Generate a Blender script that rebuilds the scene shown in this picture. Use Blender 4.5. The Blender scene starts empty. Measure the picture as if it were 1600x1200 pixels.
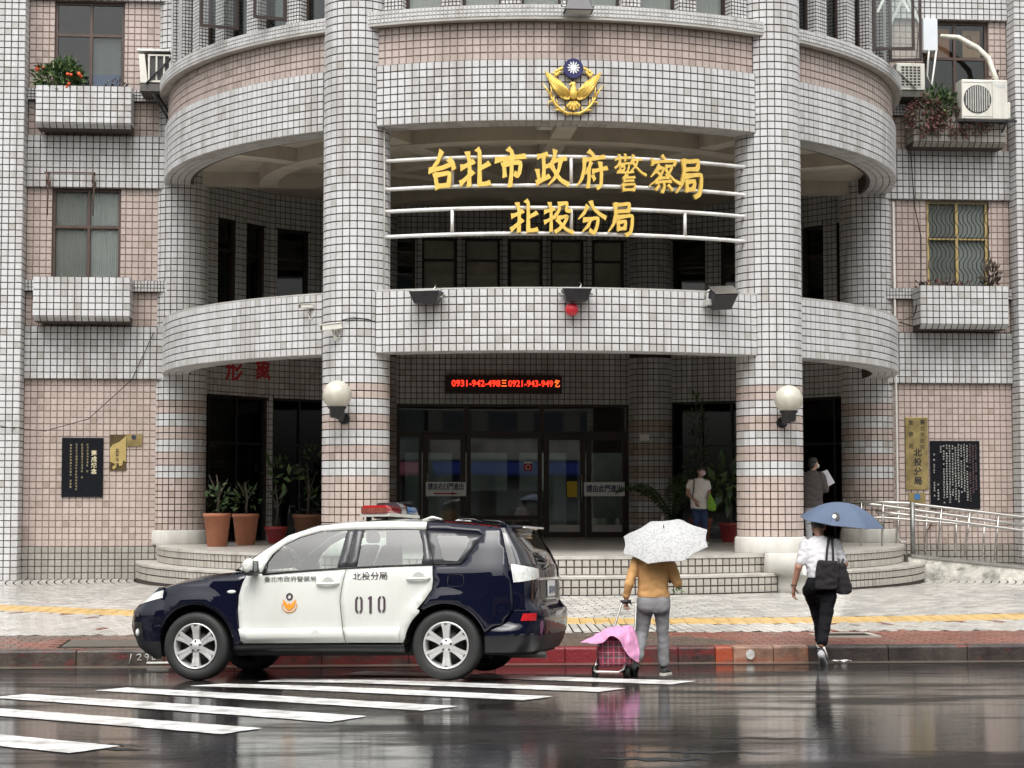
import bpy, bmesh, math, random
import numpy as np
from mathutils import Vector, Matrix
from mathutils.geometry import delaunay_2d_cdt

random.seed(7)
R_ = math.radians
SC = bpy.context.scene
COL = SC.collection

# ------------------------------------------------------------------ camera
cam_d = bpy.data.cameras.new('camera')
cam = bpy.data.objects.new('camera', cam_d)
COL.objects.link(cam)
cam.location = (0, 0, 2.02)
cam.rotation_euler = (R_(90) + math.atan(165 / 2850), 0, 0)
cam_d.sensor_width = 36.0
cam_d.lens = 36.0 * 2850 / 1600
cam_d.clip_start = 0.1
cam_d.clip_end = 2000
SC.camera = cam

# ------------------------------------------------------------------ sky (overcast), soft sun, exposure
W = bpy.data.worlds.new('World')
SC.world = W
W.use_nodes = True
wn = W.node_tree.nodes
wl = W.node_tree.links
wn.clear()
sky = wn.new('ShaderNodeTexSky')
sky.sky_type = 'NISHITA'
sky.sun_disc = False
sky.sun_elevation = R_(58)
sky.sun_rotation = R_(200)
sky.air_density = 1.6
sky.dust_density = 6.0
hs = wn.new('ShaderNodeHueSaturation')
hs.inputs['Saturation'].default_value = 0.15
bg = wn.new('ShaderNodeBackground')
bg.inputs['Strength'].default_value = 0.13
wo = wn.new('ShaderNodeOutputWorld')
wl.new(sky.outputs[0], hs.inputs['Color'])
wl.new(hs.outputs[0], bg.inputs['Color'])
wl.new(bg.outputs[0], wo.inputs[0])

sd = bpy.data.lights.new('sun', 'SUN')
sd.energy = 0.95
sd.angle = R_(35)
sd.color = (1.0, 0.97, 0.93)
sun = bpy.data.objects.new('sun', sd)
COL.objects.link(sun)
sun.rotation_euler = (R_(90 - 58), 0, R_(20))

vs = SC.view_settings
vs.view_transform = 'Standard'
vs.look = 'None'
vs.gamma = 1.0
vs.use_curve_mapping = False
vs.exposure = 0.92
try:
    SC.cycles.use_denoising = True
    SC.cycles.max_bounces = 8
    SC.cycles.transparent_max_bounces = 16
    SC.cycles.caustics_reflective = False
    SC.cycles.caustics_refractive = False
except Exception:
    pass

# ------------------------------------------------------------------ frames
PHI = R_(5)
CX, CY = 0.347, 35.5           # drum axis
def Lw(lx, ly, z=0.0):
    return Vector((CX + lx * math.cos(PHI) - ly * math.sin(PHI), CY + lx * math.sin(PHI) + ly * math.cos(PHI), z))

def road_z(x, y):
    d = 21.35 + 0.067 * x - y
    if d < 0: return 0.0
    dip = 0.035 * math.exp(-((x + 3.1) ** 2 + (y - 19.2) ** 2) / 1.6)      # worn hollow near the gutter
    if d < 6: return 0.035 * d - dip
    d = min(d, 14.0)
    return 0.21 + 0.035 * (d - 6) - 0.035 * (d - 6) ** 2 / 16
def walk_z(x, y):
    d = y - (21.6 + 0.067 * x)
    if d < 6.3: return 0.18 + 0.22 * max(0, d) / 6.3
    return 0.40 - 0.06 * min(1, (d - 6.3) / 6)

# ------------------------------------------------------------------ materials
MAT = {}
def nd(nt, typ, **kw):
    n = nt.nodes.new(typ)
    for k, v in kw.items():
        setattr(n, k, v)
    return n
def mat(name, color, rough=0.6, metal=0.0, var=0.12, scale=6.0, bump=0.0, bscale=60.0, coat=0.0, emit=None, estr=0.0, spec=0.5, stretch=None, color2=None, tone=False, dirt=0.0):
    if name in MAT: return MAT[name]
    m = bpy.data.materials.new(name)
    m.use_nodes = True
    nt = m.node_tree
    b = nt.nodes['Principled BSDF']
    b.inputs['Roughness'].default_value = rough
    b.inputs['Metallic'].default_value = metal
    b.inputs['Coat Weight'].default_value = coat
    b.inputs['Coat Roughness'].default_value = 0.04
    b.inputs['Specular IOR Level'].default_value = spec
    c = list(color) + [1.0]
    tc = nd(nt, 'ShaderNodeTexCoord')
    mp = nd(nt, 'ShaderNodeMapping')
    nt.links.new(tc.outputs['Object'], mp.inputs[0])
    if stretch: mp.inputs['Scale'].default_value = stretch
    nz = nd(nt, 'ShaderNodeTexNoise')
    nz.inputs['Scale'].default_value = scale
    nz.inputs['Detail'].default_value = 5
    nz.inputs['Roughness'].default_value = 0.65
    nt.links.new(mp.outputs[0], nz.inputs['Vector'])
    mx = nd(nt, 'ShaderNodeMix', data_type='RGBA')
    c2 = list(color2) + [1.0] if color2 else [max(0, x * (1 - var)) for x in color] + [1.0]
    c1 = c if color2 else [min(1, x * (1 + var)) for x in color] + [1.0]
    mx.inputs[6].default_value = c1
    mx.inputs[7].default_value = c2
    cr = nd(nt, 'ShaderNodeMapRange')
    cr.inputs[1].default_value = 0.3; cr.inputs[2].default_value = 0.7
    nt.links.new(nz.outputs['Fac'], cr.inputs[0])
    nt.links.new(cr.outputs[0], mx.inputs[0])
    out = mx.outputs[2]
    if tone:
        at = nd(nt, 'ShaderNodeAttribute', attribute_name='tone')
        mm = nd(nt, 'ShaderNodeMix', data_type='RGBA', blend_type='MULTIPLY')
        mm.inputs[0].default_value = 1.0
        rp = nd(nt, 'ShaderNodeValToRGB')
        rp.color_ramp.elements[0].color = (0.70, 0.685, 0.64, 1)
        rp.color_ramp.elements[1].color = (1.0, 1.0, 1.0, 1)
        e = rp.color_ramp.elements.new(0.5); e.color = (0.90, 0.895, 0.89, 1)
        nt.links.new(at.outputs['Fac'], rp.inputs[0])
        nt.links.new(out, mm.inputs[6]); nt.links.new(rp.outputs[0], mm.inputs[7])
        out = mm.outputs[2]
    if dirt > 0:
        mp2 = nd(nt, 'ShaderNodeMapping'); mp2.inputs['Scale'].default_value = (2.2, 2.2, 0.25)
        nt.links.new(tc.outputs['Object'], mp2.inputs[0])
        n2 = nd(nt, 'ShaderNodeTexNoise'); n2.inputs['Scale'].default_value = 1.6; n2.inputs['Detail'].default_value = 6
        nt.links.new(mp2.outputs[0], n2.inputs['Vector'])
        r2 = nd(nt, 'ShaderNodeMapRange'); r2.inputs[1].default_value = 0.48; r2.inputs[2].default_value = 0.75; r2.inputs[4].default_value = dirt
        nt.links.new(n2.outputs['Fac'], r2.inputs[0])
        m2 = nd(nt, 'ShaderNodeMix', data_type='RGBA')
        m2.inputs[7].default_value = (0.20, 0.17, 0.13, 1)
        nt.links.new(r2.outputs[0], m2.inputs[0]); nt.links.new(out, m2.inputs[6])
        out = m2.outputs[2]
    nt.links.new(out, b.inputs['Base Color'])
    if bump > 0:
        nb = nd(nt, 'ShaderNodeTexNoise'); nb.inputs['Scale'].default_value = bscale; nb.inputs['Detail'].default_value = 4
        nt.links.new(tc.outputs['Object'], nb.inputs['Vector'])
        bp = nd(nt, 'ShaderNodeBump'); bp.inputs['Strength'].default_value = bump; bp.inputs['Distance'].default_value = 0.01
        nt.links.new(nb.outputs['Fac'], bp.inputs['Height'])
        nt.links.new(bp.outputs[0], b.inputs['Normal'])
    if emit:
        b.inputs['Emission Color'].default_value = list(emit) + [1]
        b.inputs['Emission Strength'].default_value = estr
    MAT[name] = m
    return m
def glass(name, tint, refl=1.0, rough=0.02):
    if name in MAT: return MAT[name]
    m = bpy.data.materials.new(name); m.use_nodes = True
    nt = m.node_tree
    nt.nodes.clear()
    o = nd(nt, 'ShaderNodeOutputMaterial'); t = nd(nt, 'ShaderNodeBsdfTransparent'); g = nd(nt, 'ShaderNodeBsdfGlossy')
    t.inputs[0].default_value = list(tint) + [1]
    g.inputs['Roughness'].default_value = rough
    fr = nd(nt, 'ShaderNodeFresnel'); fr.inputs[0].default_value = 1.5
    ml = nd(nt, 'ShaderNodeMath', operation='MULTIPLY_ADD'); ml.inputs[1].default_value = 1.4 * refl; ml.inputs[2].default_value = 0.03 * refl
    mi = nd(nt, 'ShaderNodeMixShader')
    nt.links.new(fr.outputs[0], ml.inputs[0]); nt.links.new(ml.outputs[0], mi.inputs[0])
    nt.links.new(t.outputs[0], mi.inputs[1]); nt.links.new(g.outputs[0], mi.inputs[2]); nt.links.new(mi.outputs[0], o.inputs[0])
    MAT[name] = m
    return m

M_white = mat('tile_white', (0.60, 0.605, 0.61), 0.30, var=0.06, scale=25, tone=True, dirt=0.5)
M_pink = mat('tile_pink', (0.51, 0.425, 0.385), 0.36, var=0.07, scale=25, tone=True, dirt=0.35)
M_grey = mat('tile_grey', (0.36, 0.345, 0.31), 0.38, var=0.12, scale=25, tone=True, dirt=0.6)
M_grout = mat('grout', (0.066, 0.050, 0.043), 0.9, var=0.3, scale=9)
M_groutp = mat('grout_pink_field', (0.21, 0.155, 0.13), 0.9, var=0.3, scale=9)
M_conc = mat('concrete_paint', (0.44, 0.425, 0.40), 0.7, var=0.12, scale=3, bump=0.2, dirt=0.5)
M_ceil = mat('ceiling_paint', (0.52, 0.48, 0.41), 0.8, var=0.08, scale=2, dirt=0.25)
M_plinth = mat('white_plinth_paint', (0.55, 0.54, 0.50), 0.65, var=0.06, scale=5, dirt=0.5, bump=0.2)
M_frame = mat('brown_frame', (0.032, 0.020, 0.016), 0.4, var=0.2)
M_black = mat('black_plastic', (0.012, 0.012, 0.014), 0.45, var=0.2)
M_dark = mat('dark_interior', (0.035, 0.036, 0.035), 0.8, var=0.3, scale=2)
M_glass = glass('window_glass', (0.66, 0.70, 0.69), 0.55)
M_clear = glass('clear_glass', (0.90, 0.92, 0.91), 0.55)
M_dglass = glass('door_glass', (0.60, 0.65, 0.64), 1.6)
M_sglass = glass('shop_glass', (0.40, 0.43, 0.43), 0.4)
M_white_paint = mat('white_metal_paint', (0.78, 0.78, 0.76), 0.4, var=0.05, dirt=0.35)
M_steel = mat('steel', (0.46, 0.445, 0.42), 0.34, metal=1.0, var=0.1)
M_gold = mat('gold_leaf', (0.82, 0.56, 0.13), 0.38, metal=0.35, var=0.12, scale=14, bump=0.1)
M_brass = mat('brass_plate', (0.44, 0.34, 0.15), 0.30, metal=0.6, var=0.45, scale=4, bump=0.3, bscale=6)  # strong colour variation stands in for reflected surroundings
M_ink = mat('black_ink', (0.02, 0.018, 0.016), 0.6, var=0.1)

# ------------------------------------------------------------------ mesh builder
class MB:
    def __init__(s):
        s.v = []; s.f = []; s.m = []; s.sm = []
    def add(s, vs, fs, mi=0, smooth=False):
        o = len(s.v)
        s.v += [tuple(p) for p in vs]
        for f in fs:
            s.f.append(tuple(i + o for i in f)); s.m.append(mi); s.sm.append(smooth)
        return s
    def box(s, x0, x1, y0, y1, z0, z1, mi=0, M=None):
        vs = [(x, y, z) for z in (z0, z1) for y in (y0, y1) for x in (x0, x1)]
        if M is not None: vs = [tuple(M @ Vector(p)) for p in vs]
        return s.add(vs, [(0, 2, 3, 1), (4, 5, 7, 6), (0, 1, 5, 4), (2, 6, 7, 3), (0, 4, 6, 2), (1, 3, 7, 5)], mi)
    def tube(s, pts, r, n=8, mi=0, caps=True, flat=1.0, smooth=True):
        pts = [Vector(p) for p in pts]
        rs = r if isinstance(r, (list, tuple)) else [r] * len(pts)
        vs = []; k = len(pts)
        prev = None
        for i, p in enumerate(pts):
            t = (pts[min(i + 1, k - 1)] - pts[max(i - 1, 0)]).normalized()
            if prev is None:
                a = Vector((0, 0, 1)) if abs(t.z) < 0.9 else Vector((1, 0, 0))
                u = t.cross(a).normalized()
            else:
                u = (prev - t * prev.dot(t)).normalized()
            prev = u
            w = t.cross(u)
            for j in range(n):
                a = 2 * math.pi * j / n
                vs.append(p + (u * math.cos(a) + w * math.sin(a) * flat) * rs[i])
        fs = []
        for i in range(k - 1):
            for j in range(n):
                fs.append((i * n + j, i * n + (j + 1) % n, (i + 1) * n + (j + 1) % n, (i + 1) * n + j))
        s.add(vs, fs, mi, smooth)
        if caps:
            o = len(s.v) - len(vs)
            s.f.append(tuple(o + j for j in range(n))[::-1]); s.m.append(mi); s.sm.append(False)
            s.f.append(tuple(o + (k - 1) * n + j for j in range(n))); s.m.append(mi); s.sm.append(False)
        return s
    def rings(s, rings, mi=0, closed=True, cap0=True, cap1=True, smooth=True):
        n = len(rings[0]); vs = [p for r in rings for p in r]; fs = []
        for i in range(len(rings) - 1):
            for j in range(n if closed else n - 1):
                fs.append((i * n + j, i * n + (j + 1) % n, (i + 1) * n + (j + 1) % n, (i + 1) * n + j))
        s.add(vs, fs, mi, smooth)
        o = len(s.v) - len(vs)
        if cap0: s.f.append(tuple(o + j for j in range(n))[::-1]); s.m.append(mi); s.sm.append(False)
        if cap1: s.f.append(tuple(o + (len(rings) - 1) * n + j for j in range(n))); s.m.append(mi); s.sm.append(False)
        return s
    def lathe(s, prof, n=24, mi=0, M=None, a0=0.0, a1=2 * math.pi, smooth=True, caps=True):
        full = abs(a1 - a0 - 2 * math.pi) < 1e-6
        k = n if full else n + 1
        rr = []
        for r, z in prof:
            rg = []
            for j in range(k):
                a = a0 + (a1 - a0) * j / n
                p = Vector((r * math.cos(a), r * math.sin(a), z))
                rg.append(tuple(M @ p) if M is not None else tuple(p))
            rr.append(rg)
        return s.rings(rr, mi, closed=full, cap0=caps and full, cap1=caps and full, smooth=smooth)
    def prism(s, poly, d0, d1, M=None, mi=0):
        """poly in (x, z) extruded along y from d0 to d1; concave outlines are triangulated."""
        n = len(poly)
        area = sum(poly[i][0] * poly[(i + 1) % n][1] - poly[(i + 1) % n][0] * poly[i][1] for i in range(n))
        if area < 0: poly = poly[::-1]
        from mathutils.geometry import tessellate_polygon
        tr = tessellate_polygon([[Vector((p[0], p[1], 0)) for p in poly]])
        vs = [(p[0], d0, p[1]) for p in poly] + [(p[0], d1, p[1]) for p in poly]
        if M is not None: vs = [tuple(M @ Vector(p)) for p in vs]
        fs = []
        for t in tr:
            a, b, c = [poly[i] for i in t]
            o = (b[0] - a[0]) * (c[1] - a[1]) - (b[1] - a[1]) * (c[0] - a[0])
            t = t if o > 0 else t[::-1]
            fs.append(tuple(t)); fs.append(tuple(i + n for i in t[::-1]))
        for i in range(n):
            j = (i + 1) % n
            fs.append((i, i + n, j + n, j))
        return s.add(vs, fs, mi)
    def sphere(s, c, r, n=16, mi=0, sc=(1, 1, 1), M=None):
        prof = [(max(1e-4, math.sin(math.pi * i / n)), -math.cos(math.pi * i / n)) for i in range(n + 1)]
        T = Matrix.Translation(c) @ Matrix.Diagonal((r * sc[0], r * sc[1], r * sc[2], 1))
        if M is not None: T = M @ T
        return s.lathe(prof, n * 2 if n < 10 else int(n * 1.5), mi, T)
    def build(s, name, mats, parent=None, bevel=0.0, fixn=False):
        me = bpy.data.meshes.new(name)
        me.from_pydata(s.v, [], s.f)
        for m in (mats if isinstance(mats, (list, tuple)) else [mats]):
            me.materials.append(m)
        me.polygons.foreach_set('material_index', s.m)
        me.polygons.foreach_set('use_smooth', s.sm)
        me.update()
        if fixn:
            bm = bmesh.new(); bm.from_mesh(me); bmesh.ops.recalc_face_normals(bm, faces=bm.faces); bm.to_mesh(me); bm.free()
        o = bpy.data.objects.new(name, me)
        COL.objects.link(o)
        if parent is not None: o.parent = parent
        if bevel > 0:
            b = o.modifiers.new('bevel', 'BEVEL'); b.width = bevel; b.segments = 2; b.limit_method = 'ANGLE'
        return o

def thing(name, label, cat, loc=(0, 0, 0), rz=0.0, group=None):
    o = bpy.data.objects.new(name, None)
    o.empty_display_size = 0.2
    COL.objects.link(o)
    o.location = loc; o.rotation_euler = (0, 0, rz)
    return tag(o, label, cat, group)
def tag(o, label=None, cat=None, group=None, kind=None):
    if label: o['label'] = label
    if cat: o['category'] = cat
    if group: o['group'] = group
    if kind: o['kind'] = kind
    return o
def copy_tree(o, parent=None):
    c = o.copy(); COL.objects.link(c)
    if parent is not None: c.parent = parent
    for ch in list(o.children): copy_tree(ch, c)
    return c

# ------------------------------------------------------------------ text (built-in font) as flat mesh parts
def text_mb(body, size, align='CENTER', vertical=False, bold=0.0, spacing=1.0, line=1.0):
    c = bpy.data.curves.new('txt', 'FONT')
    c.body = '\n'.join(body) if vertical else body
    c.size = size
    c.align_x = align; c.align_y = 'CENTER'
    c.space_character = spacing; c.space_line = line
    c.offset = bold
    c.resolution_u = 3
    o = bpy.data.objects.new('txt', c); COL.objects.link(o)
    dg = bpy.context.evaluated_depsgraph_get()
    me = bpy.data.meshes.new_from_object(o.evaluated_get(dg))
    vs = [tuple(v.co) for v in me.vertices]; fs = [tuple(p.vertices) for p in me.polygons]
    bpy.data.objects.remove(o); bpy.data.curves.remove(c); bpy.data.meshes.remove(me)
    return vs, fs
def text_obj(name, body, size, M, material, parent, depth=0.004, sx=1.0, **kw):
    """text in the local x-z plane of M, reading from -y; given a small real thickness"""
    vs, fs = text_mb(body, size, **kw)
    mb = MB()
    n = len(vs)
    front = [M @ Vector((x * sx, -depth, y)) for x, y, _ in vs]
    mb.add(front, fs)
    # rim
    back = [M @ Vector((x * sx, 0.0, y)) for x, y, _ in vs]
    from collections import Counter
    ed = Counter()
    for f in fs:
        for i in range(len(f)):
            ed[(f[i], f[(i + 1) % len(f)])] += 1
    rim = [(a, b) for (a, b) in ed if (b, a) not in ed]
    vv = []; ff = []
    for a, b in rim:
        o = len(vv); vv += [front[a], front[b], back[b], back[a]]; ff.append((o, o + 3, o + 2, o + 1))
    mb.add(vv, ff)
    return mb.build(name, material, parent)
# ================================================================== BUILDING
P_ = 0.1229                      # tile pitch
class Tiles:
    def __init__(s): s.t = []
    def add(s, c, n, u, w, h, mi):
        s.t.append((c, n, u, w, h, mi))
J_ = 0.0155
BT = Tiles()                     # building tiles
ST = Tiles()                     # entrance step tiles

def cyl_tiles(T, R, z0, rows, a0, a1, da, ctr=(0, 0), col=0, skip=None, ph=P_, inward=False):
    n = int(round((a1 - a0) / da))
    w = 2 * R * math.tan(R_(da) / 2) - J_
    for i in range(n):
        a = R_(a0 + (i + 0.5) * da)
        nx, ny = math.sin(a), -math.cos(a)
        for r in range(rows):
            c = (ctr[0] + R * nx, ctr[1] + R * ny, z0 + (r + 0.5) * ph)
            if skip and skip(c): continue
            k = col(r) if callable(col) else col
            s = -1 if inward else 1
            T.add(c, (s * nx, s * ny, 0), (0, 0, 1), w, ph - J_ * min(1, ph / 0.075), k)

def plane_tiles(T, o, ud, L, z0, z1, col=0, pw=P_, ph=P_, holes=(), nrm=None, j=J_):
    """vertical plane from point o (x,y) along unit ud for length L"""
    nx, ny = nrm if nrm else (ud[1], -ud[0])
    nc = max(1, int(round(L / pw))); nr = max(1, int(round((z1 - z0) / ph)))
    pw = L / nc; ph = (z1 - z0) / nr
    for i in range(nc):
        for r in range(nr):
            s0, s1, t0, t1 = i * pw + j / 2, (i + 1) * pw - j / 2, z0 + r * ph + j / 2, z0 + (r + 1) * ph - j / 2
            ok = True
            for (h0, h1, g0, g1) in holes:
                if s0 < h1 and s1 > h0 and t0 < g1 and t1 > g0:
                    cand = [(min(s1, h0) - s0, 'a'), (s1 - max(s0, h1), 'b'), (min(t1, g0) - t0, 'c'), (t1 - max(t0, g1), 'd')]
                    b = max(cand)
                    if b[0] < 0.03: ok = False; break
                    if b[1] == 'a': s1 = min(s1, h0)
                    elif b[1] == 'b': s0 = max(s0, h1)
                    elif b[1] == 'c': t1 = min(t1, g0)
                    else: t0 = max(t0, g1)
            if not ok: continue
            sm = (s0 + s1) / 2
            k = col(r) if callable(col) else col
            T.add((o[0] + ud[0] * sm, o[1] + ud[1] * sm, (t0 + t1) / 2), (nx, ny, 0), (0, 0, 1), s1 - s0, t1 - t0, k)

TD = 0.010
def tile_geo(c, n, u, w, h):
    """flat tile box seated 11 mm deep, front face slightly smaller (eased edge)"""
    c = np.array(c); n = np.array(n); u = np.array(u)
    s = np.cross(u, n)
    e = min(0.0035, w * 0.06)
    pts = []
    for d, k in ((-TD, 0.0), (0.0, e)):
        for (a, b) in ((-1, -1), (1, -1), (1, 1), (-1, 1)):
            pts.append(c + n * d + s * a * (w / 2 - k) + u * b * (h / 2 - k))
    return pts
TF = ((4, 5, 6, 7), (0, 1, 5, 4), (1, 2, 6, 5), (2, 3, 7, 6), (3, 0, 4, 7))

def build_tiles(T, parent, mats, to_world, single_n=300, filt=None, name="tile", stuff="tile_cladding", rot=None):
    cam_p = np.array((0, 0, 2.02))
    C = np.array([t[0] for t in T.t]); N = np.array([t[1] for t in T.t])
    Wc = np.array([tuple(to_world(*c)) for c in C])
    rot = PHI if rot is None else rot
    q = math.cos(rot), math.sin(rot)
    Nw = np.stack([N[:, 0] * q[0] - N[:, 1] * q[1], N[:, 0] * q[1] + N[:, 1] * q[0], N[:, 2]], 1)
    V = cam_p - Wc; d = np.linalg.norm(V, axis=1)
    face = np.einsum('ij,ij->i', Nw, V / d[:, None])
    ar = np.array([t[3] * t[4] for t in T.t])
    score = face / d ** 2 * ar
    uu = 800 + 2850 * Wc[:, 0] / Wc[:, 1]
    vv = 765 - 2850 * (Wc[:, 2] - 2.02) / Wc[:, 1]
    vis = (uu > 0) & (uu < 1600) & (vv > 5) & (vv < 1195)
    car = (uu > 190) & (uu < 890) & (vv > 800)
    score[~vis | car] = -1
    if filt is not None: score[~filt(C, N)] = -1
    order = np.argsort(-score)
    singles = set(int(i) for i in order[:single_n] if score[i] > 0)
    rng = np.random.default_rng(3)
    tone = rng.random(len(T.t))
    tone = np.where(rng.random(len(T.t)) < 0.06, tone * 0.3, 0.40 + 0.60 * tone)
    if stuff == 'tile_cladding':
        # water-stained courses along the lower edges of the bands, and drip streaks below them
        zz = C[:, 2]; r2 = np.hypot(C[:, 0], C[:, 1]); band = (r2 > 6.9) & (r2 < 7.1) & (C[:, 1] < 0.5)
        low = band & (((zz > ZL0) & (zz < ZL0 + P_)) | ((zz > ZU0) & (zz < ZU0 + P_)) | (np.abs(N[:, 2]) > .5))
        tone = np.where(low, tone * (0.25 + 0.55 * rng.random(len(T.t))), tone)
        colk = np.round(np.degrees(np.arctan2(C[:, 0], -C[:, 1])))
        streak = band & (np.abs(np.sin(colk * 12.9898) * 43758.5453 % 1) < 0.10)
        tone = np.where(streak, tone * 0.62, tone)
    vs = []; fs = []; mi = []; tn = []
    cache = {}
    for i, (c, n, u, w, h, k) in enumerate(T.t):
        if i in singles:
            key = (round(w, 3), round(h, 3), k, int(tone[i] * 7.99))
            me = cache.get(key)
            if me is None:
                me = bpy.data.meshes.new(name)
                me.from_pydata([tuple(p) for p in tile_geo((0, 0, 0), (0, -1, 0), (0, 0, 1), w, h)], [], TF)
                me.materials.append(mats[k])
                at = me.attributes.new('tone', 'FLOAT', 'FACE')
                at.data.foreach_set('value', [(key[3] + 0.5) / 8] * 5)
                cache[key] = me
            o = bpy.data.objects.new(name, me)
            o.location = c
            zz = Vector(u); yy = -Vector(n); xx = yy.cross(zz)
            o.rotation_euler = Matrix((xx, yy, zz)).transposed().to_euler()
            o.parent = parent
            COL.objects.link(o)
        else:
            # tiny random tilt of the face so that glazed tiles do not mirror as one sheet
            nn = Vector(n) + Vector(rng.normal(0, 0.008, 3)); nn.normalize()
            b = len(vs)
            vs += tile_geo(c, nn, u, w, h)
            fs += [tuple(b + j for j in f) for f in TF]
            mi += [k] * 5; tn += [tone[i]] * 5
    me = bpy.data.meshes.new(stuff)
    me.from_pydata([tuple(p) for p in vs], [], fs)
    for m in mats: me.materials.append(m)
    me.polygons.foreach_set('material_index', mi)
    at = me.attributes.new('tone', 'FLOAT', 'FACE'); at.data.foreach_set('value', tn)
    me.update()
    o = bpy.data.objects.new(stuff, me); COL.objects.link(o); o.parent = parent
    tag(o, kind='stuff')
    return o

def arc_solid(mb, r0, r1, z0, z1, a0, a1, n=60, mi=0, ctr=(0, 0)):
    rr = []
    for i in range(n + 1):
        a = R_(a0 + (a1 - a0) * i / n); x, y = math.sin(a), -math.cos(a)
        rr.append([(ctr[0] + r0 * x, ctr[1] + r0 * y, z0), (ctr[0] + r1 * x, ctr[1] + r1 * y, z0), (ctr[0] + r1 * x, ctr[1] + r1 * y, z1), (ctr[0] + r0 * x, ctr[1] + r0 * y, z1)])
    mb.rings(rr, mi, smooth=False)

BLD = thing('police_station', 'tiled police station with round columned porch and curved balcony bands', 'building', Lw(0, 0), PHI)

F0 = 0.99                                   # porch floor
ZL0, ZL1 = 4.19, 4.19 + 8 * P_              # lower drum band
ZU0 = 7.83; ZU1 = ZU0 + 8 * P_              # upper drum band
R0 = 7.04
RC, RHO = 0.54, 6.77
colpos = [(RHO * math.sin(R_(a)), -RHO * math.cos(R_(a))) for a in (-90, -30, 30, 90)]
colpos[0] = (-6.78, 0.12); colpos[3] = (6.78, 0.12)
def in_col(c):
    return any((c[0] - x) ** 2 + (c[1] - y) ** 2 < (RC - 0.02) ** 2 for x, y in colpos)

# ---- columns: core, plinth, tiles
zc0 = 3.71 - 20 * P_
def stripe(r):
    k = 20 - 1 - r                          # rows counted down from 3.71
    if k < 0: return 0
    if k >= 12: return 1
    return 1 if (k // 2) % 2 == 0 else 0
for i, (x, y) in enumerate(colpos):
    mb = MB()
    mb.lathe([(RC - TD, 0.95), (RC - TD, 12.3)], 40, M=Matrix.Translation((x, y, 0)))
    mb.build('column', M_grout, BLD)
    pl = MB(); pl.lathe([(RC + 0.03, F0 - 0.02), (RC + 0.045, F0 + 0.02), (RC + 0.04, zc0 - 0.02), (RC + 0.02, zc0 + 0.004), (RC - 0.05, zc0 + 0.006)], 40, M=Matrix.Translation((x, y, 0)))
    pl.build('column_plinth', M_plinth, BLD)
    rows = int((12.25 - zc0) / P_)
    # skip tiles sunk into the drum bands
    def sk(c):
        r = math.hypot(c[0], c[1])
        z = c[2]
        if c[1] > 0.9: return True
        if abs(x) < 5 and ((ZL0 < z < ZL1 + .0) or (ZU0 < z < 9.66)) and r < R0 - 0.03: return True
        return False
    cyl_tiles(BT, RC, zc0, rows, -128, 128, 360 / 28, (x, y), stripe, sk)

# ---- drum bands
mb = MB()
arc_solid(mb, R0 - 0.52, R0 - TD, ZL0 + TD, ZL1 - 0.004, -89, 89, 90)
arc_solid(mb, R0 - 0.55, R0 - TD, ZU0 + TD, ZU1 - 0.004, -89, 89, 90)
arc_solid(mb, R0 - 0.45, R0 - 0.06 - TD, ZU1 - 0.004, 9.43, -89, 89, 90, 1)
mb.build('balcony_band', [M_grout, M_groutp], BLD)
cyl_tiles(BT, R0, ZL0, 8, -89, 89, 1.0, col=0, skip=in_col)
cyl_tiles(BT, R0, ZU0, 8, -89, 89, 1.0, col=0, skip=in_col)
cyl_tiles(BT, R0 - 0.06, ZU1, 5, -89, 89, 1.0, col=1, skip=in_col)
# soffit tiles under both bands
for zz in (ZL0, ZU0):
    for k in range(4):
        rr = R0 - 0.065 - k * P_
        for i in range(178):
            a = R_(-88.5 + i)
            c = (rr * math.sin(a), -rr * math.cos(a), zz)
            if in_col(c): continue
            BT.add(c, (0, 0, -1), (math.sin(a), -math.cos(a), 0), rr * R_(1.0) - 0.004, P_ - J_ * 0.8, 0)
# top copings
mb = MB()
arc_solid(mb, R0 - 0.50, R0 - 0.008, ZL1 - 0.003, ZL1 + 0.022, -89, 89, 90)
mb.build('coping', M_conc, BLD)
# sill ledge under the top windows: concrete soffit + small tiles
mb = MB()
arc_solid(mb, R0 - 0.40, R0 + 0.10, 9.43, 9.66, -90, 90, 100)
mb.build('window_ledge', M_conc, BLD)
cyl_tiles(BT, R0 + 0.112, 9.47, 3, -89, 89, 0.5, col=0, skip=in_col, ph=0.0615)

# ---- top floor drum wall: piers and windows
PIER = [(-88 + i * 8.0) for i in range(23)]
RW = R0 - 0.10
mb = MB()
pane_mats = (M_frame,)
for i, a in enumerate(PIER):
    arc_solid(mb, RW - 0.30, RW, 9.66, 12.3, a - 1.25, a + 1.25, 3)
    cyl_tiles(BT, RW + 0.011, 9.66, 42, a - 1.25, a + 1.25, 0.5, col=0, ph=0.0615, skip=in_col)
    for sgn in (-1, 1):
        aa = R_(a + sgn * 1.25)
        for k in range(4):
            rr = RW - 0.03 - k * 0.0615
            for r in range(42):
                BT.add((rr * math.sin(aa) + sgn * 0.011 * math.cos(aa), -rr * math.cos(aa) + sgn * 0.011 * math.sin(aa), 9.66 + (r + .5) * 0.0615), (sgn * math.cos(aa), sgn * math.sin(aa), 0), (0, 0, 1), 0.047, 0.047, 0)
mb.build('window_pier', M_grout, BLD)
M_blind = mat('pale_blind', (0.62, 0.63, 0.60), 0.7, var=0.08, scale=3, stretch=(14, 14, 0.3))
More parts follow.
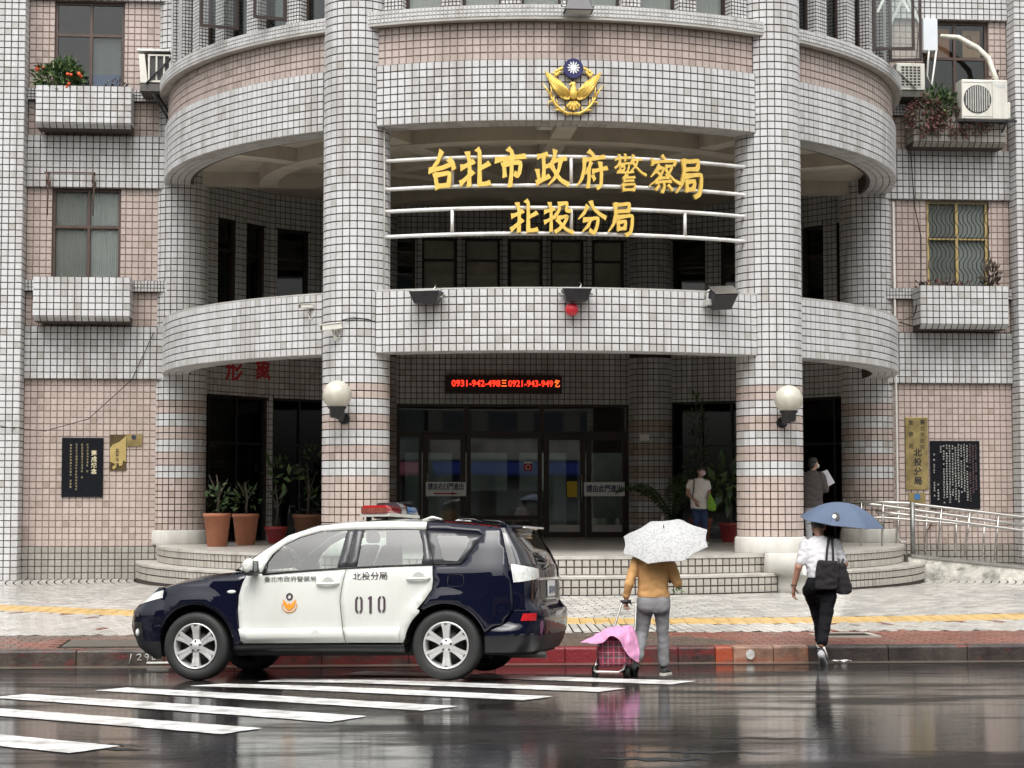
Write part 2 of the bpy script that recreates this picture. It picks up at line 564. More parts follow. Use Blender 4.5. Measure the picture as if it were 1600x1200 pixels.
for i in range(22):
    a = PIER[i] + 4.0
    if abs(abs(a) - 30) < 1.5: continue
    ar = R_(a); Rm = RW - 0.20
    M = Matrix.Translation((Rm * math.sin(ar), -Rm * math.cos(ar), 9.66)) @ Matrix.Rotation(ar, 4, 'Z')
    hw = 0.315
    fr = MB()
    for b in ((-hw, -hw + 0.045, 0, 2.6), (hw - 0.045, hw, 0, 2.6), (-hw + .045, hw - .045, 0.0, 0.05), (-hw + .045, hw - .045, 1.9, 1.95)):
        fr.box(b[0], b[1], -0.03, 0.03, b[2], b[3], M=M)
    w = fr.build('window', M_frame, BLD)
    g = MB(); g.box(-hw + .045, hw - .045, -0.004, 0.004, 0.05, 1.9, M=M); g.build('pane', M_clear if abs(a) < 26 else M_glass, w)
    if abs(a) < 26:
        bl = MB()
        n = 22
        prof = [(-hw + .04 + (2 * hw - .08) * k / n, 0.045 + 0.012 * math.sin(k * 1.9)) for k in range(n + 1)]
        bl.rings([[tuple(M @ Vector((x, y, 0.05))) for x, y in prof], [tuple(M @ Vector((x, y, 2.5))) for x, y in prof]], closed=False, cap0=False, cap1=False)
        bl.build('blind', M_blind, w)
# outward opened casements
def open_casement(a, z0, hgt, wid, ang, tape=True, flip=1):
    ar = R_(a); Rm = RW + 0.02
    M = Matrix.Translation((Rm * math.sin(ar), -Rm * math.cos(ar), z0)) @ Matrix.Rotation(ar + R_(ang), 4, 'Z')
    fr = MB(); t = 0.05
    x1 = wid * flip
    lo, hi = min(0, x1), max(0, x1)
    for b in ((lo, lo + t, 0, hgt), (hi - t, hi, 0, hgt), (lo + t, hi - t, 0, t), (lo + t, hi - t, hgt - t, hgt)):
        fr.box(b[0], b[1], -0.02, 0.02, b[2], b[3], M=M)
    w = fr.build('casement', M_frame, BLD)
    g = MB(); g.box(lo + t, hi - t, -0.003, 0.003, t, hgt - t, M=M); g.build('pane', M_clear, w)
    if tape:
        tp = MB()
        for sx in (-1, 1):
            c = (lo + hi) / 2
            p = [(c + sx * 0.02, 0.95), (c + sx * 0.30, 0.35), (c + sx * 0.26, 0.33), (c - sx * 0.02, 0.90)]
            tp.prism([(q[0], q[1] + 0.35) for q in p], -0.006 - 0.002 * (sx + 1), -0.004 - 0.002 * (sx + 1), M=M)
        tp.build('tape', mat('pale_tape', (0.55, 0.60, 0.56), 0.6), w)
open_casement(-51, 9.83, 2.2, 0.66, 68, True, flip=-1)
open_casement(-41, 9.78, 2.2, 0.56, 58, True, flip=-1)
open_casement(56, 9.84, 2.2, 0.74, -64, True)
open_casement(68.5, 9.97, 2.2, 0.60, -77, True)

# ---- floors, ceilings, roof
def half_disc(mb, R, yback, z0, z1, mi=0, n=60):
    poly = [(R * math.sin(R_(-90 + 180 * i / n)), -R * math.cos(R_(-90 + 180 * i / n))) for i in range(n + 1)]
    poly += [(R, yback), (-R, yback)]
    k = len(poly)
    mb.add([(p[0], p[1], z0) for p in poly] + [(p[0], p[1], z1) for p in poly], [tuple(range(k))[::-1], tuple(range(k, 2 * k))] + [(i, (i + 1) % k, k + (i + 1) % k, k + i) for i in range(k)], mi)
mb = MB()
half_disc(mb, R0 - 0.50, 9.5, 4.95, 5.08)
half_disc(mb, R0 - 0.55, 9.5, 8.12, 8.30)
# ceiling beams under the second storey ceiling: rings and radial ribs
arc_solid(mb, 4.9, 5.25, 7.86, 8.119, -90, 90, 60)
arc_solid(mb, 3.0, 3.3, 7.90, 8.118, -90, 90, 40)
arc_solid(mb, 0.0, 1.1, 7.84, 8.116, -180, 180, 40)
for a in (-90, -60, -30, 0, 30, 60, 90):
    M = Matrix.Rotation(R_(a), 4, 'Z')
    mb.box(-0.17, 0.17, -R0 + 0.5, -1.0, 7.88, 8.117, M=M)
for a in (-50, 0, 50):
    M = Matrix.Rotation(R_(180 + a), 4, 'Z')
    mb.box(-0.17, 0.17, -5.5, -1.0, 7.88, 8.117, M=M)
mb.build('porch_ceiling', M_ceil, BLD)
mb = MB()
half_disc(mb, R0 - 0.12, 9.5, 12.28, 12.42)
mb.box(-16, 16, -0.5, 9.5, 12.29, 12.40)
mb.box(-16, 16, 9.5, 9.7, 0, 12.4)
for x in (-7.3, 7.0): mb.box(x, x + 0.3, 0.6, 9.5, 0.2, 12.28)
mb.box(-7.0, 7.0, 5.6, 5.8, 8.3, 12.28)
mb.build('roof', M_dark, BLD)

# ---- inner porch walls
SEG = [((-6.75, 0.10), (-5.15, 2.3)), ((-5.15, 2.3), (-3.3, 3.6)), ((-3.3, 3.6), (3.3, 3.6)), ((3.3, 3.6), (5.15, 2.3)), ((5.15, 2.3), (6.75, 0.10))]
def seg_dir(p, q):
    L = math.hypot(q[0] - p[0], q[1] - p[1]); return ((q[0] - p[0]) / L, (q[1] - p[1]) / L), L
def wall_cells(mb, p, ud, L, z0, z1, holes, t=0.22):
    M = Matrix.Translation((p[0], p[1], 0)) @ Matrix.Rotation(math.atan2(ud[1], ud[0]), 4, 'Z')
    xs = sorted({0, L, *[h for o in holes for h in o[:2]]}); zs = sorted({z0, z1, *[h for o in holes for h in o[2:4]]})
    for i in range(len(xs) - 1):
        for j in range(len(zs) - 1):
            xm, zm = (xs[i] + xs[i + 1]) / 2, (zs[j] + zs[j + 1]) / 2
            if any(o[0] < xm < o[1] and o[2] < zm < o[3] for o in holes): continue
            mb.box(xs[i], xs[i + 1], TD, t, zs[j], zs[j + 1], M=M)
    return M
wallmb = MB()
def glazing(M, x0, x1, z0, z1, vsplit, hsplit, par, name='window', y=0.12, fw=0.05, fm=None, gm=None, depth=0.07):
    fr = MB()
    fr.box(x0, x1, y - depth / 2, y + depth / 2, z0, z0 + fw, M=M); fr.box(x0, x1, y - depth / 2, y + depth / 2, z1 - fw, z1, M=M)
    for v in [x0 + fw / 2] + list(vsplit) + [x1 - fw / 2]:
        fr.box(v - fw / 2, v + fw / 2, y - depth / 2 - .002, y + depth / 2 + .002, z0 + fw, z1 - fw, M=M)
    for h in hsplit:
        fr.box(x0 + fw, x1 - fw, y - depth / 2 + .003, y + depth / 2 - .003, h - fw / 2, h + fw / 2, M=M)
    w = fr.build(name, fm or M_frame, par)
    xs = [x0] + list(vsplit) + [x1]; zs = [z0] + list(hsplit) + [z1]
    for i in range(len(xs) - 1):
        for j in range(len(zs) - 1):
            g = MB(); g.box(xs[i] + fw / 2, xs[i + 1] - fw / 2, y - 0.004, y + 0.004, zs[j] + fw / 2, zs[j + 1] - fw / 2, M=M)
            g.build('pane', gm or M_dglass, w)
    return w
for k, (p, q) in enumerate(SEG):
    ud, L = seg_dir(p, q)
    if k == 2:
        # ground floor: glazed entrance between the inner columns; upper floor: row of windows
        lo = [(0.0, 0.35, 0, 0), (0.80, 5.80, F0, 3.85)]
        lo = [lo[1]]
        up = []
        us = [(-2.62, -2.12), (-1.97, -1.23), (-1.05, -0.29), (-0.10, 0.63), (0.80, 1.52), (1.72, 2.40)]
        up = [(a + 3.3, b + 3.3, 5.55, 7.42) for a, b in us]
    else:
        lo = [(0.10, L - 0.05, F0, 3.90)]
        n = 3 if k in (0, 4) else 2
        step = L / n
        up = [(i * step + 0.18, (i + 1) * step - 0.18, 5.3, 7.42) for i in range(n)]
    M = wall_cells(wallmb, p, ud, L, F0 - .02, 4.95, lo)
    plane_tiles(BT, p, ud, L, F0 - 0.0, 4.95, 0, holes=lo)
    wall_cells(wallmb, p, ud, L, 5.08, 8.12, up)
    plane_tiles(BT, p, ud, L, 5.08, 8.12, 0, holes=up)
    for (a, b, c, d) in up:
        glazing(M, a, b, c, d, [] , [6.95 if k == 2 else 6.8], BLD, gm=M_clear if k == 2 else M_glass)
        # pier returns: small tiles on the reveals
        if k == 2 and a > 1.2:
            bl = MB(); bl.box(a + .03, b - .03, 0.14, 0.15, c, d, M=M)
            bl.build('blind', mat('drab_blind', (0.74, 0.71, 0.60), 0.8, var=0.15), BLD)
    if k != 2:
        nn = 3
        glazing(M, 0.12, L - 0.07, F0, 3.90, [0.12 + (L - .19) * j / nn for j in range(1, nn)], [2.95], BLD, 'shop_window', fm=M_black, gm=M_sglass)
wallmb.build('inner_wall', M_grout, BLD)
# entrance glazing with doors
M = Matrix.Translation((0, 3.6, 0))
glazing(M, -2.5, -1.0, 3.22, 3.85, [], [], BLD, 'transom_window')
glazing(M, -1.0, 0.62, 3.22, 3.85, [], [], BLD, 'transom_window')
glazing(M, 0.62, 2.5, 3.22, 3.85, [], [], BLD, 'transom_window')
glazing(M, -1.0, 0.62, F0, 3.22, [], [1.42], BLD, 'fixed_window', fw=0.09)
glazing(M, -2.5, -1.96, F0, 3.22, [], [], BLD, 'fixed_window', fw=0.07)
def door(x0, x1, hx, hs):
    w = glazing(M, x0, x1, F0 + 0.01, 3.20, [], [], BLD, 'door', fw=0.115, depth=0.06)
    h = MB(); h.tube([(hx, 3.64, 1.75), (hx, 3.60, 1.75), (hx, 3.60, 2.35), (hx, 3.64, 2.35)], 0.016)
    h.build('handle', M_steel, w)
    kp = MB(); kp.box(x0 + 0.13, x1 - 0.13, 3.69, 3.70, F0 + .12, F0 + .27); kp.build('kick_plate', M_steel, w)
door(-1.94, -1.02, -1.84, 1)
door(0.66, 1.56, 1.47, 1)
door(1.58, 2.48, 1.68, -1)
# inner half columns beside the entrance
for x in (-2.97, 2.97):
    mb = MB(); mb.lathe([(0.46, F0), (0.46, 4.95)], 32, M=Matrix.Translation((x, 3.65, 0)))
    mb.lathe([(0.46, 5.08), (0.46, 8.12)], 32, M=Matrix.Translation((x, 3.65, 0)))
    mb.build('inner_column', M_grout, BLD)
    cyl_tiles(BT, 0.471, F0 + 0.05, 31, -105, 105, 15, (x, 3.65), lambda r: 0 if r > 21 else (1 if (r // 2) % 2 else 0))
    cyl_tiles(BT, 0.471, 5.10, 24, -105, 105, 15, (x, 3.65), 0)

# ---- lobby and upper room behind the glass: floor, counter, cabinets
mb = MB()
mb.box(-7, 7, 3.83, 9.5, F0 - 0.05, F0 - 0.005)
mb.box(-7, 7, 3.83, 9.5, 4.2, 4.3)
mb.build('lobby_floor', mat('lobby_floor', (0.22, 0.21, 0.19), 0.3, var=0.2), BLD)
mb = MB()
for x in (-2.2, -0.9, 0.5, 1.9): mb.box(x, x + 1.1, 7.6, 8.0, F0, F0 + 1.9)
mb.box(-1.2, 0.9, 5.6, 6.1, F0, F0 + 1.0)
mb.build('lobby_cabinets', mat('lobby_cabinet', (0.45, 0.46, 0.43), 0.6, var=0.3, scale=2), BLD)
for x in (-1.6, 0.2, 2.0):
    mb = MB(); mb.box(x - .3, x + .3, 5.4, 6.6, 4.14, 4.19); mb.build('lobby_lamp', mat('lamp_panel', (0.8, 0.8, 0.8), 0.5, emit=(0.92, 1.0, 0.95), estr=1.3), BLD)
for x, c in ((-2.1, 'pale_blind'), (-1.9, 'blue_board')):
    pass

# ================================================================== wings
def wing(sign):
    """sign -1 left, +1 right; lx ranges ascending"""
    xa, xb = (-9.62, -6.9) if sign < 0 else (6.9, 9.56)
    L = xb - xa
    pink = MB()
    if sign < 0:
        hl = [(-9.15 - xa, -7.86 - xa, 6.0, 7.752), (-9.15 - xa, -7.83 - xa, 9.66, 11.36)]
    else:
        hl = [(7.89 - xa, 9.14 - xa, 6.0, 7.752), (7.85 - xa, 9.19 - xa, 9.66, 11.36)]
    yp = -0.27
    M = wall_cells(pink, (xa, yp), (1, 0), L, 0.2, 12.3, hl, 0.3)
    # white bands and sill strips (boxes proud of the pink wall)
    yb = -0.36
    for z0, z1 in ((4.11, 5.11), (7.755, 8.755), (11.37, 12.3)):
        pink.box(xa, xb, yb + TD, yp + TD - .001, z0 + .004, z1 - .004, 1)
        plane_tiles(BT, (xa, yb), (1, 0), L, z0, z1, 0)
        n = int(L / P_)
        for i in range(n):
            BT.add((xa + (i + .5) * L / n, yb + 0.05, z0), (0, 0, -1), (0, -1, 0), L / n - J_, 0.08, 0)
    for z0, z1 in ((5.77, 5.985), (9.42, 9.65)):
        pink.box(xa, xb, yb - 0.02 + TD, yp + TD - .001, z0 + .004, z1 - .004, 1)
        plane_tiles(BT, (xa, yb - 0.02), (1, 0), L, z0, z1, 0, 0.0615, 0.0615, j=0.012)
    # base course of grey tile, pink field
    pink.box(xa, xb, yp - 0.03 + TD, yp + TD - .001, 0.2, 0.945, 1)
    plane_tiles(BT, (xa, yp - 0.03), (1, 0), L, 0.335, 0.95, 2)
    for z0, z1 in ((0.95, 4.11), (5.11, 5.77), (5.985, 7.755), (8.755, 9.42), (9.65, 11.37)):
        plane_tiles(BT, (xa, yp), (1, 0), L, z0, z1, 1, holes=hl)
    # pilaster with returns
    if sign < 0: pa, pb = -11.4, -9.62
    else: pa, pb = 9.56, 11.4
    pink.box(pa + (TD if sign > 0 else 0), pb - (TD if sign < 0 else 0), -0.72 + TD, 0, 0.2, 12.3, 1)
    plane_tiles(BT, (pa, -0.72), (1, 0), pb - pa, 0.335, 12.3, 0)
    rx = pb if sign < 0 else pa
    if sign < 0: plane_tiles(BT, (rx, -0.72), (0, 1), 0.45, 0.335, 12.3, 0, nrm=(1, 0))
    else: plane_tiles(BT, (rx, -0.27), (0, -1), 0.45, 0.335, 12.3, 0, nrm=(-1, 0))
    ox0, ox1 = (-18, -11.4) if sign < 0 else (11.4, 18)
    pink.box(ox0, ox1, yp, 0, 0.2, 12.3)
    plane_tiles(BT, (ox0, yp), (1, 0), ox1 - ox0, 0.335, 12.3, 1)
    pink.build('wing_wall', [M_groutp, M_grout], BLD)
    return hl, xa
def bay_window(x0, x1, z0, z1, zs, vs_, frame_m, depthy=-0.17, fw=0.055, gm=None):
    M = Matrix.Translation((0, depthy - 0.12, 0))
    return glazing(M, x0, x1, z0, z1, vs_, [zs], BLD, 'window', fw=fw, fm=frame_m, gm=gm or M_clear)
wing(-1); wing(1)
M_bfr = mat('bronze_frame', (0.085, 0.055, 0.045), 0.4, var=0.2)
M_gfr = mat('champagne_frame', (0.62, 0.47, 0.20), 0.4, metal=0.3, var=0.12)
bay_window(-9.15, -7.83, 9.66, 11.36, 10.72, [-8.47], M_bfr)
bay_window(-9.15, -7.86, 6.0, 7.75, 7.02, [-8.47], M_bfr)
bay_window(7.89, 9.14, 6.0, 7.75, 7.0, [8.51], M_gfr)
bay_window(7.85, 9.19, 9.66, 11.36, 10.62, [8.52], M_bfr)
# dark rooms, curtains and pictures behind the wing windows
mb = MB()
for a, b in ((-9.6, -6.9), (6.9, 9.55)):
    mb.box(a, b, 1.6, 1.7, 5.2, 12.2); mb.box(a, b, 0.05, 1.6, 8.0, 8.1); mb.box(a, b, 0.05, 1.6, 5.2, 5.3)
mb.build('wing_room', mat('dim_room', (0.12, 0.125, 0.12), 0.8, var=0.3, scale=1.5), BLD)
def folds(x0, x1, z0, z1, y, n, amp, m, name='curtain'):
    mb = MB(); k = n * 4
    pr = [(x0 + (x1 - x0) * i / k, y + amp * math.sin(i * math.pi / 2 + 0.3 * math.sin(i))) for i in range(k + 1)]
    mb.rings([[(x, yy, z0) for x, yy in pr], [(x, yy, z1) for x, yy in pr]], closed=False, cap0=False, cap1=False)
    return mb.build(name, m, BLD)
M_cur = mat('white_curtain', (0.84, 0.85, 0.84), 0.8, var=0.06)
M_cur2 = mat('grey_curtain', (0.58, 0.58, 0.55), 0.8, var=0.08)
folds(-8.50, -7.87, 6.02, 7.74, -0.12, 16, 0.012, M_cur)
folds(-9.14, -8.51, 6.02, 7.74, -0.12, 18, 0.008, M_cur2)
folds(8.52, 9.13, 6.02, 7.74, -0.12, 14, 0.012, M_cur)
folds(7.9, 8.50, 6.02, 7.74, -0.12, 14, 0.010, M_cur2)
mb = MB(); mb.box(-8.45, -7.95, -0.10, -0.08, 9.70, 9.98); mb.build('blue_board', mat('blue_board', (0.12, 0.20, 0.42), 0.6), BLD)
mb = MB(); mb.box(-8.45, -7.92, -0.09, -0.07, 9.98, 10.68); mb.build('grey_board', mat('grey_board', (0.22, 0.25, 0.26), 0.5), BLD)
mb = MB(); mb.box(7.95, 8.45, -0.10, -0.09, 10.66, 11.25); mb.build('orange_paper', mat('orange_paper', (0.48, 0.22, 0.12), 0.7), BLD)
mb = MB(); mb.box(8.72, 9.08, -0.10, -0.09, 10.68, 11.22); pp = mb.build('picture', mat('sepia_paper', (0.58, 0.34, 0.17), 0.7), BLD)
mb = MB()
mb.tube([(8.80 + 0.10 * math.cos(t * .5) + 0.012 * t, -0.102, 10.98 + 0.13 * math.sin(t * .5) ) for t in range(0, 14)], 0.012, 6); mb.build('swirl', mat('picture_ink', (0.25, 0.10, 0.06), 0.7), pp)

# wavy security grille on the lower right window
gr = MB()
for half in ((7.94, 8.47), (8.56, 9.09)):
    for i in range(7):
        x = half[0] + (half[1] - half[0]) * (i + 0.0) / 6
        s = 1 if i % 2 else -1
        pts = []
        for k in range(29):
            t = (k % 4) / 4; zz = 6.04 + 1.66 * k / 28
            off = [0, 0.5, 1.0, 1.0][k % 4] if (k // 4) % 2 == 0 else [1.0, 0.5, 0, 0][k % 4]
            pts.append((x + (off - 0.5) * 0.085, -0.305, zz))
        gr.tube(pts, 0.009, 5)
    for z in (6.05, 7.0, 7.70): gr.box(half[0] - .02, half[1] + .02, -0.325, -0.315, z - 0.012, z + 0.012)
gr.build('security_grille', M_black, BLD)

# ---- window planters: tiled boxes with a sloping bottom lip
def planter(x0, x1, z0, z1, tk=0):
    y0, y1 = -0.88, -0.38
    pr = MB()
    pts = [(y0 + TD, z1 - .003), (y0 + TD, z0 + 0.09), (y0 + 0.12, z0), (y1, z0 + .0), (y1, z1 - .003), (y1 - 0.09, z1 - .003), (y1 - 0.09, z1 - 0.10), (y0 + 0.10, z1 - 0.10), (y0 + 0.10, z1 - .003)]
    Mx = Matrix(((0, 1, 0, 0), (1, 0, 0, 0), (0, 0, 1, 0), (0, 0, 0, 1)))
    pr.prism(pts, x0 + TD, x1 - TD, M=Mx)
    o = pr.build('planter_box', M_grout, BLD, fixn=True)
    plane_tiles(BT, (x0, y0), (1, 0), x1 - x0, z0 + 0.09, z1, tk)
    for xx, sg in ((x0, -1), (x1, 1)):
        if sg > 0: plane_tiles(BT, (xx, y0), (0, 1), 0.5, z0 + .09, z1, tk, nrm=(1, 0))
        else: plane_tiles(BT, (xx, y1), (0, -1), 0.5, z0 + .09, z1, tk, nrm=(-1, 0))
    sl = MB(); sl.box(x0 + .03, x1 - .03, y0 + .115, y1 - .1, z1 - 0.14, z1 - 0.06); sl.build('soil', mat('soil', (0.035, 0.028, 0.02), 0.95), o)
    n = int((x1 - x0) / P_)
    for i in range(n):
        BT.add((x0 + (i + .5) * (x1 - x0) / n, y0 + 0.062, z0 + 0.043), (0, -0.6, -0.8), (0, -0.8, 0.6), (x1 - x0) / n - J_, 0.13, tk)
for a in ((-9.38, -7.62, 8.80, 9.60), (-9.38, -7.60, 5.16, 5.99), (7.54, 9.30, 5.14, 5.99), (7.45, 9.30, 8.72, 9.46, 2)):
    planter(*a)

# build the cladding last
build_tiles(BT, BLD, [M_white, M_pink, M_grey], Lw, 300)

# ---- painted red characters over the left side of the porch (part of the wall)
M_redpaint = mat('red_paint', (0.50, 0.035, 0.04), 0.5, var=0.15)
def seg_frame(p, q, s, z, off=0.006):
    ud, L = seg_dir(p, q)
    return Matrix.Translation((p[0] + ud[0] * s + ud[1] * off, p[1] + ud[1] * s - ud[0] * off, z)) @ Matrix.Rotation(math.atan2(ud[1], ud[0]), 4, 'Z')
text_obj('wall_character', '形', 0.52, seg_frame(*SEG[0], 1.60, 4.40), M_redpaint, BLD, sx=1.0, bold=0.012)
text_obj('wall_character', '象', 0.52, seg_frame(*SEG[0], 2.52, 4.44), M_redpaint, BLD, sx=1.0, bold=0.012)
# lintel strip of small tiles just over the shopfronts is the lowest tile row
# ================================================================== THINGS FIXED TO THE BUILDING
def at_b(lx, ly, z, rot=0.0): return Lw(lx, ly, z), PHI + R_(rot)
def drum(a, R, z):
    """placement on the drum: angle a (deg, 0 = front), facing outwards"""
    return Lw(R * math.sin(R_(a)), -R * math.cos(R_(a)), z), PHI + R_(a)

# ---- gilded characters on white rails
SIGN = thing('character_sign', 'large gold Chinese characters fixed in two rows on curved white rails', 'sign', Lw(0, 0), PHI)
RR = 6.80
for z in (7.298, 6.837, 6.479, 6.07):
    mb = MB(); mb.tube([(RR * math.sin(R_(a)), -RR * math.cos(R_(a)), z) for a in np.linspace(-27.5, 27.5, 40)], 0.032, 8)
    mb.build('rail', mat('rail_paint', (0.68, 0.68, 0.66), 0.35, var=0.08, dirt=0.6), SIGN)
for a in (-16, 0, 16):
    for z0, z1 in ((6.85, 7.28), (6.08, 6.47)):
        mb = MB(); mb.tube([(RR * math.sin(R_(a)), -RR * math.cos(R_(a)), z0), (RR * math.sin(R_(a)), -RR * math.cos(R_(a)), z1)], 0.028, 8)
        mb.build('post', MAT['rail_paint'], SIGN)
GLY = {
'台': (13, [[(47,0),(34,28),(10,50)],[(8,50),(50,44),(84,33)],[(72,22),(84,32),(88,48)],[(27,62),(30,80),(34,99)],[(27,64),(50,61),(74,60),(70,94)],[(34,93),(70,91)]]),
'北': (13, [[(26,8),(32,30),(33,60),(31,97)],[(6,48),(26,42),(46,32)],[(4,90),(24,76),(44,60)],[(58,0),(65,10),(65,90)],[(63,92),(80,93),(98,90)],[(68,50),(80,46),(96,38)]]),
'市': (13, [[(44,0),(54,8),(56,20)],[(4,30),(50,25),(97,20)],[(28,40),(31,56),(32,74)],[(29,42),(56,38),(82,38),(79,62),(72,72),(64,66)],[(53,26),(54,60),(49,100)]]),
'政': (12, [[(10,18),(26,14),(40,11)],[(27,14),(29,44),(28,74)],[(28,46),(46,42)],[(8,54),(12,72),(14,84)],[(6,88),(24,80),(46,70)],[(64,2),(62,20),(50,42)],[(58,30),(78,26),(98,22)],[(82,26),(76,52),(62,76),(42,94)],[(54,44),(66,62),(82,80),(106,92)]]),
'府': (11, [[(40,0),(50,6),(56,14)],[(24,24),(56,20),(90,14)],[(26,22),(24,50),(16,76),(0,94)],[(46,30),(40,46),(28,62)],[(39,48),(40,72),(37,97)],[(52,54),(74,49),(98,44)],[(76,30),(80,60),(78,90),(66,98)],[(52,66),(58,76)]]),
'警': (6.5, [[(4,16),(28,12),(50,10)],[(16,4),(19,22)],[(36,2),(35,20)],[(18,22),(12,32),(2,40)],[(14,30),(32,28),(48,26),(44,46),(38,52)],[(18,36),(32,34),(31,45),(19,46),(18,36)],[(62,4),(60,16),(52,28)],[(58,18),(74,16),(88,14)],[(76,16),(70,32),(52,48)],[(60,24),(74,38),(90,50),(104,56)],[(34,58),(44,60)],[(10,50),(40,52),(62,48)],[(28,66),(66,63)],[(30,74),(62,72)],[(26,84),(30,100)],[(26,85),(66,82),(62,100)],[(30,98),(64,96)]]),
'察': (8, [[(46,0),(54,10)],[(12,12),(12,28)],[(14,20),(50,16),(92,14),(84,26)],[(34,26),(22,44),(6,60)],[(30,36),(48,34),(40,54),(22,70),(0,84)],[(28,46),(38,54)],[(56,30),(78,28),(70,44),(58,54)],[(54,36),(70,54),(86,66),(106,74)],[(36,62),(66,59)],[(22,74),(48,71),(74,69)],[(49,72),(50,88),(44,100)],[(32,82),(22,94)],[(64,80),(78,92)]]),
'局': (12, [[(26,6),(50,5),(78,2),(76,24)],[(28,28),(52,26),(76,24)],[(26,4),(28,34),(20,66),(0,92)],[(32,46),(60,42),(88,40),(88,70),(82,92),(66,100)],[(36,60),(38,84)],[(36,62),(64,58),(60,80)],[(38,82),(62,79)]]),
'投': (11.5, [[(4,34),(20,30),(38,24)],[(22,6),(27,30),(27,94)],[(4,66),(22,58),(42,48)],[(58,6),(56,28),(44,44)],[(58,10),(84,6),(82,30),(98,30)],[(50,54),(70,50),(86,48),(74,70),(56,88),(42,96)],[(50,58),(66,76),(84,90),(106,98)]]),
'分': (12, [[(36,14),(24,36),(2,56)],[(48,0),(58,20),(76,36),(102,50)],[(22,58),(50,54),(74,52),(70,78),(60,98),(44,90)],[(46,56),(38,76),(18,94)]]),
}
def brush_char(ch, w, h, M, parent, name='character', m=None, depth=0.045):
    wd, strokes = GLY[ch]
    mb = MB()
    for si, st in enumerate(strokes):
        pts = [Vector((p[0], 100 - p[1])) for p in st]
        # densify with a soft curve
        dens = []
        for i in range(len(pts) - 1):
            p0 = pts[max(i - 1, 0)]; p1 = pts[i]; p2 = pts[i + 1]; p3 = pts[min(i + 2, len(pts) - 1)]
            for k in range(4):
                t = k / 4
                c = 0.5 * ((2 * p1) + (p2 - p0) * t + (2 * p0 - 5 * p1 + 4 * p2 - p3) * t * t + (3 * p1 - p0 - 3 * p2 + p3) * t ** 3)
                l = p1.lerp(p2, t); dens.append(l.lerp(c, 0.5))
        dens.append(pts[-1])
        n = len(dens); rings = []
        d0 = -0.002 * (si + 1)
        for i, p in enumerate(dens):
            tv = (dens[min(i + 1, n - 1)] - dens[max(i - 1, 0)])
            if tv.length < 1e-6: tv = Vector((1, 0))
            tv.normalize(); nv = Vector((-tv.y, tv.x))
            u = i / (n - 1)
            # heavy press at the start, lean middle, firm or tapering finish
            k = 0.80 + 0.42 * max(0, 1 - u * 5) + 0.20 * max(0, (u - 0.7) / 0.3)
            falling = (pts[-1].x < pts[0].x - 14 and pts[-1].y < pts[0].y - 18)
            if falling and u > 0.6: k *= 1 - 0.75 * (u - 0.6) / 0.4
            hw = wd * 0.58 * k
            # slanted brush angle at both ends
            ex = tv * (hw * 0.55) if i in (0, n - 1) else Vector((0, 0))
            sgn = -1 if i == 0 else 1
            a = p + nv * hw + ex * sgn * 0.2; b = p - nv * hw + ex * sgn
            f = lambda q, y: tuple(M @ Vector(((q.x / 100 - 0.5) * w, y, (q.y / 100 - 0.5) * h)))
            rings.append([f(a, d0 - depth), f(b, d0 - depth), f(b, 0), f(a, 0)])
        mb.rings(rings, smooth=False)
    return mb.build(name, m or M_gold, parent, fixn=True)
def sign_M(a, z): return Matrix.Translation(((RR + 0.045) * math.sin(R_(a)), -(RR + 0.045) * math.cos(R_(a)), z)) @ Matrix.Rotation(R_(a), 4, 'Z')
for ch, a, z in zip('台北市政府警察局', (-17.2, -12.8, -8.1, -2.8, 2.7, 7.8, 12.6, 16.5), (7.095, 7.11, 7.11, 7.09, 7.08, 7.06, 7.06, 7.02)):
    brush_char(ch, 0.50, 0.60, sign_M(a, z), SIGN)
for ch, a, z in zip('北投分局', (-6.3, -1.9, 2.6, 6.7), (6.325, 6.32, 6.32, 6.31)):
    brush_char(ch, 0.44, 0.51, sign_M(a, z), SIGN)

# ---- emblem over the entrance
l, r = drum(0, R0 + 0.005, 8.352)
EMB = thing('police_emblem', 'gold eagle emblem in a wreath under a blue disc with white sun, on upper band', 'emblem', l, r)
def ez(p): return ((p[0] - 598) / 1090, (605 - p[1]) / 1090 + 0.018)
M_blue = mat('emblem_blue', (0.018, 0.018, 0.10), 0.45, var=0.15)
M_wht = mat('white_enamel', (0.80, 0.80, 0.80), 0.4, var=0.04)
mb = MB(); c = ez((598, 305))
poly = [(c[0] + 0.158 * math.cos(R_(i * 20)), c[1] + 0.162 * math.sin(R_(i * 20))) for i in range(18)]
mb.prism(poly, -0.09, -0.02); dsc = mb.build('sun_disc', M_blue, EMB, bevel=0.006)
mb = MB()
mb.prism([(c[0] + 0.052 * math.cos(R_(i * 20)), c[1] + 0.01 + 0.052 * math.sin(R_(i * 20))) for i in range(18)], -0.098, -0.088)
for i in range(12):
    a = R_(i * 30)
    q = lambda rr, da: (c[0] + rr * math.cos(a + da), c[1] + 0.01 + rr * math.sin(a + da))
    mb.prism([q(0.058, -0.20), q(0.085, -0.12), q(0.104, 0), q(0.085, 0.12), q(0.058, 0.20)], -0.0975, -0.0885)
mb.build('sun', M_wht, dsc)
WL = [(115,355),(190,400),(290,470),(400,540),(450,600),(480,670),(540,720),(560,790),(530,840),(470,845),(390,810),(300,730),(240,650),(200,560),(140,450)]
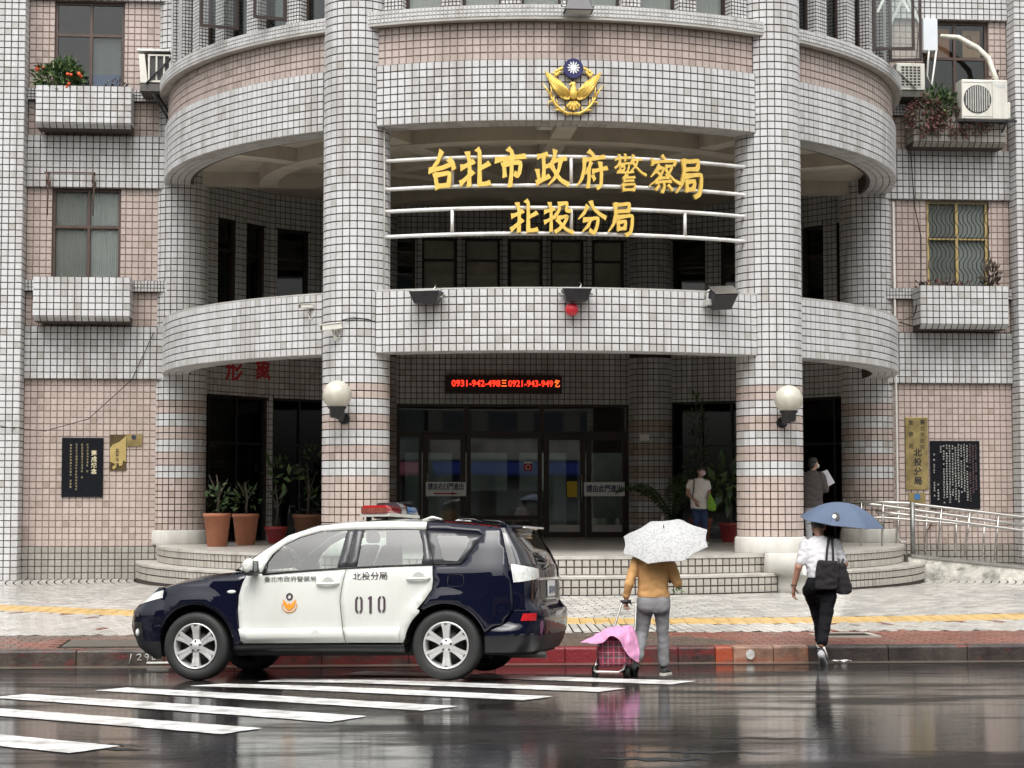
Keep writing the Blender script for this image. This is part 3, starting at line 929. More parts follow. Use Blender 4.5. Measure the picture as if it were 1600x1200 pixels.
for s in (1, -1):
    pl = [((p[0] * s, p[1])) for p in [ez(q) for q in WL]]
    mb = MB(); mb.prism(pl, -0.07, -0.015)
    # feather ridges
    for (a, b) in (((135,370),(500,800)),((150,430),(450,790)),((190,470),(420,800)),((205,540),(370,780)),((240,600),(320,730)),((200,410),(520,780)),((300,480),(540,760)),((400,560),(545,740))):
        pa, pb = ez(a), ez(b)
        mb.tube([(pa[0] * s, -0.068, pa[1]), ((pa[0] + pb[0]) / 2 * s, -0.080, (pa[1] + pb[1]) / 2 - 0.008), (pb[0] * s, -0.070, pb[1])], [0.008, 0.021, 0.012], 6)
    mb.build('wing', M_gold, EMB, fixn=True)
    wr = MB()
    P = lambda q, y=-0.045: (ez(q)[0] * s, y, ez(q)[1])
    wr.tube([P((600,1085)), P((480,1075)), P((380,1020)), P((290,930)), P((225,820)), P((195,730))], [0.030, 0.038, 0.042, 0.040, 0.032, 0.018], 7, flat=0.6)
    for a, b, c2, w in (((215,800),(150,680),(62,562),.024),((235,790),(220,700),(205,590),.02),((260,880),(180,880),(165,990),.02),((330,980),(250,985),(190,1000),.0),((400,1040),(320,1020),(240,1015),.022),((330,940),(320,880),(300,830),.018),((440,1050),(450,1000),(430,945),.02),((280,900),(260,850),(265,760),.02),((520,1070),(505,1100),(480,1120),.02)):
        if w: wr.tube([P(a, -0.05), P(b, -0.06), P(c2, -0.05)], [w * 1.1, w, 0.004], 6, flat=0.6)
    wr.build('laurel', M_gold, EMB)
    er = MB()
    for q in ((275,390),(310,350),(350,330),(385,310),(330,400),(300,420),(360,370),(410,300)):
        er.sphere(P(q, -0.05), 0.028, 6, sc=(1, 0.8, 1))
    er.build('rice_ear', M_gold, EMB)
mb = MB()
bd = [(598,545,42),(598,580,40),(598,640,48),(598,720,72),(600,790,68),(600,840,30)]
mb.rings([[(ez((x, y))[0] + w_ / 1090 * math.cos(t), -0.07 + 0.06 * w_ / 70 * math.sin(t), ez((x, y))[1]) for t in [2 * math.pi * k / 12 for k in range(12)]] for x, y, w_ in bd])
p = ez((560, 580)); q = ez((515, 600)); mb.tube([(p[0], -0.09, p[1]), (q[0], -0.10, q[1])], [0.03, 0.004], 6)
mb.build('eagle_body', M_gold, EMB)
mb = MB(); mb.prism([ez(q) for q in ((545,870),(655,860),(725,940),(690,985),(600,1025),(510,990),(470,945))], -0.06, -0.015)
for a, b in (((560,880),(510,970)),((590,880),(570,1000)),((620,880),(640,1000)),((645,880),(690,960))):
    pa, pb = ez(a), ez(b); mb.tube([(pa[0], -0.06, pa[1]), (pb[0], -0.06, pb[1])], [0.012, 0.026], 6, flat=0.6)
mb.build('eagle_tail', M_gold, EMB)

# ---- floodlights
M_fl = mat('floodlight_black', (0.022, 0.022, 0.026), 0.35, var=0.3)
M_lens = glass('lens_glass', (0.75, 0.8, 0.78), 1.0)
def floodlight(label, a, R, z, w=0.48, up=True, grp='floodlights along the curved bands'):
    l, r = drum(a, R, z)
    t = thing('floodlight', label, 'floodlight', l, r, grp)
    mb = MB()
    top = [(-w / 2, -0.34, 0.09), (w / 2, -0.34, 0.09), (w / 2, -0.02, 0.09), (-w / 2, -0.02, 0.09)]
    bot = [(-w * .36, -0.27, -0.10), (w * .36, -0.27, -0.10), (w * .36, -0.08, -0.10), (-w * .36, -0.08, -0.10)]
    if not up: top, bot = [(x, y, -z_) for x, y, z_ in bot], [(x, y, -z_) for x, y, z_ in top]
    mb.rings([bot, top], smooth=False); mb.build('housing', M_fl, t, bevel=0.012, fixn=True)
    mb = MB(); zz = 0.092 if up else -0.092
    mb.box(-w * .43, w * .43, -0.31, -0.05, min(zz, zz + .012), max(zz, zz + .012)); mb.build('lens', mat('lens_frame', (0.55, 0.58, 0.55), 0.25), t)
    mb = MB(); mb.tube([(-w * .4, -0.18, 0), (-w * .5 - .03, -0.12, 0.02), (-w * .3, 0.02, 0.05)], 0.014, 6); mb.tube([(w * .4, -0.18, 0), (w * .5 + .03, -0.12, 0.02), (w * .3, 0.02, 0.05)], 0.014, 6)
    mb.tube([(0.05, -0.08, 0.08), (0.1, -0.02, 0.18), (0.08, 0.05, 0.22)], 0.012, 6)
    mb.build('bracket', M_steel, t)
    return t
floodlight('black floodlight on the middle balcony band, left of the red ball', -18.5, R0 + 0.01, 5.03, 0.50)
floodlight('black floodlight on the middle balcony band directly above the red ball', 0.2, R0 + 0.01, 5.05, 0.46)
floodlight('dark floodlight under the top row of windows above the eagle emblem', 0.4, R0 + 0.12, 9.58, 0.46, up=False)
l, r = drum(19.3, R0 + 0.02, 5.14)
t = thing('floodlight', 'tilted floodlight with grey ballast box on the middle balcony band by the right column', 'floodlight', l, r, 'floodlights along the curved bands')
Mx = Matrix.Rotation(R_(-4), 4, 'Y') @ Matrix.Rotation(R_(30), 4, 'X')
mb = MB(); mb.rings([[tuple(Mx @ Vector((x * 0.18, -0.20 + y, -0.05 + z))) for x, y, z in ((-1, -.08, -.10), (1, -.08, -.10), (1, .08, -.10), (-1, .08, -.10))], [tuple(Mx @ Vector((x * 0.21, -0.22 + y, z + .1))) for x, y, z in ((-1, -.12, .06), (1, -.12, .06), (1, .12, .06), (-1, .12, .06))]], smooth=False)
mb.build('housing', M_fl, t, bevel=0.012, fixn=True)
mb = MB(); mb.box(-0.215, 0.225, -0.35, -0.09, 0.172, 0.188, M=Mx); mb.build('rim', M_steel, t)
mb = MB(); mb.box(-0.24, 0.06, -0.19, -0.02, -0.20, -0.10); mb.build('ballast_box', mat('grey_metal', (0.42, 0.43, 0.41), 0.4), t, bevel=0.01)
mb = MB(); mb.tube([(-0.22, -0.05, -0.1), (-0.27, -0.16, 0.0), (-0.20, -0.2, 0.05)], 0.018, 6); mb.build('bracket', M_steel, t)
l, r = drum(-0.3, R0 + 0.11, 4.83)
o = MB().sphere((0, 0, 0), 0.105, 14, sc=(1, 0.9, 1)).build('red_ball_lamp', mat('red_plastic', (0.55, 0.02, 0.035), 0.35, var=0.08), None)
o.location = l; o.rotation_euler = (0, 0, r); tag(o, 'round red warning lamp under the middle floodlight on the balcony band', 'lamp')

# ---- globe lamps on the front columns
M_globe = mat('globe_glass', (0.50, 0.48, 0.41), 0.22, var=0.10, scale=5, coat=0.3, dirt=0.2)
def globe(label, x, y, z, dx, colx, coly):
    t = thing('globe_lamp', label, 'lamp', Lw(x, y, z), PHI, 'globe lamps on the front columns')
    MB().sphere((0, 0, 0), 0.228, 20).build('globe', M_globe, t)
    mb = MB(); mb.lathe([(0.10, -0.36), (0.115, -0.33), (0.12, -0.23), (0.15, -0.20), (0.13, -0.17)], 20); mb.build('collar', M_black, t)
    mb = MB(); d = Vector((colx - x, coly - y, 0)).normalized(); L = math.hypot(colx - x, coly - y) - RC
    mb.tube([(0, 0, -0.33), tuple(d * L * .6 + Vector((0, 0, -0.36))), tuple(d * (L + 0.02) + Vector((0, 0, -0.36)))], 0.045, 8)
    c = d * (L - 0.02) + Vector((0, 0, -0.36)); mb.tube([tuple(c - d * 0.03), tuple(c + d * 0.05)], 0.09, 14); mb.build('wall_arm', M_black, t)
globe('globe lamp on the left front column', -3.68, -6.70, 3.50, 0.1, *colpos[1])
globe('globe lamp on the right front column', 3.50, -6.72, 3.46, -0.1, *colpos[2])

# ---- cameras and cables
M_camw = mat('camera_white', (0.70, 0.69, 0.62), 0.4, var=0.06)
def cctv(label, lx, ly, z, yaw, pitch, s=1.0, wall=(0, 1)):
    t = thing('security_camera', label, 'camera', Lw(lx, ly, z), PHI, 'security cameras by the left column')
    Mx = Matrix.Rotation(R_(yaw), 4, 'Z') @ Matrix.Rotation(R_(pitch), 4, 'X')
    mb = MB(); mb.box(-0.055 * s, 0.055 * s, -0.19 * s, 0.14 * s, -0.045 * s, 0.045 * s, M=Mx); b = mb.build('housing', M_camw, t, bevel=0.01)
    mb = MB(); mb.box(-0.066 * s, 0.066 * s, -0.25 * s, 0.13 * s, 0.048 * s, 0.062 * s, M=Mx); mb.build('sunshield', M_camw, t)
    mb = MB(); mb.tube([Mx @ Vector((0, -0.196 * s, 0)), Mx @ Vector((0, -0.185 * s, 0))], 0.035 * s, 12); mb.build('lens', M_black, b)
    mb = MB(); mb.tube([(0, 0.03, -0.05 * s), (0.03, 0.08, -0.14 * s), (wall[0] * .16, wall[1] * .16, -0.17 * s)], 0.02 * s, 8)
    mb.tube([(0.05, 0.1, -0.03), (0.11, 0.06, -0.14), (0.05, 0.02, -0.21), (0.0, 0.08, -0.1)], 0.008, 5); mb.build('bracket', M_camw, t)
cctv('white bullet camera with sunshield on the left front column', -3.76, -6.42, 4.59, -70, 8, 1.0, (0.5, 0.6))
cctv('small white camera on the balcony band left of the left column', -4.18, -5.78, 4.98, -60, 5, 0.7, (0.6, 1))
def cable(name, label, pts, r, m, par=None):
    mb = MB(); mb.tube(pts, r, 5); o = mb.build(name, m, par); o.location = Lw(0, 0); o.rotation_euler = (0, 0, PHI)
    return tag(o, label, 'cable')
cable('cable', 'thin black cable running down the left column beside the camera', [(-3.62, -6.41, 4.70), (-3.42, -6.42, 4.74), (-3.2, -6.38, 4.72), (-3.02, -6.27, 4.66), (-2.98, -6.24, 4.9), (-2.98, -6.24, 5.15), (-2.9, -6.28, 5.2)], 0.010, M_black)
cable('cable', 'thin dark wire sagging across the left wing wall', [(-11.5, -0.75, 3.5), (-9.8, -0.78, 3.17), (-9.2, -0.42, 3.12), (-8.4, -0.40, 3.35), (-7.6, -0.40, 4.1), (-7.2, -0.40, 5.0)], 0.008, M_black)
cable('cable', 'black cable hanging down the right wing wall by the gold framed window', [(7.30, -0.42, 12.2), (7.75, -0.45, 11.4), (7.62, -0.42, 10.2), (7.50, -0.45, 9.0), (7.55, -0.42, 8.3), (7.60, -0.40, 7.6), (7.72, -0.40, 7.0), (7.70, -0.42, 6.0), (7.45, -0.75, 5.4), (7.25, -0.45, 5.3), (7.9, -0.45, 5.12), (9.5, -0.5, 5.1)], 0.011, M_black)
M_pipe = mat('white_pipe', (0.66, 0.65, 0.61), 0.45, var=0.08, dirt=0.3)
mb = MB(); mb.tube([(7.19, -0.33, 7.7), (7.19, -0.36, 4.0), (7.19, -0.36, 1.08), (7.25, -0.38, 1.0), (7.35, -0.38, 1.0)], 0.022, 6)
o = mb.build('drain_pipe', M_pipe, None); o.location = Lw(0, 0); o.rotation_euler = (0, 0, PHI); tag(o, 'thin white drain pipe down the rightmost column', 'pipe')
mb = MB(); mb.tube([(-2.94, -6.26, 8.84), (-2.96, -6.22, 8.6), (-2.95, -6.22, 7.0), (-2.95, -6.22, 5.2)], 0.014, 6)
o = mb.build('drain_pipe', M_pipe, None); o.location = Lw(0, 0); o.rotation_euler = (0, 0, PHI); tag(o, 'thin pale conduit down the left front column', 'pipe')

# ---- LED board, door signs, stickers
t = thing('led_display', 'long red scrolling LED sign on the wall over the entrance doors', 'sign', Lw(-0.22, 3.46, 4.255), PHI)
mb = MB(); mb.box(-1.24, 1.24, -0.06, 0.10, -0.19, 0.19); mb.build('case', mat('led_case', (0.020, 0.004, 0.004), 0.5), t, bevel=0.01)
M_led = mat('led_red', (0.6, 0.02, 0.01), 0.5, var=0.0, emit=(1.0, 0.028, 0.012), estr=1.7)
M_led2 = mat('led_orange', (0.6, 0.1, 0.01), 0.5, var=0.0, emit=(1.0, 0.12, 0.02), estr=1.6)
text_obj('lettering', '0931-942-498', 0.19, Matrix.Translation((-0.60, -0.066, 0.02)), M_led, t, depth=0.004, sx=0.97, bold=0.003)
text_obj('lettering', '三', 0.17, Matrix.Translation((0.0, -0.066, 0.02)), M_led2, t, depth=0.004, sx=0.75, bold=0.002)
text_obj('lettering', '0921-943-949', 0.19, Matrix.Translation((0.57, -0.066, 0.02)), M_led, t, depth=0.004, sx=0.90, bold=0.003)
text_obj('lettering', '乞', 0.17, Matrix.Translation((1.14, -0.066, 0.02)), M_led2, t, depth=0.004, sx=0.7, bold=0.002)
M_sgn = mat('sign_white', (0.86, 0.88, 0.88), 0.45, var=0.04)
M_navy = mat('sign_navy', (0.02, 0.03, 0.12), 0.5, var=0.05)
M_redp = mat('sign_red', (0.45, 0.02, 0.03), 0.5, var=0.05)
def doorsign(label, lx, z, w, h, text, arrow):
    t = thing('door_sign', label, 'sign', Lw(lx, 3.565, z), PHI, 'white notices on the entrance doors')
    mb = MB(); mb.box(-w / 2, w / 2, 0, 0.012, -h / 2, h / 2); mb.build('board', M_sgn, t)
    text_obj('lettering', text, 0.155 if arrow else 0.165, Matrix.Translation((0, -0.001, 0.045 if arrow else 0)), M_navy, t, depth=0.003, sx=0.80 * w / len(text) / (0.155 if arrow else 0.165) * 1.12, bold=0.0035)
    if arrow:
        mb = MB(); mb.prism([(-0.26, -0.082), (0.12, -0.082), (0.12, -0.062), (0.27, -0.095), (0.12, -0.128), (0.12, -0.108), (-0.26, -0.108)], -0.004, -0.001); mb.build('arrow', M_redp, t)
doorsign('white notice with blue characters and a red arrow on the left door', -1.45, 2.03, 0.86, 0.30, '請由右側門進出', True)
doorsign('white notice with blue characters and no arrow on the right door', 1.955, 2.03, 0.88, 0.30, '請由此門進出', False)
o = MB().box(-0.11, 0.11, 0, 0.004, -0.17, 0.17).build('notice', mat('yellow_paper', (0.62, 0.45, 0.03), 0.6, var=0.08)); o.location = Lw(1.26, 3.60, 2.03); o.rotation_euler = (0, 0, PHI); tag(o, 'small plain yellow paper notice taped to the door glass', 'notice')
t = thing('sticker', 'small red and white sticker on the middle entrance glass', 'sticker', Lw(0.32, 3.69, 2.52), PHI)
MB().box(-0.09, 0.09, 0, 0.004, -0.10, 0.06).build('red_field', M_redp, t)
MB().box(-0.09, 0.09, 0, 0.004, 0.062, 0.10).build('white_strip', M_sgn, t)
mb = MB(); mb.tube([(0.05 * math.cos(a), -0.003, -0.02 + 0.05 * math.sin(a)) for a in np.linspace(0, 6.28, 20)], 0.008, 5); mb.build('white_ring', M_sgn, t)
o = MB().box(-0.10, 0.10, 0, 0.006, -0.07, 0.07).build('notice', M_sgn); o.location = Lw(2.77, 3.21, 3.13); o.rotation_euler = (0, 0, PHI - 0.3); tag(o, 'small white notice stuck on the tiled column right of the doors', 'notice')
t = thing('ceiling_lamp', 'small flat lamp on the upper porch ceiling above the gold characters', 'lamp', Lw(-0.25, -5.6, 8.10), PHI)
MB().box(-0.19, 0.19, -0.19, 0.19, -0.10, 0.0).build('case', mat('grey_metal', (0.4, 0.4, 0.4), 0.4), t, bevel=0.02)
MB().box(-0.13, 0.13, -0.13, 0.13, -0.112, -0.098).build('diffuser', M_white_paint, t)

# ---- wall plaques
M_gran = mat('black_granite', (0.010, 0.011, 0.014), 0.18, var=0.3, scale=80)
M_etch = mat('etched_gold', (0.34, 0.30, 0.16), 0.5, var=0.2)
M_etchw = mat('etched_white', (0.50, 0.50, 0.46), 0.5, var=0.2)
rng = random.Random(5)
def tiny_column(mb, x, z0, z1, s, gap=0.0):
    """a column of worn, illegible engraved characters: three or four strokes each"""
    z = z0
    while z - s > z1:
        if rng.random() > gap:
            for k in range(4):
                if k < 2:
                    zz = z - s * (0.2 + 0.45 * k) + rng.uniform(-.05, .05) * s; hw = s * rng.uniform(0.25, 0.42)
                    mb.box(x - hw, x + hw, -0.004 - 0.0005 * k, 0, zz - s * .055, zz + s * .055)
                else:
                    xx = x + rng.uniform(-.3, .3) * s; a = rng.uniform(0.1, 0.4) * s
                    mb.box(xx - s * .055, xx + s * .055, -0.004 - 0.0005 * k, 0, z - s * .5 - a, z - s * .5 + a)
        z -= s * 1.12
t = thing('wall_plaque', 'black granite plaque with gold text, on the left wing', 'plaque', Lw(-8.515, -0.272, 2.44), PHI, 'black stone plaques')
MB().box(-0.385, 0.385, -0.03, 0, -0.56, 0.56).build('slab', M_gran, t, bevel=0.005)
for x, a, b, s in ((-0.215, 0.44, -0.40, 0.05), (-0.11, 0.45, -0.45, 0.05), (-0.005, 0.45, -0.23, 0.05), (0.095, 0.45, -0.16, 0.05)):
    mb = MB(); tiny_column(mb, x, a, b, s, 0.06); o = mb.build('text_column', M_etch, t); o.location = (0, -0.031, 0); o['kind'] = 'stuff'
for i, ch in enumerate('落成紀念'): text_obj('lettering', ch, 0.105, Matrix.Translation((0.215, -0.031, 0.26 - 0.115 * i)), mat('etched_pale', (0.55, 0.50, 0.33), 0.5), t, depth=0.004, bold=0.003)
t = thing('wall_plaque', 'black stone plaque packed with pale text columns, behind the ramp handrail', 'plaque', Lw(8.38, -0.272, 2.31), PHI, 'black stone plaques')
MB().box(-0.50, 0.50, -0.03, 0, -0.67, 0.67).build('slab', M_gran, t, bevel=0.005)
for i in range(15):
    x = 0.42 - i * 0.059
    mb = MB()
    if i < 13: tiny_column(mb, x, 0.62 - 0.06 * rng.random(), -0.62 + 0.25 * rng.random() + (0.9 if i == 12 else 0), 0.045, 0.10)
    elif i == 13: tiny_column(mb, x, 0.0, -0.55, 0.05, 0.3)
    else: tiny_column(mb, x - .02, 0.42, -0.45, 0.045, 0.3)
    o = mb.build('text_column', M_etchw if i > 2 else mat('etched_dim', (0.16, 0.10, 0.10), 0.6), t); o.location = (0, -0.031, 0); o['kind'] = 'stuff'
t = thing('name_plate', 'tall vertical brass name plate with black characters, right wing', 'plaque', Lw(7.615, -0.272, 2.73), PHI)
MB().box(-0.225, 0.225, -0.025, 0, -0.71, 0.71).build('plate', M_brass, t, bevel=0.004)
for i, ch in enumerate('臺北市政府'): text_obj('lettering', ch, 0.105, Matrix.Translation((0.115, -0.026, 0.61 - 0.125 * i)), M_ink, t, depth=0.003)
for i, ch in enumerate('警察局'): text_obj('lettering', ch, 0.105, Matrix.Translation((-0.115, -0.026, 0.60 - 0.235 * i)), M_ink, t, depth=0.003)
for i, ch in enumerate('北投分局'): text_obj('lettering', ch, 0.165, Matrix.Translation((0.015, -0.026, 0.005 - 0.185 * i)), M_ink, t, depth=0.003, bold=0.005)
t = thing('small_plate', 'small brass plate with a round blue badge below the tall name plate', 'plaque', Lw(7.61, -0.272, 1.83), PHI)
MB().box(-0.17, 0.17, -0.02, 0, -0.13, 0.13).build('plate', M_brass, t)
mb = MB(); mb.prism([(0.065 * math.cos(R_(20 * i)), 0.05 + 0.065 * math.sin(R_(20 * i))) for i in range(18)], -0.026, -0.019); mb.build('badge', mat('badge_blue', (0.06, 0.16, 0.34), 0.4), t)
t = thing('brass_plaque', 'cut brass relief plaque beside the black plaque on the left wing', 'plaque', Lw(-7.855, -0.272, 2.72), PHI)
MB().box(-0.155, 0.155, -0.018, 0, -0.34, 0.34).build('backing', mat('dark_bronze', (0.12, 0.085, 0.04), 0.4, metal=0.6, var=0.3), t)
mb = MB(); mb.prism([(-0.15, -0.17), (-0.15, 0.08), (-0.10, 0.15), (0.02, 0.20), (0.10, 0.27), (0.15, 0.33), (0.15, -0.18), (0.10, -0.15), (0.08, -0.24), (0.03, -0.26), (0.0, -0.20), (-0.03, -0.28), (-0.08, -0.32), (-0.11, -0.28), (-0.05, -0.22), (-0.10, -0.19)], -0.032, -0.017); mb.build('relief', mat('bright_brass', (0.66, 0.50, 0.20), 0.35, metal=0.6, var=0.15), t, fixn=True)
for i in range(4):
    mb = MB(); tiny_column(mb, -0.01, 0.05 - i * .09, -0.06 - i * 0.09, 0.075 if i else 0.10); o = mb.build('text_column', M_ink, t); o.location = (0, -0.034, 0.03); o['kind'] = 'stuff'
t = thing('brass_plaque', 'small square brass plaque with a dark round badge at the wing corner', 'plaque', Lw(-7.555, -0.272, 2.955), PHI)
MB().box(-0.145, 0.145, -0.018, 0, -0.115, 0.115).build('plate', M_brass, t)
mb = MB(); mb.prism([(-0.01 + 0.045 * math.cos(R_(20 * i)), 0.055 + 0.045 * math.sin(R_(20 * i))) for i in range(18)], -0.026, -0.017); mb.build('badge', mat('badge_dark', (0.03, 0.035, 0.06), 0.4), t)

# ---- air conditioners
M_acw = mat('ac_white', (0.70, 0.69, 0.62), 0.45, var=0.05, dirt=0.35)
t = thing('outdoor_unit', 'white air conditioner outdoor unit on a black bracket at the upper right', 'air conditioner', Lw(8.80, -0.95, 9.22), PHI)
mb = MB(); mb.box(-0.46, 0.46, -0.17, 0.20, 0, 0.78); cs = mb.build('case', M_acw, t, bevel=0.02)
mb = MB(); mb.prism([(-0.15 + 0.275 * math.cos(R_(10 * i)), 0.39 + 0.275 * math.sin(R_(10 * i))) for i in range(36)], -0.18, -0.168); fg = mb.build('fan_opening', mat('fan_dark', (0.05, 0.05, 0.05), 0.6), t)
mb = MB()
for i in range(-5, 6):
    x = i * 0.045; h = math.sqrt(max(0, 0.26 ** 2 - x * x)); mb.box(-0.15 + x - 0.010, -0.15 + x + 0.010, -0.192, -0.181, 0.39 - h, 0.39 + h)
mb.build('grille', mat('grille_grey', (0.45, 0.45, 0.42), 0.5), t)
mb = MB(); mb.box(-0.44, 0.145, -0.176, -0.169, 0.05, 0.06); mb.box(-0.44, 0.145, -0.176, -0.169, 0.72, 0.73); mb.box(0.145, 0.155, -0.178, -0.169, 0.02, 0.76); mb.build('seam', mat('grille_grey', (0.4, 0.4, 0.4)), t)
mb = MB(); mb.box(0.46, 0.54, -0.10, 0.10, 0.03, 0.36); mb.build('valve_cover', M_acw, t, bevel=0.02)
text_obj('lettering', 'TECO', 0.085, Matrix.Translation((0.31, -0.172, 0.65)), mat('pale_blue_print', (0.42, 0.52, 0.58), 0.5), t, depth=0.002)
mb = MB()
for x in (-0.42, 0.42):
    mb.box(x - .02, x + .02, -0.22, 0.62, -0.05, -0.005); mb.box(x - .02, x + .02, 0.52, 0.56, -0.5, -0.05)
    mb.tube([(x, -0.2, -0.04), (x, 0.54, -0.48)], 0.02, 4)
mb.box(-0.6, 0.62, -0.22, -0.18, -0.06, -0.02); mb.build('bracket', M_black, t)
mb = MB(); mb.tube([(-0.66, 0.45, 1.78), (-0.35, 0.30, 1.72), (0.02, 0.25, 1.50), (0.22, 0.22, 1.30), (0.30, 0.15, 1.0), (0.34, 0.05, 0.8)], [0.04, 0.05, 0.055, 0.055, 0.05, 0.04], 8); mb.build('insulated_hose', mat('hose_tape', (0.66, 0.64, 0.55), 0.7, var=0.2, scale=20, bump=0.4), t)
t = thing('window_unit', 'white window air conditioner with square grid, upper right wing', 'air conditioner', Lw(7.43, -0.62, 9.84), PHI, 'window air conditioners')
MB().box(-0.285, 0.285, -0.18, 0.34, 0, 0.53).build('case', M_acw, t, bevel=0.015)
MB().box(-0.20, 0.20, -0.184, -0.178, 0.07, 0.47).build('opening', mat('fan_dark', (0.05, 0.05, 0.05)), t)
mb = MB()
for i in range(6): mb.box(-0.20 + i * 0.08 - .008, -0.20 + i * 0.08 + .008, -0.192, -0.185, 0.07, 0.47)
for i in range(8): mb.box(-0.20, 0.20, -0.196, -0.1925, 0.07 + i * .057 - .006, 0.07 + i * .057 + .006)
mb.build('grille', M_acw, t)
mb = MB(); mb.tube([(-0.27, -0.21, 0.38), (0.10, -0.21, 0.02)], 0.026, 4, flat=.4); mb.build('brace', M_white_paint, t)
mb = MB(); mb.box(-0.30, 0.30, -0.16, 0.3, -0.13, -0.01); mb.build('shelf', mat('shelf_grey', (0.10, 0.095, 0.085), 0.7), t)
o = MB().box(-0.145, 0.145, -0.10, 0.14, -0.32, 0.32).build('meter_box', mat('box_white', (0.66, 0.70, 0.74), 0.4, var=0.04), None, bevel=0.01); o.location = Lw(7.93, -0.42, 11.02); o.rotation_euler = (0, 0, PHI); tag(o, 'tall white cable box left of the upper right window', 'box')
cable('cable', 'pale cable loop hanging from the white cable box', [(7.90, -0.5, 10.72), (7.88, -0.5, 10.5), (7.86, -0.48, 10.2), (7.95, -0.5, 10.0), (8.05, -0.5, 10.72)], 0.02, M_pipe)
t = thing('window_unit', 'old window air conditioner with barred side on struts, upper left wing', 'air conditioner', Lw(-7.2, -0.85, 9.62), PHI, 'window air conditioners')
MB().box(-0.30, 0.30, -0.22, 0.5, 0.62, 0.66).build('canopy', M_white_paint, t)
mb = MB(); mb.rings([[(-0.23, -0.2, 0.02), (-0.10, -0.2, 0.02), (-0.10, 0.4, 0.02), (-0.23, 0.4, 0.02)], [(-0.27, -0.2, 0.56), (-0.16, -0.2, 0.56), (-0.16, 0.4, 0.56), (-0.27, 0.4, 0.56)]], smooth=False); mb.build('face_panel', M_acw, t)
MB().box(-0.10, 0.32, -0.16, 0.4, 0.04, 0.54).build('case', mat('fan_dark', (0.05, 0.05, 0.05)), t)
mb = MB()
for x in (-0.08, 0.06, 0.20, 0.31): mb.box(x - .016, x + .016, -0.19, -0.165, 0.06, 0.54)
mb.box(-0.10, 0.33, -0.195, -0.191, 0.53, 0.56); mb.box(-0.10, 0.33, -0.195, -0.191, 0.03, 0.07); mb.build('bars', M_acw, t)
MB().box(-0.24, 0.30, -0.2, 0.45, -0.14, -0.0).build('shelf', mat('shelf_grey', (0.10, 0.095, 0.085), 0.7), t)
mb = MB(); mb.tube([(-0.1, -0.2, -0.05), (0.36, 0.1, -0.75)], 0.022, 5); mb.tube([(0.0, 0.1, -0.05), (0.42, 0.3, -0.7)], 0.022, 5); mb.tube([(-0.12, -0.22, 0.0), (0.33, -0.2, 0.5)], 0.018, 5); mb.build('strut', M_black, t)

# towel bar brackets above lower left window
t = thing('clothes_rack', 'rusty iron clothes rack hanging above the lower left window', 'rack', Lw(0, 0), PHI)
M_rust = mat('rusty_iron', (0.10, 0.055, 0.04), 0.8, var=0.4)
for x in (-9.20, -8.35):
    mb = MB(); mb.tube([(x, -0.37, 8.02), (x, -0.62, 7.98), (x, -0.62, 7.80)], 0.016, 5); mb.tube([(x, -0.4, 8.0), (x - .01, -0.44, 7.2)], 0.012, 5); mb.box(x - .035, x + .035, -0.40, -0.37, 7.78, 7.86); mb.build('bracket', M_rust, t)
mb = MB(); mb.tube([(-9.25, -0.62, 7.99), (-8.3, -0.62, 7.99)], 0.013, 5); mb.build('bar', M_rust, t)

# ================================================================== plants
def leafset(n, c, rad, size, rng, up=0.3, shell=0.35):
    mb = MB(); c = Vector(c)
    for _ in range(n):
        d = Vector((rng.gauss(0, 1), rng.gauss(0, 1), rng.gauss(0, 1))).normalized()
        r = shell + (1 - shell) * rng.random() ** 0.6
        p = c + Vector((d.x * rad[0], d.y * rad[1], d.z * rad[2])) * r
        f = (d + Vector((rng.gauss(0, .6), rng.gauss(0, .6), rng.gauss(up, .6)))).normalized()
        s = f.cross(Vector((rng.gauss(0, 1), rng.gauss(0, 1), rng.gauss(0, 1)))).normalized(); u = f.cross(s)
        L = size * rng.uniform(0.7, 1.3); wd = L * 0.42
        mb.add([p, p + f * L * .45 + s * wd * .5, p + f * L + u * L * .12, p + f * L * .45 - s * wd * .5], [(0, 1, 2, 3)], rng.choice((0, 0, 1)), True)
    return mb
M_leaf = mat('leaf_green', (0.075, 0.125, 0.035), 0.5, var=0.35)
M_leaf2 = mat('leaf_dark', (0.035, 0.07, 0.022), 0.5, var=0.35)
M_dry = mat('dry_red_leaf', (0.13, 0.05, 0.045), 0.7, var=0.4)
M_dry2 = mat('dry_brown_leaf', (0.10, 0.075, 0.05), 0.8, var=0.4)
M_bark = mat('bark', (0.07, 0.055, 0.042), 0.85, var=0.3)
M_flw = mat('orange_flower', (0.62, 0.10, 0.03), 0.6, var=0.2)
rg = random.Random(11)
def bush(name, label, cat, loc, parts, stems=(), group=None):
    t = thing(name, label, cat, loc, PHI, group)
    for nm, mb, ms in parts: mb.build(nm, ms, t)
    if stems:
        mb = MB()
        for a, b in stems: mb.tube([a, ((a[0] + b[0]) / 2 + .02, (a[1] + b[1]) / 2, (a[2] + b[2]) / 2), b], [0.012, 0.009, 0.004], 5)
        mb.build('stem', M_bark, t)
    return t
fl = MB()
for q in ((0.40, -0.15, 0.30), (0.20, -0.22, 0.28), (0.20, -0.2, 0.09), (-0.38, -0.1, 0.40)):
    for _ in range(4): fl.sphere(Vector(q) + Vector((rg.gauss(0, .025), rg.gauss(0, .02), rg.gauss(0, .025))), 0.032, 5)
lf = leafset(620, (-0.02, 0, 0.26), (0.48, 0.24, 0.28), 0.12, rg); lf2 = leafset(180, (0.10, 0, 0.42), (0.25, 0.18, 0.22), 0.12, rg)
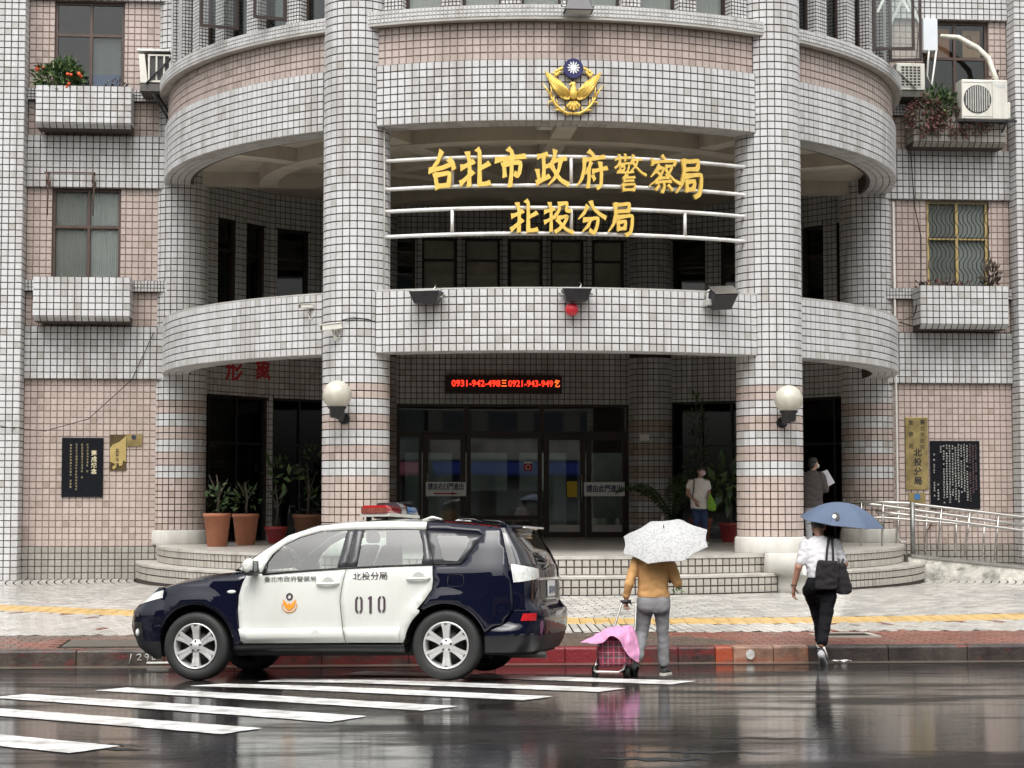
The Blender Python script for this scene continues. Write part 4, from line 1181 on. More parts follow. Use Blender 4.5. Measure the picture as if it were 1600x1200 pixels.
bush('flowering_shrub', 'green shrub with orange flowers in the upper left window planter', 'plant', Lw(-8.98, -0.66, 9.52), [('foliage', lf, [M_leaf, M_leaf2]), ('foliage', lf2, [M_leaf, M_leaf2]), ('flower', fl, M_flw)], [((0, 0, 0), (-.1, 0, .3)), ((.02, 0, 0), (.15, 0, .45))])
bush('hanging_plant', 'leafy green plant between the two air conditioners, upper right', 'plant', Lw(8.0, -0.75, 9.52), [('foliage', leafset(620, (0, 0, 0.0), (0.42, 0.28, 0.40), 0.11, rg), [M_leaf2, M_leaf])], [((0, .1, 0), (0, 0, .3)), ((.1, .1, 0), (.2, 0, .2))])
bush('dry_plant', 'drooping reddish dry plant over the edge of the upper right planter', 'plant', Lw(8.1, -0.92, 9.22), [('foliage', leafset(620, (-0.42, 0, 0.10), (0.40, 0.16, 0.40), 0.10, rg, up=-0.5), [M_dry, M_dry2]), ('foliage', leafset(520, (0.25, -0.02, -0.02), (0.66, 0.12, 0.30), 0.09, rg, up=-0.5), [M_dry, M_dry2])], [((0, 0, .3), (-.4, -.05, -.2)), ((.2, 0, .3), (.4, -.05, -.2))])
bush('dry_plant', 'wilted brown stalks behind the outdoor unit hose at upper right', 'plant', Lw(9.2, -0.6, 9.55), [('foliage', leafset(160, (0, 0, 0.3), (0.18, 0.14, 0.42), 0.10, rg), [M_dry2, M_dry])], [((0, 0, 0), (.05, 0, .6))])
bush('dry_plant', 'grey withered plant in the lower right window planter', 'plant', Lw(9.02, -0.62, 5.92), [('foliage', leafset(150, (0.02, 0, 0.28), (0.17, 0.14, 0.28), 0.12, rg, up=1.2), [M_dry2, mat('grey_leaf', (0.11, 0.10, 0.09), 0.8)])], [((0, 0, 0), (.08, 0, .45)), ((0, 0, 0), (-.05, 0, .4))])
bush('dry_plant', 'thin low weeds along the lower right window planter', 'plant', Lw(8.1, -0.62, 5.93), [('foliage', leafset(170, (0, 0, 0.06), (0.62, 0.12, 0.12), 0.10, rg, up=1.4), [MAT['grey_leaf'], M_dry])], [((0, 0, 0), (.04, 0, .2)), ((.3, 0, 0), (.32, 0, .2)), ((-.4, 0, 0), (-.42, 0, .25))])
bush('small_plant', 'purple grey seedlings at the right end of the upper left planter', 'plant', Lw(-7.95, -0.66, 9.53), [('foliage', leafset(90, (0, 0, 0.10), (0.22, 0.14, 0.12), 0.07, rg, up=1.2), [mat('purple_leaf', (0.07, 0.06, 0.09), 0.7), M_leaf2])], [((0, 0, 0), (.03, 0, .2))])

# ---- potted plants in the porch
M_terra = mat('terracotta', (0.34, 0.13, 0.07), 0.75, var=0.18, scale=4, bump=0.15)
M_redpot = mat('red_pot', (0.26, 0.03, 0.03), 0.45, var=0.15)
def pot(t, r, h, m, sq=False):
    mb = MB(); mb.lathe([(r * .66, 0), (r * .70, 0.01), (r * .94, h - .07), (r * 1.0, h - .065), (r * 1.0, h), (r * .90, h), (r * .86, h - .06)], 28); mb.build('pot', m, t)
    mb = MB(); mb.lathe([(0.001, h - .055), (r * .87, h - .05)], 20, caps=False); mb.build('soil', MAT['soil'], t)
def potted(label, lx, ly, r, h, m, fol, stemh, name='potted_plant'):
    t = thing(name, label, 'plant', Lw(lx, ly, F0), PHI, 'potted plants in the porch')
    pot(t, r, h, m)
    for f in fol: f.build('foliage', [M_leaf2, M_leaf], t)
    mb = MB(); mb.tube([(0, 0, h - .06), (0.03, 0, h + stemh * .5), (-0.02, 0.02, h + stemh)], [0.03, 0.022, 0.012], 6)
    mb.tube([(0.02, 0, h + stemh * .4), (0.18, 0.03, h + stemh * .9)], [0.014, 0.006], 5); mb.tube([(0.02, 0, h + stemh * .45), (-0.16, 0, h + stemh)], [0.014, 0.006], 5); mb.build('trunk', M_bark, t)
potted('tall leafy plant in the leftmost terracotta pot', -5.88, -1.75, 0.255, 0.60, M_terra, [leafset(55, (0, 0.1, 0.85), (0.26, 0.28, 0.28), 0.13, rg)], 0.7)
potted('leafy plant in the second terracotta pot from the left', -5.42, -0.85, 0.25, 0.58, M_terra, [leafset(45, (0, 0.1, 0.85), (0.26, 0.28, 0.28), 0.13, rg)], 0.6)
potted('sparse bare-stemmed plant in a small red pot on the left', -4.9, 0.3, 0.22, 0.32, M_redpot, [leafset(30, (0.1, 0, 1.35), (0.35, 0.25, 0.35), 0.22, rg)], 0.8)
potted('dark plant in the brown pot beside the left front column', -4.30, 0.4, 0.29, 0.55, mat('brown_pot', (0.20, 0.09, 0.05), 0.75, var=0.2), [leafset(60, (0.1, 0.3, 1.3), (0.30, 0.30, 0.7), 0.16, rg)], 1.0)
potted('small palm in a red pot at the right of the entrance', 3.95, 0.15, 0.20, 0.38, M_redpot, [leafset(60, (0, 0, 1.15), (0.35, 0.3, 0.35), 0.34, rg, up=-.1)], 0.7)
potted('tall dark conifer-like plant by the right shop window', 3.62, 1.35, 0.24, 0.45, M_terra, [leafset(150, (0, 0.2, 1.4), (0.30, 0.30, 0.8), 0.13, rg), leafset(110, (-.05, 0.1, 2.5), (0.16, 0.16, 0.5), 0.11, rg)], 2.0)
t = thing('palm', 'arching dark palm right of the entrance doors', 'plant', Lw(2.95, 0.9, F0), PHI)
pot(t, 0.26, 0.42, M_terra)
for k, (az, L, lift) in enumerate(((178, 1.15, 0.75), (150, 0.9, 0.8), (210, 0.8, 0.7), (20, 0.75, 0.9), (60, 0.7, 1.0), (330, 0.8, 0.7), (270, 0.6, 0.8))):
    mb = MB(); a = R_(az); pts = []
    for i in range(9):
        u = i / 8; pts.append(Vector((math.cos(a) * L * u, math.sin(a) * L * u, 0.45 + lift * math.sin(u * 2.1) * 1.0 - 0.12 * u)))
    mb.tube(pts, [0.014 - 0.001 * i for i in range(9)], 5)
    for i in range(1, 9):
        for j in range(3):
            u = (i - 1 + j / 3) / 8; p = pts[i - 1].lerp(pts[i], j / 3); tv = (pts[i] - pts[i - 1]).normalized(); sd = tv.cross(Vector((0, 0, 1))).normalized()
            for s in (-1, 1):
                d = (sd * s + tv * 0.5 + Vector((0, 0, -0.5))).normalized(); Lf = 0.24 * math.sin(0.35 + 2.5 * u)
                mb.add([p, p + d * Lf * .5 + tv * .018, p + d * Lf + Vector((0, 0, -.04)), p + d * Lf * .5 - tv * .018], [(0, 1, 2, 3)])
    mb.build('frond', M_leaf2, t)
t = thing('wooden_stand', 'small pale box with a bottle under the palm by the doors', 'box', Lw(2.62, 0.1, F0), PHI)
MB().box(-0.10, 0.10, -0.1, 0.1, 0, 0.40).build('box_body', mat('pale_wood', (0.34, 0.31, 0.20), 0.7), t)
mb = MB(); mb.lathe([(0.035, 0.40), (0.035, 0.49), (0.015, 0.52)], 12); mb.build('bottle', mat('pale_plastic', (0.42, 0.42, 0.36), 0.4), t)
# ================================================================== GROUND
def sheet(name, xs, ys, zf, m, kind='structure', yoff=None):
    mb = MB(); vs = [(x, (y if yoff is None else y + yoff(x)), zf(x, y if yoff is None else y + yoff(x))) for x in xs for y in ys]
    n = len(ys)
    mb.add(vs, [(i * n + j, (i + 1) * n + j, (i + 1) * n + j + 1, i * n + j + 1) for i in range(len(xs) - 1) for j in range(n - 1)], 0, True)
    o = mb.build(name, m); tag(o, kind=kind); return o
KY = lambda x: 21.35 + 0.067 * x

def asphalt():
    m = bpy.data.materials.new('wet_asphalt'); m.use_nodes = True
    nt = m.node_tree; b = nt.nodes['Principled BSDF']; L = nt.links
    tc = nd(nt, 'ShaderNodeTexCoord')
    n1 = nd(nt, 'ShaderNodeTexNoise'); n1.inputs['Scale'].default_value = 0.9; n1.inputs['Detail'].default_value = 5
    mp = nd(nt, 'ShaderNodeMapping'); mp.inputs['Scale'].default_value = (0.55, 1.6, 1)
    L.new(tc.outputs['Object'], mp.inputs[0]); L.new(mp.outputs[0], n1.inputs['Vector'])
    cr = nd(nt, 'ShaderNodeValToRGB')
    cr.color_ramp.elements[0].position = 0.35; cr.color_ramp.elements[0].color = (0.007, 0.0065, 0.0065, 1)
    cr.color_ramp.elements[1].position = 0.7; cr.color_ramp.elements[1].color = (0.038, 0.033, 0.030, 1)
    ad = nd(nt, 'ShaderNodeMath', operation='ADD'); n5 = nd(nt, 'ShaderNodeTexNoise'); n5.inputs['Scale'].default_value = 40; n5.inputs['Detail'].default_value = 3; L.new(tc.outputs['Object'], n5.inputs['Vector']); ml5 = nd(nt, 'ShaderNodeMath', operation='MULTIPLY_ADD'); ml5.inputs[1].default_value = 0.5; ml5.inputs[2].default_value = -0.25; L.new(n5.outputs['Fac'], ml5.inputs[0]); L.new(n1.outputs['Fac'], ad.inputs[0]); L.new(ml5.outputs[0], ad.inputs[1]); L.new(ad.outputs[0], cr.inputs[0]); L.new(cr.outputs[0], b.inputs['Base Color'])
    b.inputs['Roughness'].default_value = 0.7
    b.inputs['Specular IOR Level'].default_value = 0.08
    b.inputs['Coat Weight'].default_value = 1.0
    n2 = nd(nt, 'ShaderNodeTexNoise'); n2.inputs['Scale'].default_value = 0.8; n2.inputs['Detail'].default_value = 7; n2.inputs['Roughness'].default_value = 0.62
    mp2 = nd(nt, 'ShaderNodeMapping'); mp2.inputs['Scale'].default_value = (0.40, 1.25, 1); mp2.inputs['Location'].default_value = (3.1, 1.7, 0)
    L.new(tc.outputs['Object'], mp2.inputs[0]); L.new(mp2.outputs[0], n2.inputs['Vector'])
    r = nd(nt, 'ShaderNodeMapRange'); r.inputs[1].default_value = 0.44; r.inputs[2].default_value = 0.62; r.inputs[3].default_value = 0.010; r.inputs[4].default_value = 0.075
    L.new(n2.outputs['Fac'], r.inputs[0]); L.new(r.outputs[0], b.inputs['Coat Roughness'])
    r3 = nd(nt, 'ShaderNodeMapRange'); r3.inputs[1].default_value = 0.47; r3.inputs[2].default_value = 0.60; r3.inputs[3].default_value = 1.0; r3.inputs[4].default_value = 0.16
    L.new(n2.outputs['Fac'], r3.inputs[0]); L.new(r3.outputs[0], b.inputs['Coat Weight'])
    n3 = nd(nt, 'ShaderNodeTexNoise'); n3.inputs['Scale'].default_value = 5; n3.inputs['Detail'].default_value = 5; n3.inputs['Roughness'].default_value = 0.7
    mp3 = nd(nt, 'ShaderNodeMapping'); mp3.inputs['Scale'].default_value = (0.8, 2.0, 1)
    L.new(tc.outputs['Object'], mp3.inputs[0]); L.new(mp3.outputs[0], n3.inputs['Vector'])
    bp = nd(nt, 'ShaderNodeBump'); bp.inputs['Strength'].default_value = 0.5; bp.inputs['Distance'].default_value = 0.0035
    L.new(n3.outputs['Fac'], bp.inputs['Height']); L.new(bp.outputs[0], b.inputs['Coat Normal'])
    n4 = nd(nt, 'ShaderNodeTexNoise'); n4.inputs['Scale'].default_value = 220; n4.inputs['Detail'].default_value = 2
    L.new(tc.outputs['Object'], n4.inputs['Vector'])
    bp2 = nd(nt, 'ShaderNodeBump'); bp2.inputs['Strength'].default_value = 0.5; bp2.inputs['Distance'].default_value = 0.01
    L.new(n4.outputs['Fac'], bp2.inputs['Height']); L.new(bp2.outputs[0], b.inputs['Normal'])
    return m
sheet('road', list(np.linspace(-70, 70, 57)), list(np.linspace(-40, 0, 60)), road_z, asphalt(), yoff=KY)
# gutter strip beside the kerb
M_gut = mat('gutter_concrete', (0.15, 0.125, 0.10), 0.28, var=0.35, scale=1.5, bump=0.2, coat=0.6, dirt=0.6)
sheet('gutter', list(np.linspace(-30, 30, 31)), [-0.42, 0.0], lambda x, y: road_z(x, y) + 0.005, M_gut, yoff=KY)

# crosswalk stripes: each painted bar on its own
def kerbmat(name, base, paint, amount, seed):
    m = mat(name, base, 0.45, var=0.6, scale=4, bump=0.8, bscale=22, coat=0.25, dirt=0.2)
    nt = m.node_tree; b = nt.nodes['Principled BSDF']; src = b.inputs['Base Color'].links[0].from_socket
    tc = nd(nt, 'ShaderNodeTexCoord'); mp = nd(nt, 'ShaderNodeMapping'); mp.inputs['Location'].default_value = (seed, seed * 2, 0); mp.inputs['Scale'].default_value = (1.0, 1.0, 2.5)
    n = nd(nt, 'ShaderNodeTexNoise'); n.inputs['Scale'].default_value = 3.0; n.inputs['Detail'].default_value = 8; n.inputs['Roughness'].default_value = 0.75
    nt.links.new(tc.outputs['Object'], mp.inputs[0]); nt.links.new(mp.outputs[0], n.inputs['Vector'])
    r = nd(nt, 'ShaderNodeMapRange'); r.inputs[1].default_value = 1 - amount - 0.06; r.inputs[2].default_value = 1 - amount + 0.06
    nt.links.new(n.outputs['Fac'], r.inputs[0])
    mx = nd(nt, 'ShaderNodeMix', data_type='RGBA'); mx.inputs[7].default_value = list(paint) + [1]
    nt.links.new(r.outputs[0], mx.inputs[0]); nt.links.new(src, mx.inputs[6]); nt.links.new(mx.outputs[2], b.inputs['Base Color'])
    return m
M_paint = kerbmat('road_paint', (0.70, 0.70, 0.63), (0.07, 0.062, 0.055), 0.345, 7.3)
ST_Q = [[(-5.2, 14.25), (-2.64, 12.41), (-2.89, 12.02), (-5.2, 13.70)], [(-6.2, 16.65), (-1.84, 13.54), (-2.07, 13.14), (-6.2, 16.10)],
        [(-4.44, 16.84), (-1.14, 14.47), (-1.38, 13.99), (-4.66, 16.42)], [(-3.70, 17.70), (-0.45, 15.36), (-0.73, 14.95), (-3.92, 17.28)],
        [(-2.91, 18.45), (0.37, 16.40), (0.10, 15.97), (-3.16, 18.02)], [(-2.40, 19.18), (1.08, 17.36), (0.80, 16.92), (-2.60, 18.76)],
        [(-1.60, 20.05), (1.83, 18.31), (1.55, 17.86), (-1.85, 19.62)]]
ST_L = ['white crosswalk bar nearest the camera, cut by the left picture edge', 'second white crosswalk bar from the bottom left', 'third white crosswalk bar, in the middle of the crossing', 'fourth white crosswalk bar, starting left of the front wheel', 'fifth white crosswalk bar, just below the front wheel', 'sixth white crosswalk bar, running under the police car sill', 'farthest white crosswalk bar, ending by the shopping cart']
rs = random.Random(4)
for q, lb in zip(ST_Q, ST_L):
    # rough worn outline
    def edge(a, b, n):
        d = Vector((b[0] - a[0], b[1] - a[1])); nn = Vector((-d.y, d.x)).normalized()
        return [tuple(Vector(a) + d * (i / n) + nn * (rs.uniform(-.008, .008) if i else 0)) for i in range(n)]
    pl = edge(q[0], q[1], 60) + edge(q[1], q[2], 8) + edge(q[2], q[3], 60) + edge(q[3], q[0], 8)
    from mathutils.geometry import tessellate_polygon
    tr = tessellate_polygon([[Vector((p[0], p[1], 0)) for p in pl]])
    mb = MB(); mb.add([(x, y, road_z(x, y) + 0.006) for x, y in pl], [tuple(t) for t in tr])
    o = mb.build('crosswalk_stripe', M_paint, fixn=True)
    if o.data.polygons[0].normal.z < 0: o.data.flip_normals()
    tag(o, lb, kind='structure')


# ---- kerb of separate stones, with worn paint; the car's shade is coloured into those behind it
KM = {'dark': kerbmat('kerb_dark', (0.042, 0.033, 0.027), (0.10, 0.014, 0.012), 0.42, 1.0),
      'worn': kerbmat('kerb_worn_shaded', (0.035, 0.02, 0.018), (0.11, 0.013, 0.012), 0.50, 2.2),  # worn red, also painted-in shade for the stones behind the car
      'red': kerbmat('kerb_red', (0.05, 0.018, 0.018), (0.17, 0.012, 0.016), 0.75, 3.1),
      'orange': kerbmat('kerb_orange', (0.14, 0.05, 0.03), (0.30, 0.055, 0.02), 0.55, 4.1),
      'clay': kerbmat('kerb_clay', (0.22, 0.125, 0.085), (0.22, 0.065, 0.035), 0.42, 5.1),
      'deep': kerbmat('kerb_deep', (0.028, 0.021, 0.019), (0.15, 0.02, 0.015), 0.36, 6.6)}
KERB = bpy.data.objects.new('kerb', None); COL.objects.link(KERB); KERB.rotation_euler = (0, 0, math.atan(0.067)); KERB.location = (0, 21.35, 0); tag(KERB, kind='structure')
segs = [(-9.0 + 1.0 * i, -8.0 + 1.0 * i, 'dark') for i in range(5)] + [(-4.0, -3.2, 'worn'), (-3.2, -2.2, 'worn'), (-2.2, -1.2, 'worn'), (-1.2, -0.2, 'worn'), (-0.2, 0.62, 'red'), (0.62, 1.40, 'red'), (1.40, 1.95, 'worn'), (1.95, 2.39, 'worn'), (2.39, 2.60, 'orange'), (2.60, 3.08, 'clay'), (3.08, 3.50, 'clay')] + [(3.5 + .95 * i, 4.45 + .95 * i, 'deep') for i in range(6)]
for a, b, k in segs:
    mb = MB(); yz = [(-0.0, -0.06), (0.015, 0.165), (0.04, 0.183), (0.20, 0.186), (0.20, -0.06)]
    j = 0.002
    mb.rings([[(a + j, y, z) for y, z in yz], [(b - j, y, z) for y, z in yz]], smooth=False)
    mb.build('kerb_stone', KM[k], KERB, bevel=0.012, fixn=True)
mb = MB(); mb.prism([(0.052 * math.cos(R_(20 * i)), 0.058 * math.sin(R_(20 * i))) for i in range(18)], -0.01, 0.02); o = mb.build('kerb_marker', mat('marker_white', (0.46, 0.46, 0.44), 0.4, var=0.35, scale=30), KERB); o.location = (2.80, 0.0, 0.09)
mat('hand_paint', (0.66, 0.68, 0.64), 0.6, var=0.2)
for k_, pts in enumerate(([(.02, .10), (.015, .05), (.0, -.01)], [(.0, .085), (.03, .10), (.045, .08), (.02, .045), (.005, .03), (.05, .028)], [(.045, .085), (.02, .10), (.005, .075), (.025, .055), (.045, .085), (.04, .05), (.03, .02)], [(.03, .10), (.005, .07), (.01, .03), (.035, .035), (.05, .075), (.03, .10)])):
    mb = MB(); mb.tube([(-4.40 + .085 * k_ + x * 1.15, 0.004, .042 + z * .95) for x, z in pts], 0.0135, 6, flat=.35); mb.build('lettering', MAT['hand_paint'], KERB)
mb = MB(); mb.box(-4.20, -3.95, -0.001, 0.01, 0.028, 0.048); mb.build('paint_smear', MAT['hand_paint'], KERB)

# ---- pavement base and pavers
M_joint = mat('paving_joint', (0.022, 0.019, 0.016), 0.95, var=0.3, scale=3, spec=0.1)
PAV = sheet('pavement', list(np.linspace(-40, 40, 81)), [0.195, 1.0, 2.0, 3.0, 4.0, 5.0, 6.0, 6.5, 8, 10, 13, 20, 40], lambda x, y: walk_z(x, y) - 0.008, M_joint, yoff=KY)
M_pv = mat('paver_pale', (0.55, 0.53, 0.49), 0.34, var=0.14, scale=5, tone=True, dirt=0.25, coat=0.5)
M_pv2 = mat('paver_grey', (0.42, 0.415, 0.395), 0.32, var=0.16, scale=5, tone=True, dirt=0.35, coat=0.5)
M_pr = mat('paver_red', (0.20, 0.075, 0.052), 0.42, var=0.25, scale=2, tone=True, dirt=0.5, coat=0.12)
M_pd = mat('paver_wet_brown', (0.12, 0.085, 0.065), 0.35, var=0.3, scale=2, tone=True, dirt=0.4, coat=0.15)
M_py = mat('paver_yellow', (0.56, 0.38, 0.15), 0.40, var=0.10, scale=4, tone=True, dirt=0.2)
PT = Tiles(); rp = random.Random(9)
tilt = Vector((0, -0.034, 1)).normalized()
YA = lambda x: 24.08 + 0.022 * (x - 1.2) ** 2
def put(x, y, ang, w, h, k, jn=0.012):
    d = y - (21.6 + 0.067 * x)
    n = tilt if d < 6.2 else Vector((0, 0, 1))
    u = Vector((math.cos(ang), math.sin(ang), 0)); u = (u - n * u.dot(n)).normalized()
    PT.add((x, y, walk_z(x, y) + rp.uniform(-.0015, .0015)), tuple(n), tuple(u), w - jn, h - jn, k)
kang = math.atan(0.067)
# red strip along the kerb: running bond
FR = 1.66
for r in range(13):
    d = 0.26 + r * 0.109
    for i in range(-42, 42):
        s = i * 0.22 + (0.11 if r % 2 else 0)
        x = s * math.cos(kang) - d * math.sin(kang); y = 21.35 + s * math.sin(kang) + d * math.cos(kang)
        grate = 3.80 < x < 4.62 and 0.92 < d < 1.52
        plate = -5.35 < x < -3.9 and 0.35 < d < 1.2
        if grate or plate: continue
        k = 2
        if d > 1.25 and x < -2.6 + 0.3 * math.sin(3 * x): k = 3
        if -3.0 < x < 2.25 + 0.5 * math.sin(d * 3): k = 3
        if x < -5.6 and rp.random() < 0.25: k = 3
        put(x, y, kang + math.pi / 2, 0.109, 0.22, k, 0.010) if False else put(x, y, kang, 0.109, 0.22, k, 0.010)
# pale strip: bricks laid radially towards the drum
for i in range(-95, 96):
    a = R_(i * 0.55)
    for j in range(26):
        Rr = 9.6 + j * 0.25 + (0.125 if i % 2 else 0)
        x = CX + Rr * math.sin(a + PHI); y = CY - Rr * math.cos(a + PHI)
        d = (y - KY(x))
        if d < FR or y > YA(x) - 0.01 or abs(x) > 9: continue
        put(x, y, math.atan2(CY - y, CX - x), 0.00957 * Rr, 0.25, 0 if rp.random() < .93 else (1 if rp.random() < .6 else 2), 0.020)
# yellow guide strip
for i in range(-46, 48):
    x = i * 0.20
    for j in range(3):
        y = YA(x) + 0.12 + j * 0.24
        put(x, y, math.atan(0.044 * (x - 1.2)), 0.24, 0.20, 4, 0.006)
# concentric rings of pavers round the steps
for k in range(42):
    Rr = 7.58 + 0.143 * k
    n = int(2 * math.pi * Rr / 0.27)
    for i in range(n):
        a = 2 * math.pi * (i + 0.5 * (k % 2)) / n
        a = (a + math.pi) % (2 * math.pi) - math.pi
        if abs(a) > 1.66: continue
        x = CX + Rr * math.sin(a + PHI); y = CY - Rr * math.cos(a + PHI)
        if y < YA(x) + 0.74 or abs(x) > 12.5: continue
        put(x, y, a + PHI, 0.143, 2 * math.pi * Rr / n, 0 if rp.random() < 0.55 else 1, 0.024)
def pfilt(C, N): return (C[:, 2] > 0.1)
build_tiles(PT, PAV, [M_pv, M_pv2, M_pr, M_pd, M_py], lambda x, y, z: Vector((x, y, z)), 300, None, 'paver', 'paver_field', rot=0.0)

# drain grate and tread plate set in the red strip
def along(s, d, z=0.0): return Vector((s * math.cos(kang) - d * math.sin(kang), 21.35 + s * math.sin(kang) + d * math.cos(kang), z))
t = thing('drain_cover', 'dark rectangular drain grate in a pale frame, in the red paving', 'drain cover', along(4.22, 1.22, walk_z(4.2, 22.85)), kang)
mb = MB()
for b in ((-.40, .40, -.29, -.22), (-.40, .40, .22, .29), (-.40, -.31, -.22, .22), (.31, .40, -.22, .22)): mb.box(*b, -0.02, 0.008)
mb.build('frame', mat('pale_concrete', (0.36, 0.33, 0.29), 0.5, var=0.15), t)
mb = MB()
for i in range(20): mb.box(-.30 + i * .0315, -.30 + i * .0315 + .018, -.215, .215, -0.02, 0.004)
mb.build('grate', mat('iron_dark', (0.03, 0.028, 0.026), 0.4, metal=0.4, var=0.2), t)
o = MB().box(-0.62, 0.62, -0.36, 0.36, -0.02, 0.006).build('tread_plate', mat('tread_iron', (0.13, 0.12, 0.10), 0.35, metal=0.4, var=0.3, scale=20, bump=0.8, bscale=60)); o.location = along(-4.62, 0.78, walk_z(-4.6, 21.8)); o.rotation_euler = (math.atan(.034), 0, kang); tag(o, 'grey metal tread plate in the paving ahead of the police car bumper', 'drain cover')

# ================================================================== entrance steps
STP = bpy.data.objects.new('entrance_steps', None); COL.objects.link(STP); STP.location = Lw(0, 0); STP.rotation_euler = (0, 0, PHI); tag(STP, kind='structure')
M_step = mat('tile_step', (0.44, 0.42, 0.375), 0.36, var=0.12, scale=25, tone=True, dirt=0.5)
M_nose = mat('step_stone', (0.47, 0.45, 0.41), 0.38, var=0.14, scale=6, dirt=0.5, coat=0.2)
mb = MB(); half_disc(mb, 7.48 - TD, 0.2, 0.25, 0.645); half_disc(mb, 7.10 - TD, 0.2, 0.60, 0.935); mb.build('step_core', M_grout, STP)
mb = MB(); arc_solid(mb, 6.9, 7.495, 0.645, 0.695, -90, 90, 90); mb.build('lower_tread', M_nose, STP, bevel=0.008)
mb = MB(); half_disc(mb, 7.115, 3.75, 0.936, 0.99, n=90); mb.build('porch_floor', M_nose, STP)
J_ = 0.021
cyl_tiles(ST, 7.48, 0.398, 2, -90, 90, 0.96, col=0)
cyl_tiles(ST, 7.10, 0.693, 2, -90, 90, 1.0, col=0)
J_ = 0.015
build_tiles(ST, STP, [M_step], Lw, 300, None, 'tile', 'riser_tiling')
# painted block at the foot of the right column
mb = MB()
def blob_ring(z, w, dfront, rr=0.10, n=6):
    pts = []
    for (cx, cy, a0) in ((w, -dfront, -90), (w, 0.2, 0), (-w, 0.2, 90), (-w, -dfront, 180)):
        for k in range(n + 1):
            a = R_(a0 + 90 * k / n); pts.append((cx + rr * (math.cos(a) - (1 if cx > 0 else -1)), cy + rr * math.sin(a) + (rr if cy < 0 else 0), z))
    return pts
mb.rings([blob_ring(0.34, 0.36, 0.86), blob_ring(0.50, 0.34, 0.84), blob_ring(0.66, 0.33, 0.80), blob_ring(0.70, 0.45, 0.66), blob_ring(0.86, 0.44, 0.62), blob_ring(0.985, 0.43, 0.60), blob_ring(1.0, 0.40, 0.56)])
o = mb.build('column_footing', M_plinth, BLD, fixn=True); o.location = (3.62, -6.55, 0); o.rotation_euler = (0, 0, R_(30))

# ================================================================== ramp and handrails at the right
RMP = thing('access_ramp', 'stained white concrete wheelchair ramp beside the right end of the steps', 'ramp', Lw(0, 0), PHI)
y0, y1 = -2.62, -0.75
zt = lambda x: 0.83 - 0.105 * (x - 6.9)
mb = MB()
rr = []
for x in np.linspace(6.7, 13, 14): rr.append([(x, y0, 0.2), (x, y0, zt(x) - 0.06), (x, y0 + 0.22, zt(x) - 0.06), (x, y0 + 0.22, 0.2)])
mb.rings(rr, smooth=False)
mb.build('ramp_wall', kerbmat('mossy_wall', (0.44, 0.43, 0.385), (0.085, 0.082, 0.055), 0.40, 3.3), RMP, fixn=True)
mb = MB(); mb.rings([[(x, y0 - .02, zt(x) - .058), (x, y0 - .02, zt(x)), (x, y0 + .25, zt(x)), (x, y0 + .25, zt(x) - .058)] for x in np.linspace(6.75, 13, 14)], smooth=False)
mb.build('coping', mat('coping_grey', (0.20, 0.195, 0.18), 0.6, var=0.25), RMP, fixn=True)
mb = MB(); mb.rings([[(x, y0 + .25, 0.2), (x, y0 + .25, zt(x) - 0.02), (x, y1, zt(x) - 0.02), (x, y1, 0.2)] for x in np.linspace(6.75, 13, 6)], smooth=False)
mb.build('ramp_floor', M_nose, RMP, fixn=True)
# moss and peeling stain near the low end
RL = thing('handrail', 'double stainless steel handrail along the access ramp', 'handrail', Lw(0, 0), PHI)
def lxu(u): return 7.03 + (u - 1445) * 0.01168
def zv(v): return 0.81 + (868 - v) * 0.01179
def railtube(pts, r, y, nm='rail'):
    mb = MB(); mb.tube([(lxu(u), y, zv(v)) for u, v in pts], r, 8); return mb.build(nm, M_steel, RL)
yf = y0 + 0.11; yb_ = -0.95
railtube([(1335, 783), (1420, 787), (1600, 808), (1760, 827), (1860, 839)], 0.029, yf)
railtube([(1368, 800), (1420, 805), (1600, 829), (1760, 850), (1860, 863)], 0.028, yf)
railtube([(1385, 789), (1405, 790), (1600, 816), (1760, 838)], 0.032, yb_)
railtube([(1372, 811), (1420, 811), (1600, 826), (1760, 846)], 0.026, yb_)
mb = MB(); mb.tube([(lxu(1426), yf - .03, 0.62), (lxu(1426), yf - .03, zv(785))], 0.045, 12); mb.build('end_post', mat('dull_steel', (0.22, 0.22, 0.21), 0.45, metal=0.7, var=0.2), RL)
for (u0, v0, u1, v1), y in (((1474, 793, 1467, 862), yf), ((1520, 798, 1510, 868), yf), ((1566, 804, 1558, 876), yf), ((1614, 810, 1606, 884), yf), ((1446, 797, 1441, 862), yb_), ((1543, 810, 1540, 872), yb_), ((1380, 784, 1377, 858), yf), ((1345, 784, 1343, 856), yf), ((1493, 803, 1490, 866), yb_), ((1590, 816, 1587, 878), yb_)):
    mb = MB(); mb.tube([(lxu(u0), y, zv(v0)), (lxu(u1), y, zv(v1))], 0.020, 6); mb.build('post', M_steel, RL)
cable('cable', 'brown bent cable rising behind the ramp handrail', [(7.75, -0.4, 0.85), (7.78, -0.35, 1.2), (8.0, -0.33, 1.55), (8.15, -0.33, 1.62)], 0.014, M_rust)

